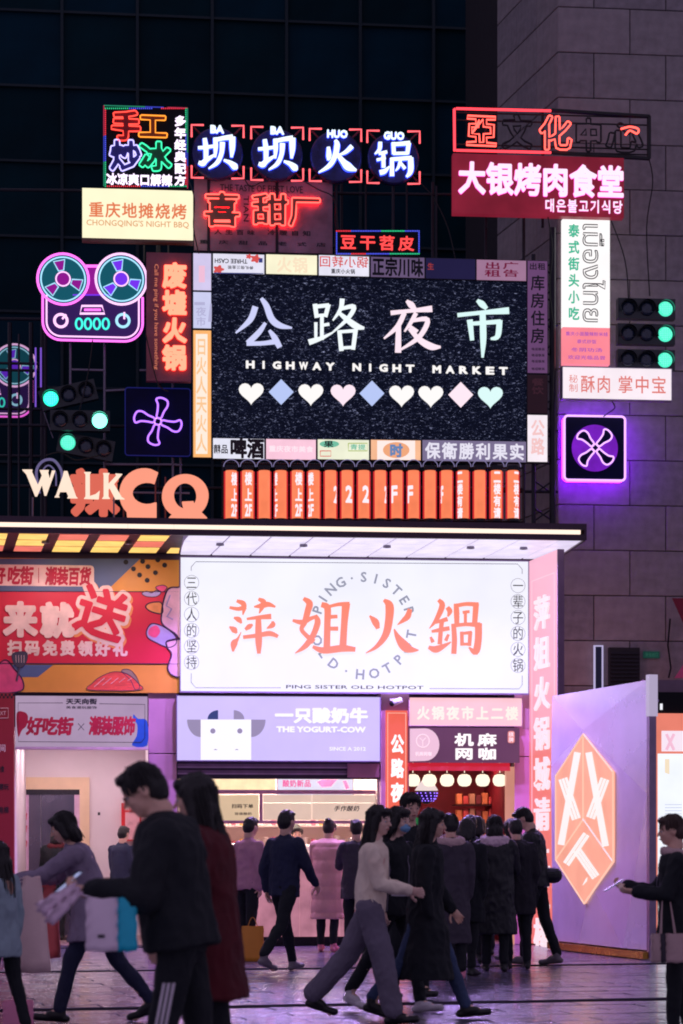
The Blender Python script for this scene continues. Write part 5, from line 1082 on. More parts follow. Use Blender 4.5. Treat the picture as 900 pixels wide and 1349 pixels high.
# ---- reel recorder neon signs
def recorder(label, ox, oy, s, off, M=FM, gain=1.0):
    """ox, oy: photo place of the first reel's hub; s: size against the big one"""
    P_ = lambda x, y: Q(ox+(x-83.3)*s, oy+(y-368.5)*s, off, M)
    b0 = P_(120, 448); t = Thing('recorder_neon_sign', label, 'neon sign', (b0.x, -off, b0.z), M)
    u = (Q(200, 400, off, M).x-Q(100, 400, off, M).x)/100*s
    sfx = '' if gain == 1 else '_dim'
    E_ = lambda n, c, g: em(n+sfx, c, g*gain)
    bp = E_('rec_body', (54, 26, 96), .8); tl = E_('rec_teal', (14, 92, 110), .85); npk = E_('rec_pink', (250, 105, 230), 1.9); npp = E_('rec_pale', (255, 196, 250), 1.4); ncy = E_('rec_cyan', (64, 235, 215), 1.4); ncp = E_('rec_palecyan', (160, 220, 245), 1.3); mg = E_('rec_magenta', (150, 20, 150), .9); vi = E_('rec_violet', (120, 50, 240), 1.0)
    a, b = P_(56.5, 448), P_(188, 372)
    t.part('body', MB().prism(rrect(a.x, a.z, b.x, b.z, 24*u), -off, -off+.06), bp)
    rp = rrect(a.x, a.z, b.x, b.z+6*u, 24*u); rp = [p for p in rp if p[1] < P_(0, 392).z]
    def openp(shr):
        pts = [(a.x+shr*u, P_(0, 388).z)]; rr = rrect(a.x+shr*u, a.z+shr*u, b.x-shr*u, b.z, (24-shr)*u, 8)
        lo = rr[27:]+rr[:9]; lo = [p for p in lo]; pts = [(a.x+shr*u, P_(0, 388).z)]+rr[27:]+rr[:9]+[(b.x-shr*u, P_(0, 388).z)]; return pts
    for shr, m, th in ((0, npk, 1.5), (5, npp, 1.1)):
        mb = MB(); mb.tube([(x, -off-.03, z) for x, z in openp(shr)], th*u*1.0, 6); t.part('body_tube', mb, m)
    q0, q1 = P_(108, 388), P_(135, 351); t.part('bridge', MB().box((q0.x, -off-.004, q0.z), (q1.x, -off+.05, q1.z)), mg); mb = MB(); mb.tube([tuple(P_(113, 351)+Vector((0, -.02, 0))), tuple(P_(130, 351)+Vector((0, -.02, 0)))], 1.8*u, 6); t.part('bridge_tube', mb, npk)
    mb = MB(); mb.tube([tuple(P_(96, 389)+Vector((0, -.02, 0))), tuple(P_(148, 389)+Vector((0, -.02, 0)))], 1.0*u, 6); t.part('bridge_tube', mb, vi)
    for k, hx_ in enumerate((83.3, 159.8)):
        c = P_(hx_, 368.5); mb = MB(); disc(mb, (c.x, c.z), 33*u, -off-.02, -off+.04, 40); rl = t.part('reel', mb, tl)
        for r, m, th in ((33.5, npk if k == 0 else npp, 1.6), (29, ncp, 1.0)):
            mb = MB(); ring(mb, (c.x, c.z), r*u, -off-.035, th*u); t.part('reel_tube', mb, m, rl)
        mb = MB(); disc(mb, (c.x, c.z), 8*u, -off-.05, -off-.02, 24); t.part('hub', mb, mg if k == 0 else vi, rl); mb = MB(); ring(mb, (c.x, c.z), 9.3*u, -off-.045, .9*u, 24); t.part('hub_tube', mb, npp, rl)
        for a0 in (102, 342, 222):
            lp = []
            for rr3, aa in ((12, -16), (26, -17), (26, 17), (12, 18)): an = R(a0+aa); lp.append((c.x+rr3*u*math.cos(an), c.z+rr3*u*math.sin(an)))
            mb = MB(); mb.prism(lp, -off-.026, -off-.02); t.part('spoke_window', mb, mg if k == 0 else vi, rl); mb = MB(); mb.tube([(x, -off-.035, z) for x, z in lp], .85*u, 5, True); t.part('spoke_tube', mb, ncp, rl)
    for hx_ in (80.3, 162):
        c = P_(hx_, 422.8); mb = MB(); ring(mb, (c.x, c.z), 8.3*u, -off-.02, 1.8*u, 26); t.part('dial', mb, npp if hx_ < 100 else ncp); mb = MB(); mb.tube([(c.x+2*u, -off-.025, c.z+2*u), (c.x+(7 if hx_ < 100 else 2)*u, -off-.025, c.z+(8 if hx_ < 100 else 11)*u)], 1.4*u, 5); t.part('dial_pointer', mb, npp)
    lp = [(P_(x, y).x, P_(x, y).z) for x, y in ((108, 403.5), (134.5, 403.5), (138, 413.5), (105.5, 413.5))]; mb = MB(); mb.tube([(x, -off-.02, z) for x, z in lp], 1.5*u, 5, True); t.part('slot_tube', mb, npp); mb = MB(); mb.tube([tuple(P_(111, 408.5)+Vector((0, -.015, 0))), tuple(P_(133, 408.5)+Vector((0, -.015, 0)))], 1.6*u, 5); t.part('slot_tube', mb, npk)
    for k in range(4):
        c = P_(104.3+k*11.7, 427); mb = MB(); mb.tube([(c.x+4.2*u*math.cos(R(a)), -off-.02, c.z+7*u*math.sin(R(a))) for a in range(0, 360, 24)], 1.35*u, 6, True); t.part('digit', mb, ncy)
    return t
recorder('large pink and cyan neon tape recorder with two reels', 83.3, 368.5, 1.0, .75)
recorder('dimmer neon tape recorder cut by dark bars at the picture edge', -44, 482, .83, -1.6, gain=.45)
bars_ = Thing('bar_grille', 'dark steel bar grille standing before the dimmer neon recorder', 'grille', base_of((-20, 420, 60, 690), -.8))
for x in (-5, 13, 41, 56): bars_.part('bar', MB().tube([tuple(Q(x, 425, -.8)), (Q(x, 425, -.8).x, .8, zroof)], .03, 6), steel)
for y in (478, 487, 538, 600): bars_.part('rail', MB().tube([tuple(Q(-20, y, -.8)), (Q(60, y, -.8).x, .8, Q(-20, y, -.8).z)], .02, 6), steel)
vb = Thing('violet_tube_light', 'pair of thin upright violet tubes beside the dimmer recorder sign', 'neon tube', base_of((45, 455, 55, 535), -.6))
for x in (47, 54): vb.part('tube', MB().tube([tuple(Q(x, 458, -.6)), tuple(Q(x, 536 if x < 50 else 510, -.6))], .011, 6), em('violet_tube', (120, 80, 200), 1.1))
ra = Thing('loop_light', 'thin curved dim violet and white tube arch behind the cream letters', 'neon tube', base_of((48, 604, 82, 650), 1.2))
ra.part('tube', MB().tube([tuple(Q(x, y, 1.2)) for x, y in crom([(52, 650), (48, 622), (56, 608), (70, 606), (80, 618), (82, 632), (80, 648)], 5)], .018, 6), em('arch_violet', (120, 110, 160), .7)); ra.part('tube', MB().tube([tuple(Q(x, y, 1.2)) for x, y in crom([(60, 640), (56, 622), (64, 613), (73, 622), (74, 640)], 5)], .01, 6), MATS['arch_violet'])
# ---- vertical red hotpot sign
vr = Thing('ruins_hotpot_sign', 'tall brown red sign with four glowing coral characters', 'neon sign', base_of((193, 332, 252, 503), .7)); vo = .85
x0, za, x1, zb = RC(193, 333, 252, 502, vo); vr.part('backing', MB().box((x0, -vo, za), (x1, -vo+.12, zb)), pm('maroon_board', (150, 84, 96), .6, .1, .3, 3, .15, 30))
glw = neon('neon_salmon', (255, 150, 118), 1.7); glr = em('halo_red', (255, 50, 40), 2.6)
write(vr, '废墟火锅', (213, 346, 247, 490), glw, True, .045, off=vo, d=.03, lift=.03, fill=.93, halo=(glr, .02)); latin(vr, 'Call me ping if you have something', (202, 348, 209, 487), em('text_salmon', (240, 140, 110), .8), .0, off=vo, rot=90, name='small_print')
# ---- culture centre neon frame
cf = Thing('culture_neon_sign', 'long open neon frame, red lit at one end and dead black at the other', 'neon sign', base_of((598, 143, 856, 208), .3)); fo = .4
nf = neon('neon_frame_red', (255, 62, 74), 2.2); dkt = pm('dead_tube', (18, 14, 22), .5)
for pts, m in (([(599, 199), (598.5, 144), (600, 143.5)], nf), ([(601, 143), (726, 146)], nf), ([(601, 198), (726, 201)], nf)):
    mb = MB(); mb.tube([tuple(Q(x, y, fo+.04)) for x, y in pts], .018, 6); cf.part('frame_tube', mb, m)
for y in (145.5, 201): mb = MB(); mb.tube([tuple(Q(727, y, fo)), tuple(Q(856, y+8, fo))], .03, 6); cf.part('dead_frame', mb, dkt)
mb = MB(); mb.tube([tuple(Q(855, 153, fo)), tuple(Q(855, 209, fo))], .03, 6); cf.part('dead_frame', mb, dkt)
x0, za, x1, zb = RC(600, 145, 727, 200, fo-.05); 
for y in (148, 158, 190, 197): mb = MB(); mb.tube([tuple(Q(600, y, fo-.05)), tuple(Q(853, y+7, fo-.05))], .012, 5); cf.part('back_rail', mb, dkt)
for ch, rc, lit in (('亞', (612, 150, 655, 197), 1), ('文', (661, 152, 700, 198), 0), ('化', (709, 153, 753, 200), 1), ('中', (756, 157, 793, 201), 0), ('心', (797, 162, 846, 203), 2)):
    if lit == 1: write(cf, ch, rc, nr2, bold=.012 if ch == '亞' else .024, tube=.013, off=fo, lift=.05, fill=1, name='neon_character')
    else: write(cf, ch, rc, dkt, bold=.04, tube=.014, off=fo, lift=.05, fill=1, name='dead_character')
    if lit == 2:
        mb = MB(); mb.tube([tuple(Q(x, y, fo+.07)) for x, y in crom([(818, 170), (830, 167), (841, 170), (839, 176), (830, 172), (824, 178)], 4)], .014, 6); cf.part('neon_character', mb, nr2)
# ---- grilled meat hall
gm = Thing('grill_hall_sign', 'dark red sign with large white characters and a line of Korean', 'sign', base_of((597, 204, 822, 286), .4)); go = .55
x0, za, x1, zb = RC(597, 205, 822, 284, go); gm.part('light_panel', MB().box((x0, -go, za), (x1, -go+.14, zb)), em('grill_red', (138, 30, 52), .8, .25, 2))
hw = em('halo_pink', (250, 60, 190), 2.0); lw_ = em('letter_lilac_white', (252, 232, 255), 1.1)
write(gm, '大银烤肉食堂', (603, 216, 822, 260), lw_, bold=.032, off=go, d=.03, lift=.02, fill=.99, halo=(hw, .013)); write(gm, '대은불고기식당', (717, 263, 821, 282), lw_, bold=.016, off=go, d=.02, lift=.02, fill=.97, halo=(hw, .012))
# ---- Thai sign
th = Thing('thai_street_food_sign', 'tall white lit sign with green characters and sideways Thai writing', 'light box', base_of((741, 289, 804, 482), .2)); tho = .3
board(th, (741.5, 289, 803.5, 431), tho, .12, em('thai_white', (250, 246, 246), 1.08, .03, 3), 'light_panel'); board(th, (741.5, 431.5, 803.5, 480), tho, .12, em('thai_pink', (255, 138, 152), 1.0, .06, 3), 'light_panel')
gpn = em('print_green', (70, 200, 160), .85); write(th, '泰式街头小吃', (747, 293, 765, 424), gpn, True, .03, off=tho, fill=.82)
g_ = latin(th, 'เมืองไทย', (768, 296, 797, 424), pm('dark_grey_line', (50, 44, 56), .5), .0, off=tho, rot=90, name='thai_word', tube=.0075)
pup = em('print_purple', (196, 100, 200), .8)
for y, s in ((437, '重庆小面酸辣粉米线'), (447, '泰式炒饭')): write(th, s, (745+(15 if y > 440 else 0), y, 801-(15 if y > 440 else 0), y+6), pup, off=tho, sep=False, name='small_print', bold=.02)
write(th, '冬阴功汤', (752, 458, 794, 464), pup, off=tho, sep=False, name='small_print'); write(th, '欢迎光临品尝', (748, 468, 798, 474), pup, off=tho, sep=False, name='small_print')
cs = Thing('crispy_meat_sign', 'low white lit sign with salmon characters beneath the traffic lights', 'light box', base_of((741, 484, 885, 528), .3)); co2 = .4
board(cs, (741.5, 485, 884.5, 526), co2, .14, em('crispy_white', (246, 232, 240), 1.05, .04, 3), 'light_panel', .01, pm('edge_white', (190, 180, 200), .4)); slm = em('salmon_print', (236, 130, 124), .9)
write(cs, '酥肉', (764, 493, 806, 519), slm, bold=.01, off=co2, fill=.93); write(cs, '掌中宝', (813, 494, 879, 520), slm, bold=.01, off=co2, fill=.93); write(cs, '秘制', (749, 493, 762, 517), slm, True, .0, off=co2, sep=False, name='small_print')
# ---- fan signs
def fan(label, cx, cy, half, rb, off, filled, rot, grp):
    t = Thing('fan_sign', label, 'neon sign', base_of((cx-half, cy-half, cx+half, cy+half), off-.1), group=grp); c = Q(cx, cy, off); u = (Q(cx+1, cy, off).x-c.x)
    t.part('backing', MB().prism(rrect(c.x-half*u, c.z-half*1.04*u, c.x+half*u, c.z+half*1.04*u, 4*u), -off, -off+.1), navy_board)
    vt = em('neon_violet', (172, 110, 255), 2.0); vp = em('neon_pale_violet', (226, 170, 255), 1.5)
    if filled:
        mb = MB(); disc(mb, (c.x, c.z), rb*1.12*u, -off-.02, -off, 36); t.part('glow_disc', mb, em('violet_disc', (128, 30, 205), .8, .2, 6))
        fr_ = rrect(c.x-half*u, c.z-half*1.04*u, c.x+half*u, c.z+half*1.04*u, 5*u); mb = MB(); mb.tube([(x, -off-.01, z) for x, z in fr_], .016, 6, True); t.part('frame_tube', mb, vp)
        mb = MB(); mb.tube([(x, -off+.12, z) for x, z in rrect(c.x-(half-1)*u, c.z-(half*1.04-1)*u, c.x+(half-1)*u, c.z+(half*1.04-1)*u, 5*u)], .02, 6, True); t.part('back_tube', mb, em('back_violet', (135, 24, 255), 36))
    else:
        x0, x1, z0_, z1_ = c.x-half*u, c.x+half*u, c.z-half*1.04*u, c.z+half*1.04*u; mb = MB(); mb.tube([(x, -off-.005, z) for x, z in rrect(x0, z0_, x1, z1_, 4*u)], .008, 5, True); t.part('frame_tube', mb, em('frame_dim', (20, 24, 90), 1))
    mb = MB(); ring(mb, (c.x, c.z), 4.6*u, -off-.05, .9*u, 20); t.part('hub_tube', mb, vp); mb = MB(); disc(mb, (c.x, c.z), 4*u, -off-.045, -off-.02, 16); t.part('hub', mb, navy_board)
    for k in range(4):
        lp = []
        for r_, a_ in ((.2, -30), (.5, -20), (.8, -20), (1.0, -12), (1.05, 4), (.98, 16), (.75, 12), (.45, 14), (.2, 26)):
            an = R(rot+90*k+a_); lp.append((c.x+r_*rb*u*math.cos(an), c.z+r_*rb*u*math.sin(an)))
        lp = crom(lp, 4, True)
        mb = MB(); mb.prism(lp, -off-.04, -off-.02); bl = t.part('blade', mb, navy_board); mb = MB(); mb.tube([(x, -off-.05, z) for x, z in lp], .0125, 6, True); t.part('blade_tube', mb, vp if filled else vt, bl)
    return t
fan('square violet neon fan sign with glowing disc on the stone wall', 783.5, 590.5, 40, 27, -.36, True, 48, 'neon fan signs')
fan('dark square sign with a violet neon fan outline beside the traffic lights', 208, 556, 43, 30, .7, False, 78, 'neon fan signs')
# ---- traffic lights
tgr = em('signal_green', (40, 240, 190), 2.2, .12, 60); tgr2 = em('signal_green_soft', (80, 235, 195), 1.2, .1, 60); lensd = pm('dark_lens', (30, 44, 66), .15, .2, .3, 20, .2, 60, coat=.6); house = pm('signal_housing', (14, 26, 38), .4, coat=.3)
def signal(label, px, py, off, pitch, r, lit, ang=0, grp='traffic signals', mat=tgr, pale=None):
    """a row of three lenses; px,py the first one's centre"""
    c = Q(px, py, off); u = (Q(px+1, py, off).x-c.x); t = Thing('traffic_signal', label, 'traffic light', (c.x, -off, c.z-r*u*1.3), group=grp)
    co, si = math.cos(R(ang)), math.sin(R(ang)); tr = lambda a, b: (c.x+(a*co+b*si)*u, c.z+(-a*si+b*co)*u)
    m = r*1.35; mb = MB(); mb.prism([tr(-m, -m), tr(pitch*2+m, -m), tr(pitch*2+m, m), tr(-m, m)], -off+.02, -off+.16); t.part('housing', mb, house)
    for k in range(3):
        x, z = tr(pitch*k, 0); ln = MB(); ln.lathe([(r*u, 0), (r*u*.9, .018), (r*u*.5, .03)], (x, -off+.02, z), 24, 'y'); o = t.part('lens', ln, mat if k == lit else (pale or lensd), smooth=True)
        vs = MB(); n = 20; rr3 = r*u*1.1
        for i in range(n):
            a0, a1 = math.pi*(-.12+1.24*i/n), math.pi*(-.12+1.24*(i+1)/n)
            p = [(x+rr3*math.cos(a), z+rr3*math.sin(a)) for a in (a0, a1)]; vs.add([(p[0][0], -off+.02, p[0][1]), (p[1][0], -off+.02, p[1][1]), (p[1][0], -off-.07, p[1][1]), (p[0][0], -off-.07, p[0][1])], [(0, 1, 2, 3)])
        t.part('visor', vs, house)
        if k != lit: g = MB(); g.tube([(x-r*u*.55, -off-.012, z+r*u*.2), (x-r*u*.2, -off-.02, z+r*u*.5)], .004, 4); t.part('modelled_glint', g, galv)  # pale sliver modelled as a reflected glint on the unlit lens
        else:
            g = MB(); 
            for i in range(-3, 4):
                for j in range(-3, 4):
                    if i*i+j*j < 11: xx, zz = x+i*r*u*.24, z+j*r*u*.24; g.box((xx-.004, -off-.018, zz-.004), (xx+.004, -off-.012, zz+.004))
            t.part('led_dots', g, em('led_dot_green', (150, 255, 225), 1.6), kind='stuff')
    return t
for k, y in enumerate((405.5, 439, 473)): signal(['top', 'middle', 'lowest'][k]+' of three stacked traffic signals with its end lens green, on the stone wall', 828-k*.3, y, .2, 24.6, 9.8, 2, 0, 'three stacked traffic signals', tgr2)
signal('tilted traffic signal with its first lens green, highest of the clustered three', 67, 525, .95, 24, 10, 0, -14, 'clustered traffic signals')
signal('level traffic signal with its last lens bright green, between the other two', 79.5, 553, 1.15, 26, 10, 2, 0, 'clustered traffic signals', em('signal_green_hot', (110, 255, 215), 4.0))
signal('tilted traffic signal with its first lens green, lowest of the clustered three', 89.5, 583, .95, 24, 10, 0, 10, 'clustered traffic signals', tgr2)
gr_ = solo('signal_rod', 'thin pale slanting rod under the highest clustered signal', 'rod', MB().tube([tuple(Q(58, 543, 1.0)), tuple(Q(70, 577, 1.0))], .008, 5), galv, tuple(Q(70, 577, 1.0)))

# ---- cables and tube clips between the signs
cabm = pm('cable_black', (14, 14, 20), .6)
for k, (pts, off_, lb) in enumerate((
    ([(248, 236), (256, 262), (255, 300), (262, 334)], .95, 'from the square neon sign down past the cream sign'), ([(322, 236), (331, 246), (345, 240), (365, 238)], .8, 'sagging between the first two round navy signs'),
    ([(399, 238), (420, 250), (440, 262), (446, 304)], .8, 'from the second round navy sign to the red LED sign'), ([(553, 240), (572, 262), (590, 300), (600, 342)], .5, 'from the last round navy sign to the screen corner'),
    ([(192, 440), (206, 500), (214, 512), (222, 516)], .95, 'from the tape recorder sign to the small fan sign'), ([(122, 448), (118, 480), (112, 510), (105, 540)], 1.05, 'from the tape recorder sign down to the green signals'),
    ([(722, 286), (728, 330), (724, 380), (730, 450), (726, 560)], .5, 'down the dark truss beside the Thai sign'), ([(805, 290), (820, 330), (826, 360), (828, 394)], .25, 'from the red grill sign to the stacked signals'),
    ([(806, 528), (810, 537), (800, 545), (795, 549)], .3, 'from the low white sign to the violet fan sign'), ([(60, 600), (80, 596), (100, 606), (130, 600)], 1.3, 'slack above the cream capital letters'), ([(854, 205), (860, 240), (852, 300), (856, 390)], .0, 'down the stone wall from the dead neon frame'))):
    P3 = [tuple(Q(x, y, off_)) for x, y in crom(pts, 5)]
    solo('cable', 'black cable '+lb, 'cable', MB().tube(P3, .009, 5), cabm, P3[-1])
# ================================================================== people
def ell(mb, c, r, n=14, m=9, rot=0.0):
    """ellipsoid; rot pitches it about the y axis"""
    c = Vector(c); co, si = math.cos(rot), math.sin(rot); vs = []; fs = []
    for i in range(m+1):
        t = math.pi*i/m
        for k in range(n):
            a = 2*math.pi*k/n; x, y, z = r[0]*math.sin(t)*math.cos(a), r[1]*math.sin(t)*math.sin(a), r[2]*math.cos(t)
            vs.append(c+Vector((x*co+z*si, y, -x*si+z*co)))
    for i in range(m):
        for k in range(n): l = (k+1) % n; fs.append((i*n+k, (i+1)*n+k, (i+1)*n+l, i*n+l))
    return mb.add(vs, fs)
def cap(mb, a, b, ra, rb, sy=1.0, sy2=None, n=14, side=Vector((0, 1, 0)), flat=False):
    """tapered limb from a to b, widened sideways by sy"""
    a, b = Vector(a), Vector(b); sy2 = sy if sy2 is None else sy2; t = (b-a).normalized(); u = side-t*side.dot(t)
    if u.length < .05: u = Vector((1, 0, 0))-t*t.x
    u.normalize(); v = t.cross(u); vs = []; fs = []; rings = []
    for q in (-90, -60, -30, 0): rings.append((a+t*ra*math.sin(R(q)), ra*math.cos(R(q))+1e-4, sy))
    for q in (.33, .66): rings.append((a.lerp(b, q), ra+(rb-ra)*q, sy+(sy2-sy)*q))
    for q in ((0,) if flat else (0, 30, 60, 90)): rings.append((b+t*rb*math.sin(R(q)), rb*math.cos(R(q))+1e-4, sy2))
    for c, r, s in rings:
        for k in range(n): an = 2*math.pi*k/n; vs.append(c+u*r*s*math.cos(an)+v*r*math.sin(an))
    for i in range(len(rings)-1):
        for k in range(n): l = (k+1) % n; fs.append((i*n+k, i*n+l, (i+1)*n+l, (i+1)*n+k))
    fs.append(tuple(range(n-1, -1, -1))); e = (len(rings)-1)*n; fs.append(tuple(e+k for k in range(n)))
    return mb.add(vs, fs)
def grow_skin(mb, name, mat, voxel, sm=4, fold=0.0, fs=(9, 9, 5), extra=None, ridge=None):
    """melt the shapes into one surface, smooth it and fold it"""
    me = mb.mesh(name, mat); o = bpy.data.objects.new(name, me); COL.objects.link(o)
    md = o.modifiers.new('r', 'REMESH'); md.mode = 'VOXEL'; md.voxel_size = voxel
    if sm: m2 = o.modifiers.new('s', 'SMOOTH'); m2.iterations = sm; m2.factor = .5
    dg = bpy.context.evaluated_depsgraph_get(); nm = bpy.data.meshes.new_from_object(o.evaluated_get(dg)); bpy.data.objects.remove(o); bpy.data.meshes.remove(me)
    nm.name = name; nm.materials.clear(); nm.materials.append(mat)
    if fold or ridge:
        nv = len(nm.vertices); co = [0.0]*(nv*3); no = [0.0]*(nv*3); nm.vertices.foreach_get('co', co); nm.vertex_normals.foreach_get('vector', no)
        off = Vector((random.uniform(0, 50), random.uniform(0, 50), 0))
        for i in range(nv):
            p = Vector(co[3*i:3*i+3]); q = Vector((p.x*fs[0], p.y*fs[1], p.z*fs[2]))+off; d = 0
            if fold: n1 = noise.noise(q); d += fold*(n1*1.2-abs(noise.noise(q*2.1+off))*1.1+.2)
            if ridge: d += ridge[1]*(abs(math.sin(p.z*math.pi/ridge[0]))**.5-.6)
            for k in range(3): co[3*i+k] += no[3*i+k]*d
        nm.vertices.foreach_set('co', co)
    nm.polygons.foreach_set('use_smooth', [True]*len(nm.polygons)); nm.update(); return nm
def hand_shape(mb, w, f, n, s, curl=35, spread=1.0, side=1):
    """palm, four jointed fingers and a thumb; f along the hand, n out of the palm"""
    f = f.normalized(); n = (n-f*n.dot(f)).normalized(); l = f.cross(n)*side
    cap(mb, w-f*.03*s, w+f*.02*s, .024*s, .022*s, 1.15, n=10, side=l); cap(mb, w+f*.025*s, w+f*.072*s, .017*s, .0145*s, 1.9, 2.4, n=12, side=l)
    for k, (o, L, dz) in enumerate(((.030, .072, 0), (.0105, .080, .004), (-.0095, .074, .002), (-.028, .058, -.004))):
        p = w+f*(.082+dz)*s+l*o*s; an = 0; r = .0088*s
        for j, q in enumerate((.44, .31, .25)):
            an += R(curl*(.6+.25*j)+k*3); d = f*math.cos(an)+n*math.sin(an)+l*o*.9*spread; d.normalize(); e = p+d*L*q*s; cap(mb, p, e, r, r*.9, n=8); p = e; r *= .92
    p = w+f*.022*s+l*.03*s; d = (f*.55+l*.7+n*.35).normalized()
    for q in (.036, .03, .026): e = p+d*q*s; cap(mb, p, e, .0105*s, .0095*s, n=8); p = e; d = (d+f*.35+n*.35-l*.12).normalized()
SK = {'a': pm('skin_warm', (232, 184, 162), .5, 0, .06, 20), 'b': pm('skin_pale', (232, 190, 174), .5, 0, .06, 20)}
for k_ in SK: SK[k_].node_tree.nodes['Principled BSDF'].inputs['Subsurface Weight'].default_value = .06
hairm = pm('black_hair', (22, 18, 22), .38, 0, .3, 30, .5, 60, (4, 4, .4)); hair2 = pm('brown_hair', (70, 48, 44), .4, 0, .3, 30, .5, 60, (4, 4, .4))
eyem = pm('eye_dark', (20, 14, 16), .12); eyew = pm('eye_white', (214, 205, 210), .3); lipm = pm('lip', (170, 84, 88), .45)
def cloth(n, rgb, rough=.85, **k): return pm('cloth_'+n, rgb, rough, 0, .14, 5, .18, 28, **k)
def person(label, px, d, H, face, top, bottom, shoes, pose={}, hair='short', hairmat=None, skin='a', vox=.011, hem=.08, puff=0, thick=1.0, flare=1.0, collar=None, group='people walking past the shops', hood=None, extras='', dz=0.0, ring=None, skirt=None, base=None):
    s = H/1.70; X = (px-450)/F*d; g = lambda k, v: pose.get(k, v)
    M = Matrix.Translation((X, d, 0) if base is None else base) @ Matrix.Rotation(R(face), 4, 'Z')
    T = Thing('person', label, 'person', (0, 0, 0), M, group)
    hm_ = hairmat or hairm
    # joints
    legs = []; lo = 0
    for sd, k in ((1, 'legL'), (-1, 'legR')):
        a, b = g(k, (4*sd, 5)); a, b = R(a), R(b); hip = Vector((0, sd*.088*s, 0)); kn = hip+Vector((math.sin(a), sd*.02, -math.cos(a)))*.43*s; an = kn+Vector((math.sin(a-b), 0, -math.cos(a-b)))*.42*s
        toe = R(min(0, math.degrees(a-b))*.9); tip = an+Vector((math.cos(toe)*.15, sd*.02, math.sin(toe)*.15-.045))*s
        legs.append([hip, kn, an, tip]); lo = min(lo, an.z-.085*s, tip.z-.025*s)
    hz = -lo+dz; up = Vector((0, 0, hz))
    for L in legs:
        for i in range(4): L[i] = L[i]+up
    le = R(g('lean', 3)); u = Vector((math.sin(le), 0, math.cos(le))); P = Vector((0, 0, hz)); nb = P+u*.50*s; hp = R(g('head', 5)); hy = R(g('turn', 0))
    nv = Vector((math.sin(le+hp*.6), 0, math.cos(le+hp*.6))); hc = nb+nv*.10*s+Vector((math.sin(hp+le*.5)*.085+.012, 0, math.cos(hp+le*.5)*.085))*s
    arms = []
    for sd, k in ((1, 'armL'), (-1, 'armR')):
        a, ab, e, inw = g(k, (8*sd, 8, 14, 5)); shd = nb-u*.05*s+Vector((0, sd*.17*s, 0)); a = R(a)+le*.3; e = R(e); dd = Vector((math.sin(a), sd*math.sin(R(ab)), -math.cos(a))).normalized(); el = shd+dd*.275*s
        d2 = Vector((math.sin(a+e), -sd*math.sin(R(inw)), -math.cos(a+e))).normalized(); wr = el+d2*.235*s; arms.append((shd, el, wr, d2, sd))
    # body
    b = MB(); cap(b, P+u*.02, P+u*.18*s, .105*s, .098*s, 1.35, 1.25); cap(b, P+u*.18*s, P+u*.40*s, .098*s, .112*s, 1.25, 1.45); cap(b, nb-u*.06*s, nb+nv*.09*s, .06*s, .052*s, 1.25, 1.0)
    Rh = Matrix.Rotation(hy, 3, 'Z') @ Matrix.Rotation(hp+le*.4, 3, 'Y'); hb = MB()
    ell(hb, (-.004, 0, .02), (.094, .076, .098)); ell(hb, (.028, 0, -.035), (.062, .058, .068)); ell(hb, (.052, 0, -.084), (.03, .03, .022)); ell(hb, (.074, 0, .016), (.02, .045, .012)); cap(hb, (.088, 0, .008), (.108, 0, -.026), .008, .012, n=8); ell(hb, (.085, 0, -.058), (.012, .024, .009))
    for sd in (1, -1): ell(hb, (.058, sd*.034, -.022), (.028, .022, .024)); ell(hb, (-.006, sd*.079, -.008), (.018, .008, .03), 10, 7)
    cap(hb, (-.02, 0, -.05), (-.03, 0, -.12), .055, .054, n=12)
    b.add([hc+Rh @ Vector(v)*s for v in hb.v], hb.f)
    for L in legs: cap(b, L[0]-u*.0, L[1], .078*s, .052*s); cap(b, L[1], L[2], .052*s, .036*s); cap(b, L[2], L[3], .034*s, .026*s)
    for A in arms: cap(b, A[0], A[1], .047*s, .038*s); cap(b, A[1], A[2], .038*s, .027*s)
    bm_ = grow_skin(b, 'body', SK[skin], vox*.85, 3)
    hd_ = MB()
    for A in arms:
        w, f = A[2], A[3]; n = Vector((0, -A[4], 0))+Vector((0, 0, .15)); hc_ = g('curl', 34)
        if g('grip', 0): n = Vector((.3, -A[4]*.5, .8))
        hand_shape(hd_, w, f, n, s, hc_, 1, A[4])
    hm2 = grow_skin(hd_, 'hand', SK[skin], .0048 if vox < .012 else .0065, 1)
    bmj = bmesh.new(); bmj.from_mesh(bm_); bmj.from_mesh(hm2); bmj.to_mesh(bm_); bmj.free(); bpy.data.meshes.remove(hm2); bm_.polygons.foreach_set('use_smooth', [True]*len(bm_.polygons)); T.part('body', bm_, None)
    # face
    W = lambda p: hc+Rh @ Vector(p)*s
    for sd in (1, -1):
        m = MB(); ell(m, (0, 0, 0), (.009, .013, .0065), 10, 6); m2 = MB(); m2.add([W(Vector((.078, sd*.031, .001))+Vector(v)) for v in m.v], m.f); e_ = T.part('eye', m2, eyew, smooth=True)
        m = MB(); ell(m, (0, 0, 0), (.006, .0058, .0058), 8, 6); m2 = MB(); m2.add([W(Vector((.0835, sd*.031, .001))+Vector(v)) for v in m.v], m.f); T.part('iris', m2, eyem, e_, True)
        m = MB(); m.tube([W((.084, sd*.016, .021)), W((.087, sd*.03, .026)), W((.074, sd*.048, .021))], [.003*s, .0036*s, .002*s], 6); T.part('eyebrow', m, hm_)
    if 'mask' not in extras:
        m = MB(); m.tube([W((.088, -.022, -.058)), W((.098, 0, -.055)), W((.088, .022, -.058))], [.002*s, .0055*s, .002*s], 6); T.part('mouth', m, lipm, smooth=True)
    # hair
    h = MB(); hk = .97 if hair == 'short' else 1.0; ell(h, (-.014, 0, .034), (.103*hk, .086*hk, .095*hk)); ell(h, (-.045, 0, .0), (.07, .08, .085))
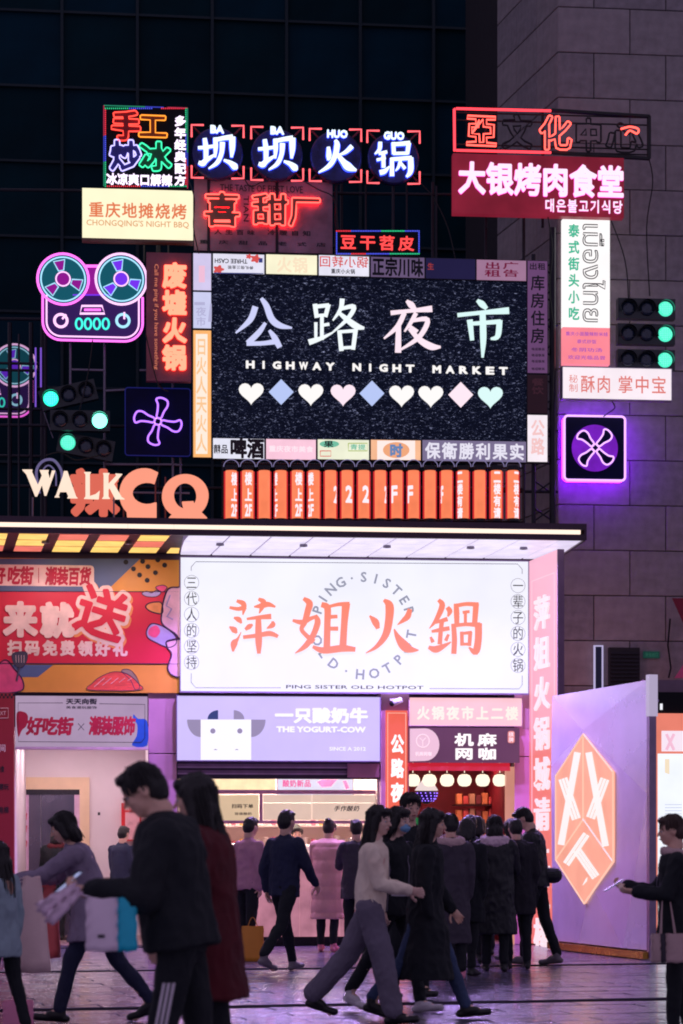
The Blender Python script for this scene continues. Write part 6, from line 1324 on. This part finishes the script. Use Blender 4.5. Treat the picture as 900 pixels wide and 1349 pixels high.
    if hair == 'short':
        ell(h, (.055, 0, .085), (.045, .06, .03)); ell(h, (-.05, 0, -.04), (.05, .065, .05))
        for k in range(12): a = random.uniform(-2.8, 2.8); zz = random.uniform(.5, 1); rr4 = math.sqrt(max(0, 1-zz*zz)); q = Vector((-.014+.1*rr4*math.cos(a), .084*rr4*math.sin(a), .034+.094*zz)); cap(h, q, q+Vector((.02*math.cos(a)+.012, .016*math.sin(a), .008)), .008, .004, n=6)
    if hair in ('bob', 'long', 'pony', 'bun'):
        for sd in (1, -1): cap(h, (.03, sd*.072, .05), (.015, sd*.08, -.06 if hair != 'pony' and hair != 'bun' else .0), .022, .016, 1.0)
        ell(h, (.058, 0, .078), (.04, .066, .032))
    if hair in ('bob', 'long'):
        ln = .12 if hair == 'bob' else g('hair', .34)
        cap(h, (-.045, 0, .0), (-.06, 0, -.1), .065, .06, 1.28, 1.35)
        for sd in (1, -1): cap(h, (-.0, sd*.076, .02), (-.01, sd*.082, -ln*.75), .026, .018, .8)
        if hair == 'long': cap(h, (-.06, 0, -.08), (-.085, 0, -ln), .056, .03, 1.5, 2.0)
        for k in range(7): yv = (k-3)*.024; cap(h, (-.085, yv, -.05), (-.095-.01*random.random(), yv*1.25, -ln-random.uniform(0, .05)), .014, .006, n=6)
    if hair == 'pony': cap(h, (-.1, 0, .05), (-.14, 0, -.12), .03, .014)
    if hair == 'bun': ell(h, (-.09, 0, .09), (.045, .045, .04))
    Rn = Matrix.Rotation(hy, 3, 'Z') @ Matrix.Rotation((hp+le*.4)*(.45 if hair == 'long' else 1), 3, 'Y'); h2 = MB(); h2.add([hc+(Rh if v[2] > -.06 else Rn) @ Vector(v)*s for v in h.v], h.f)
    T.part('hair', grow_skin(h2, 'hair', hm_, vox*.75, 2, .0045, (70, 70, 5)), None)
    if vox < .0125:
        sm_ = MB(); rs_ = random.Random(int(px))
        for q in range(70):
            a_ = rs_.uniform(-math.pi, math.pi) if hair != 'short' else rs_.uniform(-2.6, 2.6); 
            if abs(a_) < .75 and hair != 'short': a_ += math.copysign(.8, a_)
            st_ = Vector((-.01+.03*math.cos(a_), .03*math.sin(a_), .128)); pts = []
            end = {'short': .02, 'bob': -.11, 'long': -(g('hair', .34)), 'bun': .02, 'pony': .02}[hair]+rs_.uniform(-.03, .02)
            for j in range(8):
                f_ = j/7; z_ = .128+(end-.128)*f_; rx = .1*math.sqrt(max(0, 1-min(1, max(0, (z_-.034)/.096))**2)) if z_ > .034 else .1; rx = max(rx, .03)
                sc_ = .86 if z_ > -.05 else .86+.1*min(1, (-.05-z_)/.2)
                pts.append((Rh if z_ > -.06 else Rn) @ Vector((-.016-(0 if z_ > 0 else min(.05, -z_*.22))+math.cos(a_)*(rx+.003)*(1 if z_ > 0 else .82), math.sin(a_)*(rx+.003)*sc_, z_))*s+hc+Vector((rs_.uniform(-.002, .002), rs_.uniform(-.002, .002), 0)))
            sm_.tube(pts, [.0022, .0036, .004, .004, .004, .0035, .003, .0012], 4)
        T.part('hair_strand', sm_, hm_, kind='stuff')
    # trousers
    if skirt is None or True:
        t = MB(); cap(t, P-Vector((0, 0, .01)), P+u*.1*s, .118*s, .112*s, 1.36, 1.3)
        for L in legs: ank = L[2]+Vector((0, 0, .03*s)); cap(t, L[0], L[1], .094*s*(1+(flare-1)*.4), .066*s*flare); cap(t, L[1], ank, .066*s*flare, .052*s*flare**1.5)
        T.part('trousers', grow_skin(t, 'trousers', bottom, vox, 2, .009, (11, 11, 7)), None)
    # top
    c = MB(); k = thick; cap(c, P+u*.22*s, P-u*.0-Vector((0, 0, min(hem, .1)*s)), .118*s*k, .122*s*k, 1.34, 1.38, flat=True); cap(c, P+u*.22*s, P+u*.42*s, .118*s*k, .112*s*k, 1.34, 1.55)
    cap(c, nb-u*.075*s+Vector((0, -.1*s, 0)), nb-u*.075*s+Vector((0, .1*s, 0)), .072*s*k, .072*s*k, side=Vector((0, 0, 1))); cap(c, nb-u*.05*s, nb+nv*.02*s, .085*s, .066*s, 1.2, 1.05)
    if hem > .1:
        mid = (legs[0][1]+legs[1][1])/2; spread_ = abs(legs[0][1].x-legs[1][1].x)*.5; tt = Vector((mid.x*hem/.43/s*.9, 0, hz-hem*s)); cap(c, P+u*.1*s, tt, .12*s*k, (.128+spread_*.45)*s*k, 1.36, 1.3, flat=True)
        cut = tt.z-.015
    else: cut = hz-hem*s-.02
    for A in arms: cap(c, A[0], A[1], .066*s*k, .055*s*k); cap(c, A[1], A[2]-A[3]*.012, .055*s*k, .043*s*k)
    if hood == 'hood': cap(c, nb-u*.02+Vector((-.09*s, 0, 0)), nb-u*.12*s+Vector((-.13*s, 0, 0)), .07*s, .05*s, 1.6, 1.2)
    jm = grow_skin(c, 'jacket', top, vox, 2, .015 if not puff else .003, (8, 8, 5), ridge=(puff, .010) if puff else None)
    T.part('jacket', jm, None)
    if vox < .0125 and hem < .5:
        m = MB()
        for q in range(13):
            pass
        zx = [P-Vector((0, 0, min(hem, .3)*s))+u*(min(hem, .3)+.40)*s*q/10 for q in range(11)]
        m.tube([z_+Vector((.118*s*k*(1.04 if i < 9 else .93), 0, 0)) for i, z_ in enumerate(zx)], .004*s, 5); T.part('zip', m, galv)
        for sd in (1, -1):
            m = MB(); m.tube([P+Vector((.06, sd*.155*k, .0))*s, P+Vector((.015, sd*.165*k, .11))*s], .005*s, 5); T.part('pocket_seam', m, top)
    if collar:
        m = MB(); pts = [nb+nv*.0+Vector((.085*math.cos(a), .105*math.sin(a), .01+.015*math.cos(a)))*s for a in [2*math.pi*q/16 for q in range(16)]]
        for q in range(16): cap(m, pts[q], pts[(q+1) % 16], collar[1]*s, collar[1]*s, n=8)
        T.part('collar', grow_skin(m, 'collar', collar[0], vox*.9, 1, .008, (30, 30, 30)), None)
    if ring: 
        m = MB(); m.tube([P+u*.07*s+Vector((.122*math.cos(a), .165*math.sin(a), 0))*s for a in [2*math.pi*q/24 for q in range(24)]], .012*s, 6, True); T.part('belt', m, ring, smooth=True)
    for L in legs:
        m = MB(); a, tp = L[2], L[3]; dr = (tp-a); dr.z = 0; dr = dr.normalized() if dr.length > .01 else Vector((1, 0, 0)); sl = Vector((dr.x, dr.y, (tp-a).z/max(.1, (tp-a).length)+.28)); heel = a-dr*.045*s-Vector((0, 0, .055*s)); to = tp+dr*.035*s+Vector((0, 0, .008))
        cap(m, heel, to, .032*s, .03*s, 1.1, 1.3); cap(m, a-Vector((0, 0, .03*s)), a.lerp(tp, .55), .045*s, .034*s, 1.0, 1.2); cap(m, a+Vector((0, 0, .02*s)), a-Vector((0, 0, .03*s)), .044*s, .044*s)
        T.part('shoe', grow_skin(m, 'shoe', shoes, vox*.8, 2), None)
    T.info = dict(hc=hc, s=s, W=W, arms=arms, nb=nb, P=P, u=u, M=M, legs=legs, hz=hz); return T
blk = cloth('black', (17, 22, 30)); blk2 = cloth('black_glossy', (14, 18, 26), .5); navy = cloth('navy', (32, 38, 66)); maroon = cloth('maroon', (84, 12, 26)); greyl = cloth('lilac_grey', (138, 124, 146)); cream = cloth('cream_knit', (250, 226, 205)); greyp_ = cloth('grey_trouser', (112, 104, 122)); pinkp = cloth('pink_puffer', (226, 164, 158), .6); jean = cloth('blue_jean', (58, 74, 108)); dgrey = cloth('dark_grey', (66, 60, 72)); teal = cloth('pale_teal', (150, 170, 180)); furw = cloth('white_fur', (220, 190, 205)); furp = cloth('pale_fur', (200, 168, 168)); shoeb = pm('shoe_black', (18, 18, 22), .4); shoew = pm('shoe_white', (216, 206, 214), .5); shoeg = pm('shoe_grey', (120, 110, 118), .5); shoep = pm('shoe_pink', (226, 130, 160), .5)
def held(name, label, cat, mb, mat, base, extra=None, M=ID, smooth=False):
    t = Thing(name, label, cat, base, M); t.part(extra or 'shell', mb, mat, smooth=smooth); return t
def wp(T, v): return T.info['M'] @ Vector(v)
# --- man with the phone
m1 = person('person in black jacket, glasses and striped track trousers looking down at a phone', 240, 10.3, 1.715, 180, blk, blk, shoeb, dict(lean=9, head=24, legL=(12, 10), legR=(-10, 12), armL=(16, 10, 78, 8), armR=(22, 10, 66, 6), grip=1, curl=55), 'short', vox=.009, thick=1.42, hem=.04, group=None, hood='hood')
W = m1.info['W']; gm_ = pm('glasses_frame', (26, 24, 30), .3, .6); mb = MB()
for sd in (1, -1): mb.tube([W((.096, sd*.032+.021*math.cos(a), -.002+.016*math.sin(a))) for a in [2*math.pi*k/14 for k in range(14)]], .0018, 5, True); mb.tube([W((.094, sd*.053, .004)), W((.05, sd*.074, .006)), W((-.01, sd*.082, .0))], .0018, 5)
mb.tube([W((.097, -.011, 0)), W((.1, 0, .003)), W((.097, .011, 0))], .0018, 5); m1.part('glasses', mb, gm_)
stm = cloth('stripe_white', (226, 214, 226))
for k in range(3):
    L = m1.info['legs'][0]; o = (k-1)*.022; mb = MB(); pts = []
    for i in range(15):
        q = .25+.75*i/14; p = (L[0]+Vector((0, 0, .04))).lerp(L[1], q*2) if q < .5 else L[1].lerp(L[2]+Vector((0, 0, .04)), (q-.5)*2); r = (.097-.028*min(1, q*2)) if q < .5 else .069-.014*(q-.5)*2
        pts.append((p, r*1.06*m1.info['s']))
    vs = []; 
    for p, r in pts:
        for w_ in (-.0065, .0065): an = (o+w_)/r; vs.append(p+Vector((math.sin(an)*r, math.cos(an)*r+.006, 0)))
    mb.add(vs, [(2*i, 2*i+1, 2*i+3, 2*i+2) for i in range(14)]); m1.part('stripe', mb, stm)
A = m1.info['arms'][1]; hp_ = wp(m1, A[2]+A[3]*.1)
pb = MB(); pb.slab(-.036, -.075, .036, .075, -.004, .004, .002); ph = held('phone', 'dark phone in the hands of the person with glasses', 'phone', pb, black, (0, 0, 0), 'case', Matrix.Translation(hp_+Vector((-.02, .02, .05))) @ Matrix.Rotation(R(80), 4, 'Z') @ Matrix.Rotation(R(50), 4, 'X'))
ph.part('screen', MB().box((-.033, -.0056, -.07), (.033, -.0046, .07)), em('phone_screen', (170, 180, 230), .8))
# bags he carries
A = m1.info['arms'][0]; hpL = wp(m1, A[2]+A[3]*.06)
def paper_bag(label, c, w, dep, h, mats, rz=0, hl=.1, name='shopping_bag', hand=None, MM=None, taper=0.0, crumple=.006):
    M = MM or Matrix.Translation(c) @ Matrix.Rotation(rz, 4, 'Z'); t = Thing(name, label, 'bag', (0, 0, 0), M)
    for k, (x0, x1, m) in enumerate(mats):
        xa, xb = -w/2+w*x0, -w/2+w*x1; n = 8; vs = []; fs = []
        mb = MB()
        for i in range(n+1):
            for j in range(5):
                x = xa+(xb-xa)*j/4; z = h*i/n; bul = dep/2*(1-.35*(i/n)**2)*(1-.25*abs((x/w*2))**3); tz = 1-taper*(i/n)**1.3; vs.append((x*tz*(1+.03*math.sin(i*2.1)), (-bul+crumple*math.sin(i*2.9+j*2.3))*tz, z+crumple*.6*math.sin(j*2.2))); 
        for i in range(n+1):
            for j in range(5):
                x = xa+(xb-xa)*j/4; z = h*i/n; bul = dep/2*(1-.35*(i/n)**2)*(1-.25*abs((x/w*2))**3); tz = 1-taper*(i/n)**1.3; vs.append((x*tz*(1+.03*math.sin(i*2.1)), (bul+crumple*math.cos(i*2.7+j*1.9))*tz, z+crumple*.6*math.sin(j*2.2)))
        o5 = (n+1)*5
        for i in range(n):
            for j in range(4): a = i*5+j; fs.append((a, a+1, a+6, a+5)); fs.append((o5+a+1, o5+a, o5+a+5, o5+a+6))
            fs.append((i*5+4, o5+i*5+4, o5+i*5+9, i*5+9)); fs.append((o5+i*5, i*5, i*5+5, o5+i*5+5))
        for j in range(4): fs.append((j+1, j, o5+j, o5+j+1))
        mb.add(vs, fs); t.part('panel', mb, m, smooth=True)
    top = (M.inverted() @ hand) if hand is not None else Vector((0, 0, h+hl))
    for sy in (-1, 1): t.part('handle', MB().tube(crom([(-w*.22, sy*dep*.28, h-.01), (top.x-.02, top.y, top.z-.01), (top.x+.02, top.y, top.z-.01), (w*.22, sy*dep*.28, h-.01)], 5), .004, 5), mats[0][2])
    return t
bw_ = pm('bag_pinkish_white', (244, 220, 240), .45, 0, .05, 4, .1, 12); bc = pm('bag_cyan', (20, 190, 220), .45, 0, .06, 4, .1, 12)
b1 = paper_bag('white and bright cyan shopping bag hanging beside the phone user in glasses', Vector(((147-450)/F*10.05, 10.05, EY+(1117-1253)/F*10.05)), .225, .09, .235, [(0, .62, bw_), (.62, 1, bc)], R(6), hand=hpL)
b1.part('print', MB().box((-.06, -.05, .06), (-.03, -.047, .075)), MATS['dark_grey_line'])
TB = Matrix.Translation(hpL+Vector((-.15, -.03, -.115))) @ Matrix.Rotation(R(52), 4, 'Y')
paper_bag('folded pinkish white plastic bag held above the cyan and white bag', Vector((0, 0, 0)), .12, .07, .2, [(0, .5, pm('plastic_pink_white', (246, 214, 238), .3, 0, .08, 8, .2, 20)), (.5, 1, MATS['plastic_pink_white'])], 0, name='plastic_bag', hand=hpL, MM=TB, taper=.5, crumple=.018)
person('person with long black hair in a dark red coat close behind the black jacket', 277, 11.0, 1.67, 172, maroon, blk, shoeb, dict(lean=4, head=8, legL=(-8, 10), legR=(10, 8), armL=(4, 12, 30, 5), hair=.52), 'long', vox=.01, hem=.3, thick=1.25, group=None)
# --- stooping woman with bags
m3 = person('person in a lilac grey coat with a dark bob, stooping with bags', 128, 17.6, 1.68, 180, greyl, navy, shoeb, dict(lean=20, head=14, legL=(26, 14), legR=(-20, 18), armL=(50, 6, 22, 6), armR=(42, 6, 30, 4), curl=60, grip=1), 'bob', hem=.24, thick=1.16)
hw_ = wp(m3, m3.info['arms'][0][2]+m3.info['arms'][0][3]*.07); dd_ = 16.6
paper_bag('tall pinkish white carrier bag beside the stooping person in grey', Vector(((42-450)/F*dd_, dd_, EY+(1117-1281)/F*dd_)), .27, .13, .7, [(0, 1, pm('bag_rose_white', (250, 214, 210), .5, 0, .06, 3, .3, 9))], R(4), hand=hw_, taper=.55, crumple=.012)
paper_bag('salmon red carrier bag beside the tall pinkish white one', Vector(((66-450)/F*17.6, 17.6, EY+(1117-1262)/F*17.6)), .15, .12, .56, [(0, 1, pm('bag_salmon', (236, 104, 104), .5, 0, .08, 3, .3, 9))], R(-6), hand=hw_, taper=.4, crumple=.012)
person('short person with black hair and a pale blue grey jacket beside the white bag', 3, 16.2, 1.36, 150, teal, blk, shoep, dict(lean=2, head=6, legL=(10, 8), legR=(-8, 10), hair=.36), 'long', hem=.22, thick=1.05)
paper_bag('small bright pink bag standing on the paving at the picture edge', Vector(((24-450)/F*17.3, 17.3, 0)), .23, .14, .19, [(0, 1, pm('bag_hot_pink', (244, 150, 186), .5, 0, .08, 4, .15, 9))], R(8))
# --- man walking away
person('person in a dark navy jacket striding away, pale soles lifted', 374, 24.8, 1.76, 52, navy, blk, shoeg, dict(lean=3, head=2, legL=(20, 4), legR=(-22, 20), armL=(-14, 16, 22, 4), armR=(18, 14, 24, 4)), 'short', vox=.013, thick=1.12, hem=.1)
# spread legs as the photograph shows
pp_ = person('person in a pale pink jacket waiting at the kiosk by the yellow bag', 326, 27.4, 1.68, 50, cloth('dusty_pink', (196, 140, 160)), blk, shoew, dict(lean=3, head=8, armL=(30, 8, 60, 8)), 'short', vox=.014, thick=1.1)
paper_bag('yellow orange carrier bag on the ground by the pale pink jacket', Vector(((333-450)/F*27.1, 27.1, 0)), .26, .16, .42, [(0, 1, pm('bag_yellow', (230, 150, 50), .5, 0, .1, 3, .15, 9))], 0)
person('person in a long pink quilted coat with hair in a bun', 432, 29.6, 1.68, 78, pinkp, blk, shoep, dict(lean=4, head=10, armL=(40, 10, 70, 8), armR=(34, 10, 70, 8)), 'bun', vox=.014, thick=1.3, hem=.5, puff=.17)
# --- group walking right
m8 = person('person in a cream sweater and wide grey trousers with hands held out in front', 488, 17.5, 1.66, -8, cream, greyp_, shoeb, dict(lean=4, head=4, legL=(-27, 12), legR=(15, 4), armL=(10, 6, 66, 16), armR=(12, 6, 66, 16), hair=.34, turn=-22), 'long', skin='b', vox=.0095, flare=1.38, thick=1.06, hem=.03)
mk = person('person in black wearing a pale blue face mask beside the cream sweater', 520, 18.7, 1.67, -35, blk, blk, shoew, dict(lean=2, head=3, legL=(16, 6), legR=(-20, 14), armL=(10, 8, 40, 14)), 'bob', skin='b', vox=.0105, thick=1.08, hem=.1, extras='mask', ring=shoew)
W = mk.info['W']; mb = MB(); ell(mb, (.062, 0, -.05), (.048, .052, .042)); h2 = MB(); h2.add([W(v) for v in mb.v], mb.f); mk.part('face_mask', grow_skin(h2, 'face_mask', pm('mask_blue', (120, 170, 210), .6), .006, 1, .003, (20, 20, 60)), None)
person('tall black haired person just behind the masked face', 538, 20.4, 1.80, -70, blk, blk, shoeb, dict(lean=2, head=8, legL=(10, 6)), 'short', vox=.012, thick=1.1)
person('person in a long black coat and blue jeans striding on', 560, 17.9, 1.67, -4, blk, jean, shoeb, dict(lean=3, head=5, legL=(24, 4), legR=(-22, 16), armL=(10, 8, 26, 5), armR=(-8, 8, 20, 5), hair=.4), 'long', vox=.010, thick=1.16, hem=.56)
# --- queue at the lantern shop
Q_ = 'people queueing at the lantern shop'
person('person in a long charcoal coat with a pale fur hood in the queue', 594, 23.4, 1.66, 100, dgrey, blk, shoep, dict(lean=2, head=6), 'short', vox=.012, thick=1.2, hem=.56, collar=(furp, .06), group=Q_)
person('bare headed person in black glimpsed between the two fur collars', 620, 26.8, 1.70, 95, blk, blk, shoeb, dict(head=8), 'short', vox=.014, thick=1.15, group=Q_)
person('person in a long black coat with a broad white fur collar', 652, 24.9, 1.67, 88, blk2, blk, shoeb, dict(lean=4, head=12, armL=(24, 10, 50, 8), armR=(24, 10, 50, 8)), 'bob', vox=.0115, thick=1.34, hem=.52, collar=(furw, .075), group=Q_)
person('person in a dark plum coat half behind the white fur collar', 634, 28.6, 1.66, 110, cloth('plum', (92, 50, 74)), blk, shoeb, dict(head=6), 'bun', vox=.014, thick=1.15, hem=.3, group=Q_)
person('person in a brown grey jacket with loose hair beside the leather jacket', 678, 27.0, 1.66, 120, cloth('taupe', (86, 74, 82)), blk, shoeg, dict(head=10, armL=(30, 8, 50, 6)), 'bob', vox=.014, thick=1.15, group=Q_)
m16 = person('tall person in a shiny black jacket and pale sneakers at the queue end', 707, 26.1, 1.79, 165, blk2, blk, shoeg, dict(lean=6, head=26, legL=(12, 8), legR=(-10, 8), armL=(14, 8, 60, 6), armR=(20, 8, 66, 6)), 'short', vox=.0115, thick=1.2, group=Q_)
bb = MB(); cap(bb, (-.1, 0, 0), (.1, 0, 0), .09, .09, 1.0, side=Vector((0, 0, 1))); c_bag = wp(m16, m16.info['P']+Vector((-.1, -.04, .05))); tb_ = Thing('shoulder_bag', 'black shoulder bag at the back of the shiny black jacket', 'bag', (0, 0, 0), Matrix.Translation(c_bag)); tb_.part('shell', bb, blk2); tb_.part('strap', MB().tube([(-.1, 0, .1), (-.2, 0, .35), (-.18, 0, .52)], .012, 6), blk2); tb_.part('zip', MB().box((-.1, -.075, .04), (.1, -.071, .05)), galv)
person('person in a thick collared dark coat in the middle of the queue', 576, 25.2, 1.70, 75, blk, blk, shoeb, dict(lean=3, head=6), 'short', vox=.014, thick=1.2, hem=.3, collar=(blk, .05), group=Q_)
person('person with a ponytail and wine dark jacket behind the charcoal coat', 606, 28.0, 1.64, 60, cloth('wine', (70, 26, 44)), blk, shoeb, dict(head=4), 'pony', vox=.014, thick=1.15, group=Q_)
person('person in a long dark blue coat between the two long black coats', 628, 27.2, 1.69, 80, cloth('ink_blue', (22, 28, 46)), blk, shoew, dict(lean=3, head=10), 'bob', vox=.013, thick=1.2, hem=.45, group=Q_)
person('person in a short black coat and dark trousers, second in the queue cluster', 613, 24.0, 1.63, 70, blk, blk, shoeb, dict(lean=3, head=12, armL=(20, 8, 50, 6)), 'bob', vox=.013, thick=1.22, hem=.34, group=Q_)
person('person in a dark hooded jacket between the white fur collar and the shiny jacket', 681, 25.3, 1.64, 100, cloth('soot', (30, 28, 38)), blk, shoeb, dict(lean=3, head=14), 'short', vox=.013, thick=1.25, hem=.3, hood='hood', group=Q_)
person('person in a long black coat with loose hair waiting before the coral banner', 562, 24.6, 1.65, 85, blk, blk, shoeb, dict(lean=3, head=8, hair=.3), 'long', vox=.0135, thick=1.2, hem=.46, group=Q_)
person('person in a charcoal jacket facing the kiosk, nearest the coral banner', 470, 28.0, 1.66, 95, dgrey, blk, shoeb, dict(head=8, armL=(30, 8, 60, 6)), 'short', vox=.014, thick=1.15, hem=.2, group=Q_)
person('kiosk server in a white top standing behind the yogurt counter', 390, 32.6, 1.64, -80, cloth('server_white', (230, 222, 226)), blk, shoeb, dict(head=10), 'bun', vox=.014, thick=1.05, group=None)
# --- person with phone at the right edge
m17 = person('person in a black jacket with a pale scarf holding a phone by the steel column', 893, 16.0, 1.545, 180, blk, blk, shoeb, dict(lean=2, head=6, legL=(6, 6), armL=(22, 6, 72, 6), armR=(26, 6, 74, 8), grip=1, curl=50), 'short', hair2, skin='a', vox=.0095, hem=.14, thick=1.2, collar=(furp, .036), group=None)
hh = wp(m17, m17.info['arms'][0][2]+m17.info['arms'][0][3]*.11); pb = MB(); pb.slab(-.036, -.078, .036, .078, -.004, .004, .002)
ph = held('phone', 'pale edged phone held out by the person beside the steel column', 'phone', pb, pm('phone_silver', (180, 170, 190), .3, .6), (0, 0, 0), 'case', Matrix.Translation(hh+Vector((-.04, -.01, .035))) @ Matrix.Rotation(R(90), 4, 'Z') @ Matrix.Rotation(R(58), 4, 'X'))
ph.part('screen', MB().box((-.033, -.0056, -.072), (.033, -.0046, .072)), MATS['phone_screen'])
paper_bag('pinkish cream tote bag with a dark band at a hip', Vector(((880-450)/F*15.75, 15.75, EY+(1117-1268)/F*15.75)), .23, .1, .2, [(0, .25, furp), (.25, .4, dgrey), (.4, 1, furp)], R(3), hand=wp(m17, m17.info['arms'][0][1]))
# --- people in the lobby
person('person in a black coat and red scarf before the steel lift doors', 74, 33.2, 1.62, 90, blk, blk, shoeb, dict(head=6), 'bob', vox=.016, thick=1.15, hem=.3, collar=(maroon, .045), group='people inside the lift lobby')
person('person in a dark jacket standing beneath the red hose cabinet', 160, 33.0, 1.63, 60, navy, blk, shoeb, dict(head=8), 'short', vox=.016, thick=1.15, group='people inside the lift lobby')
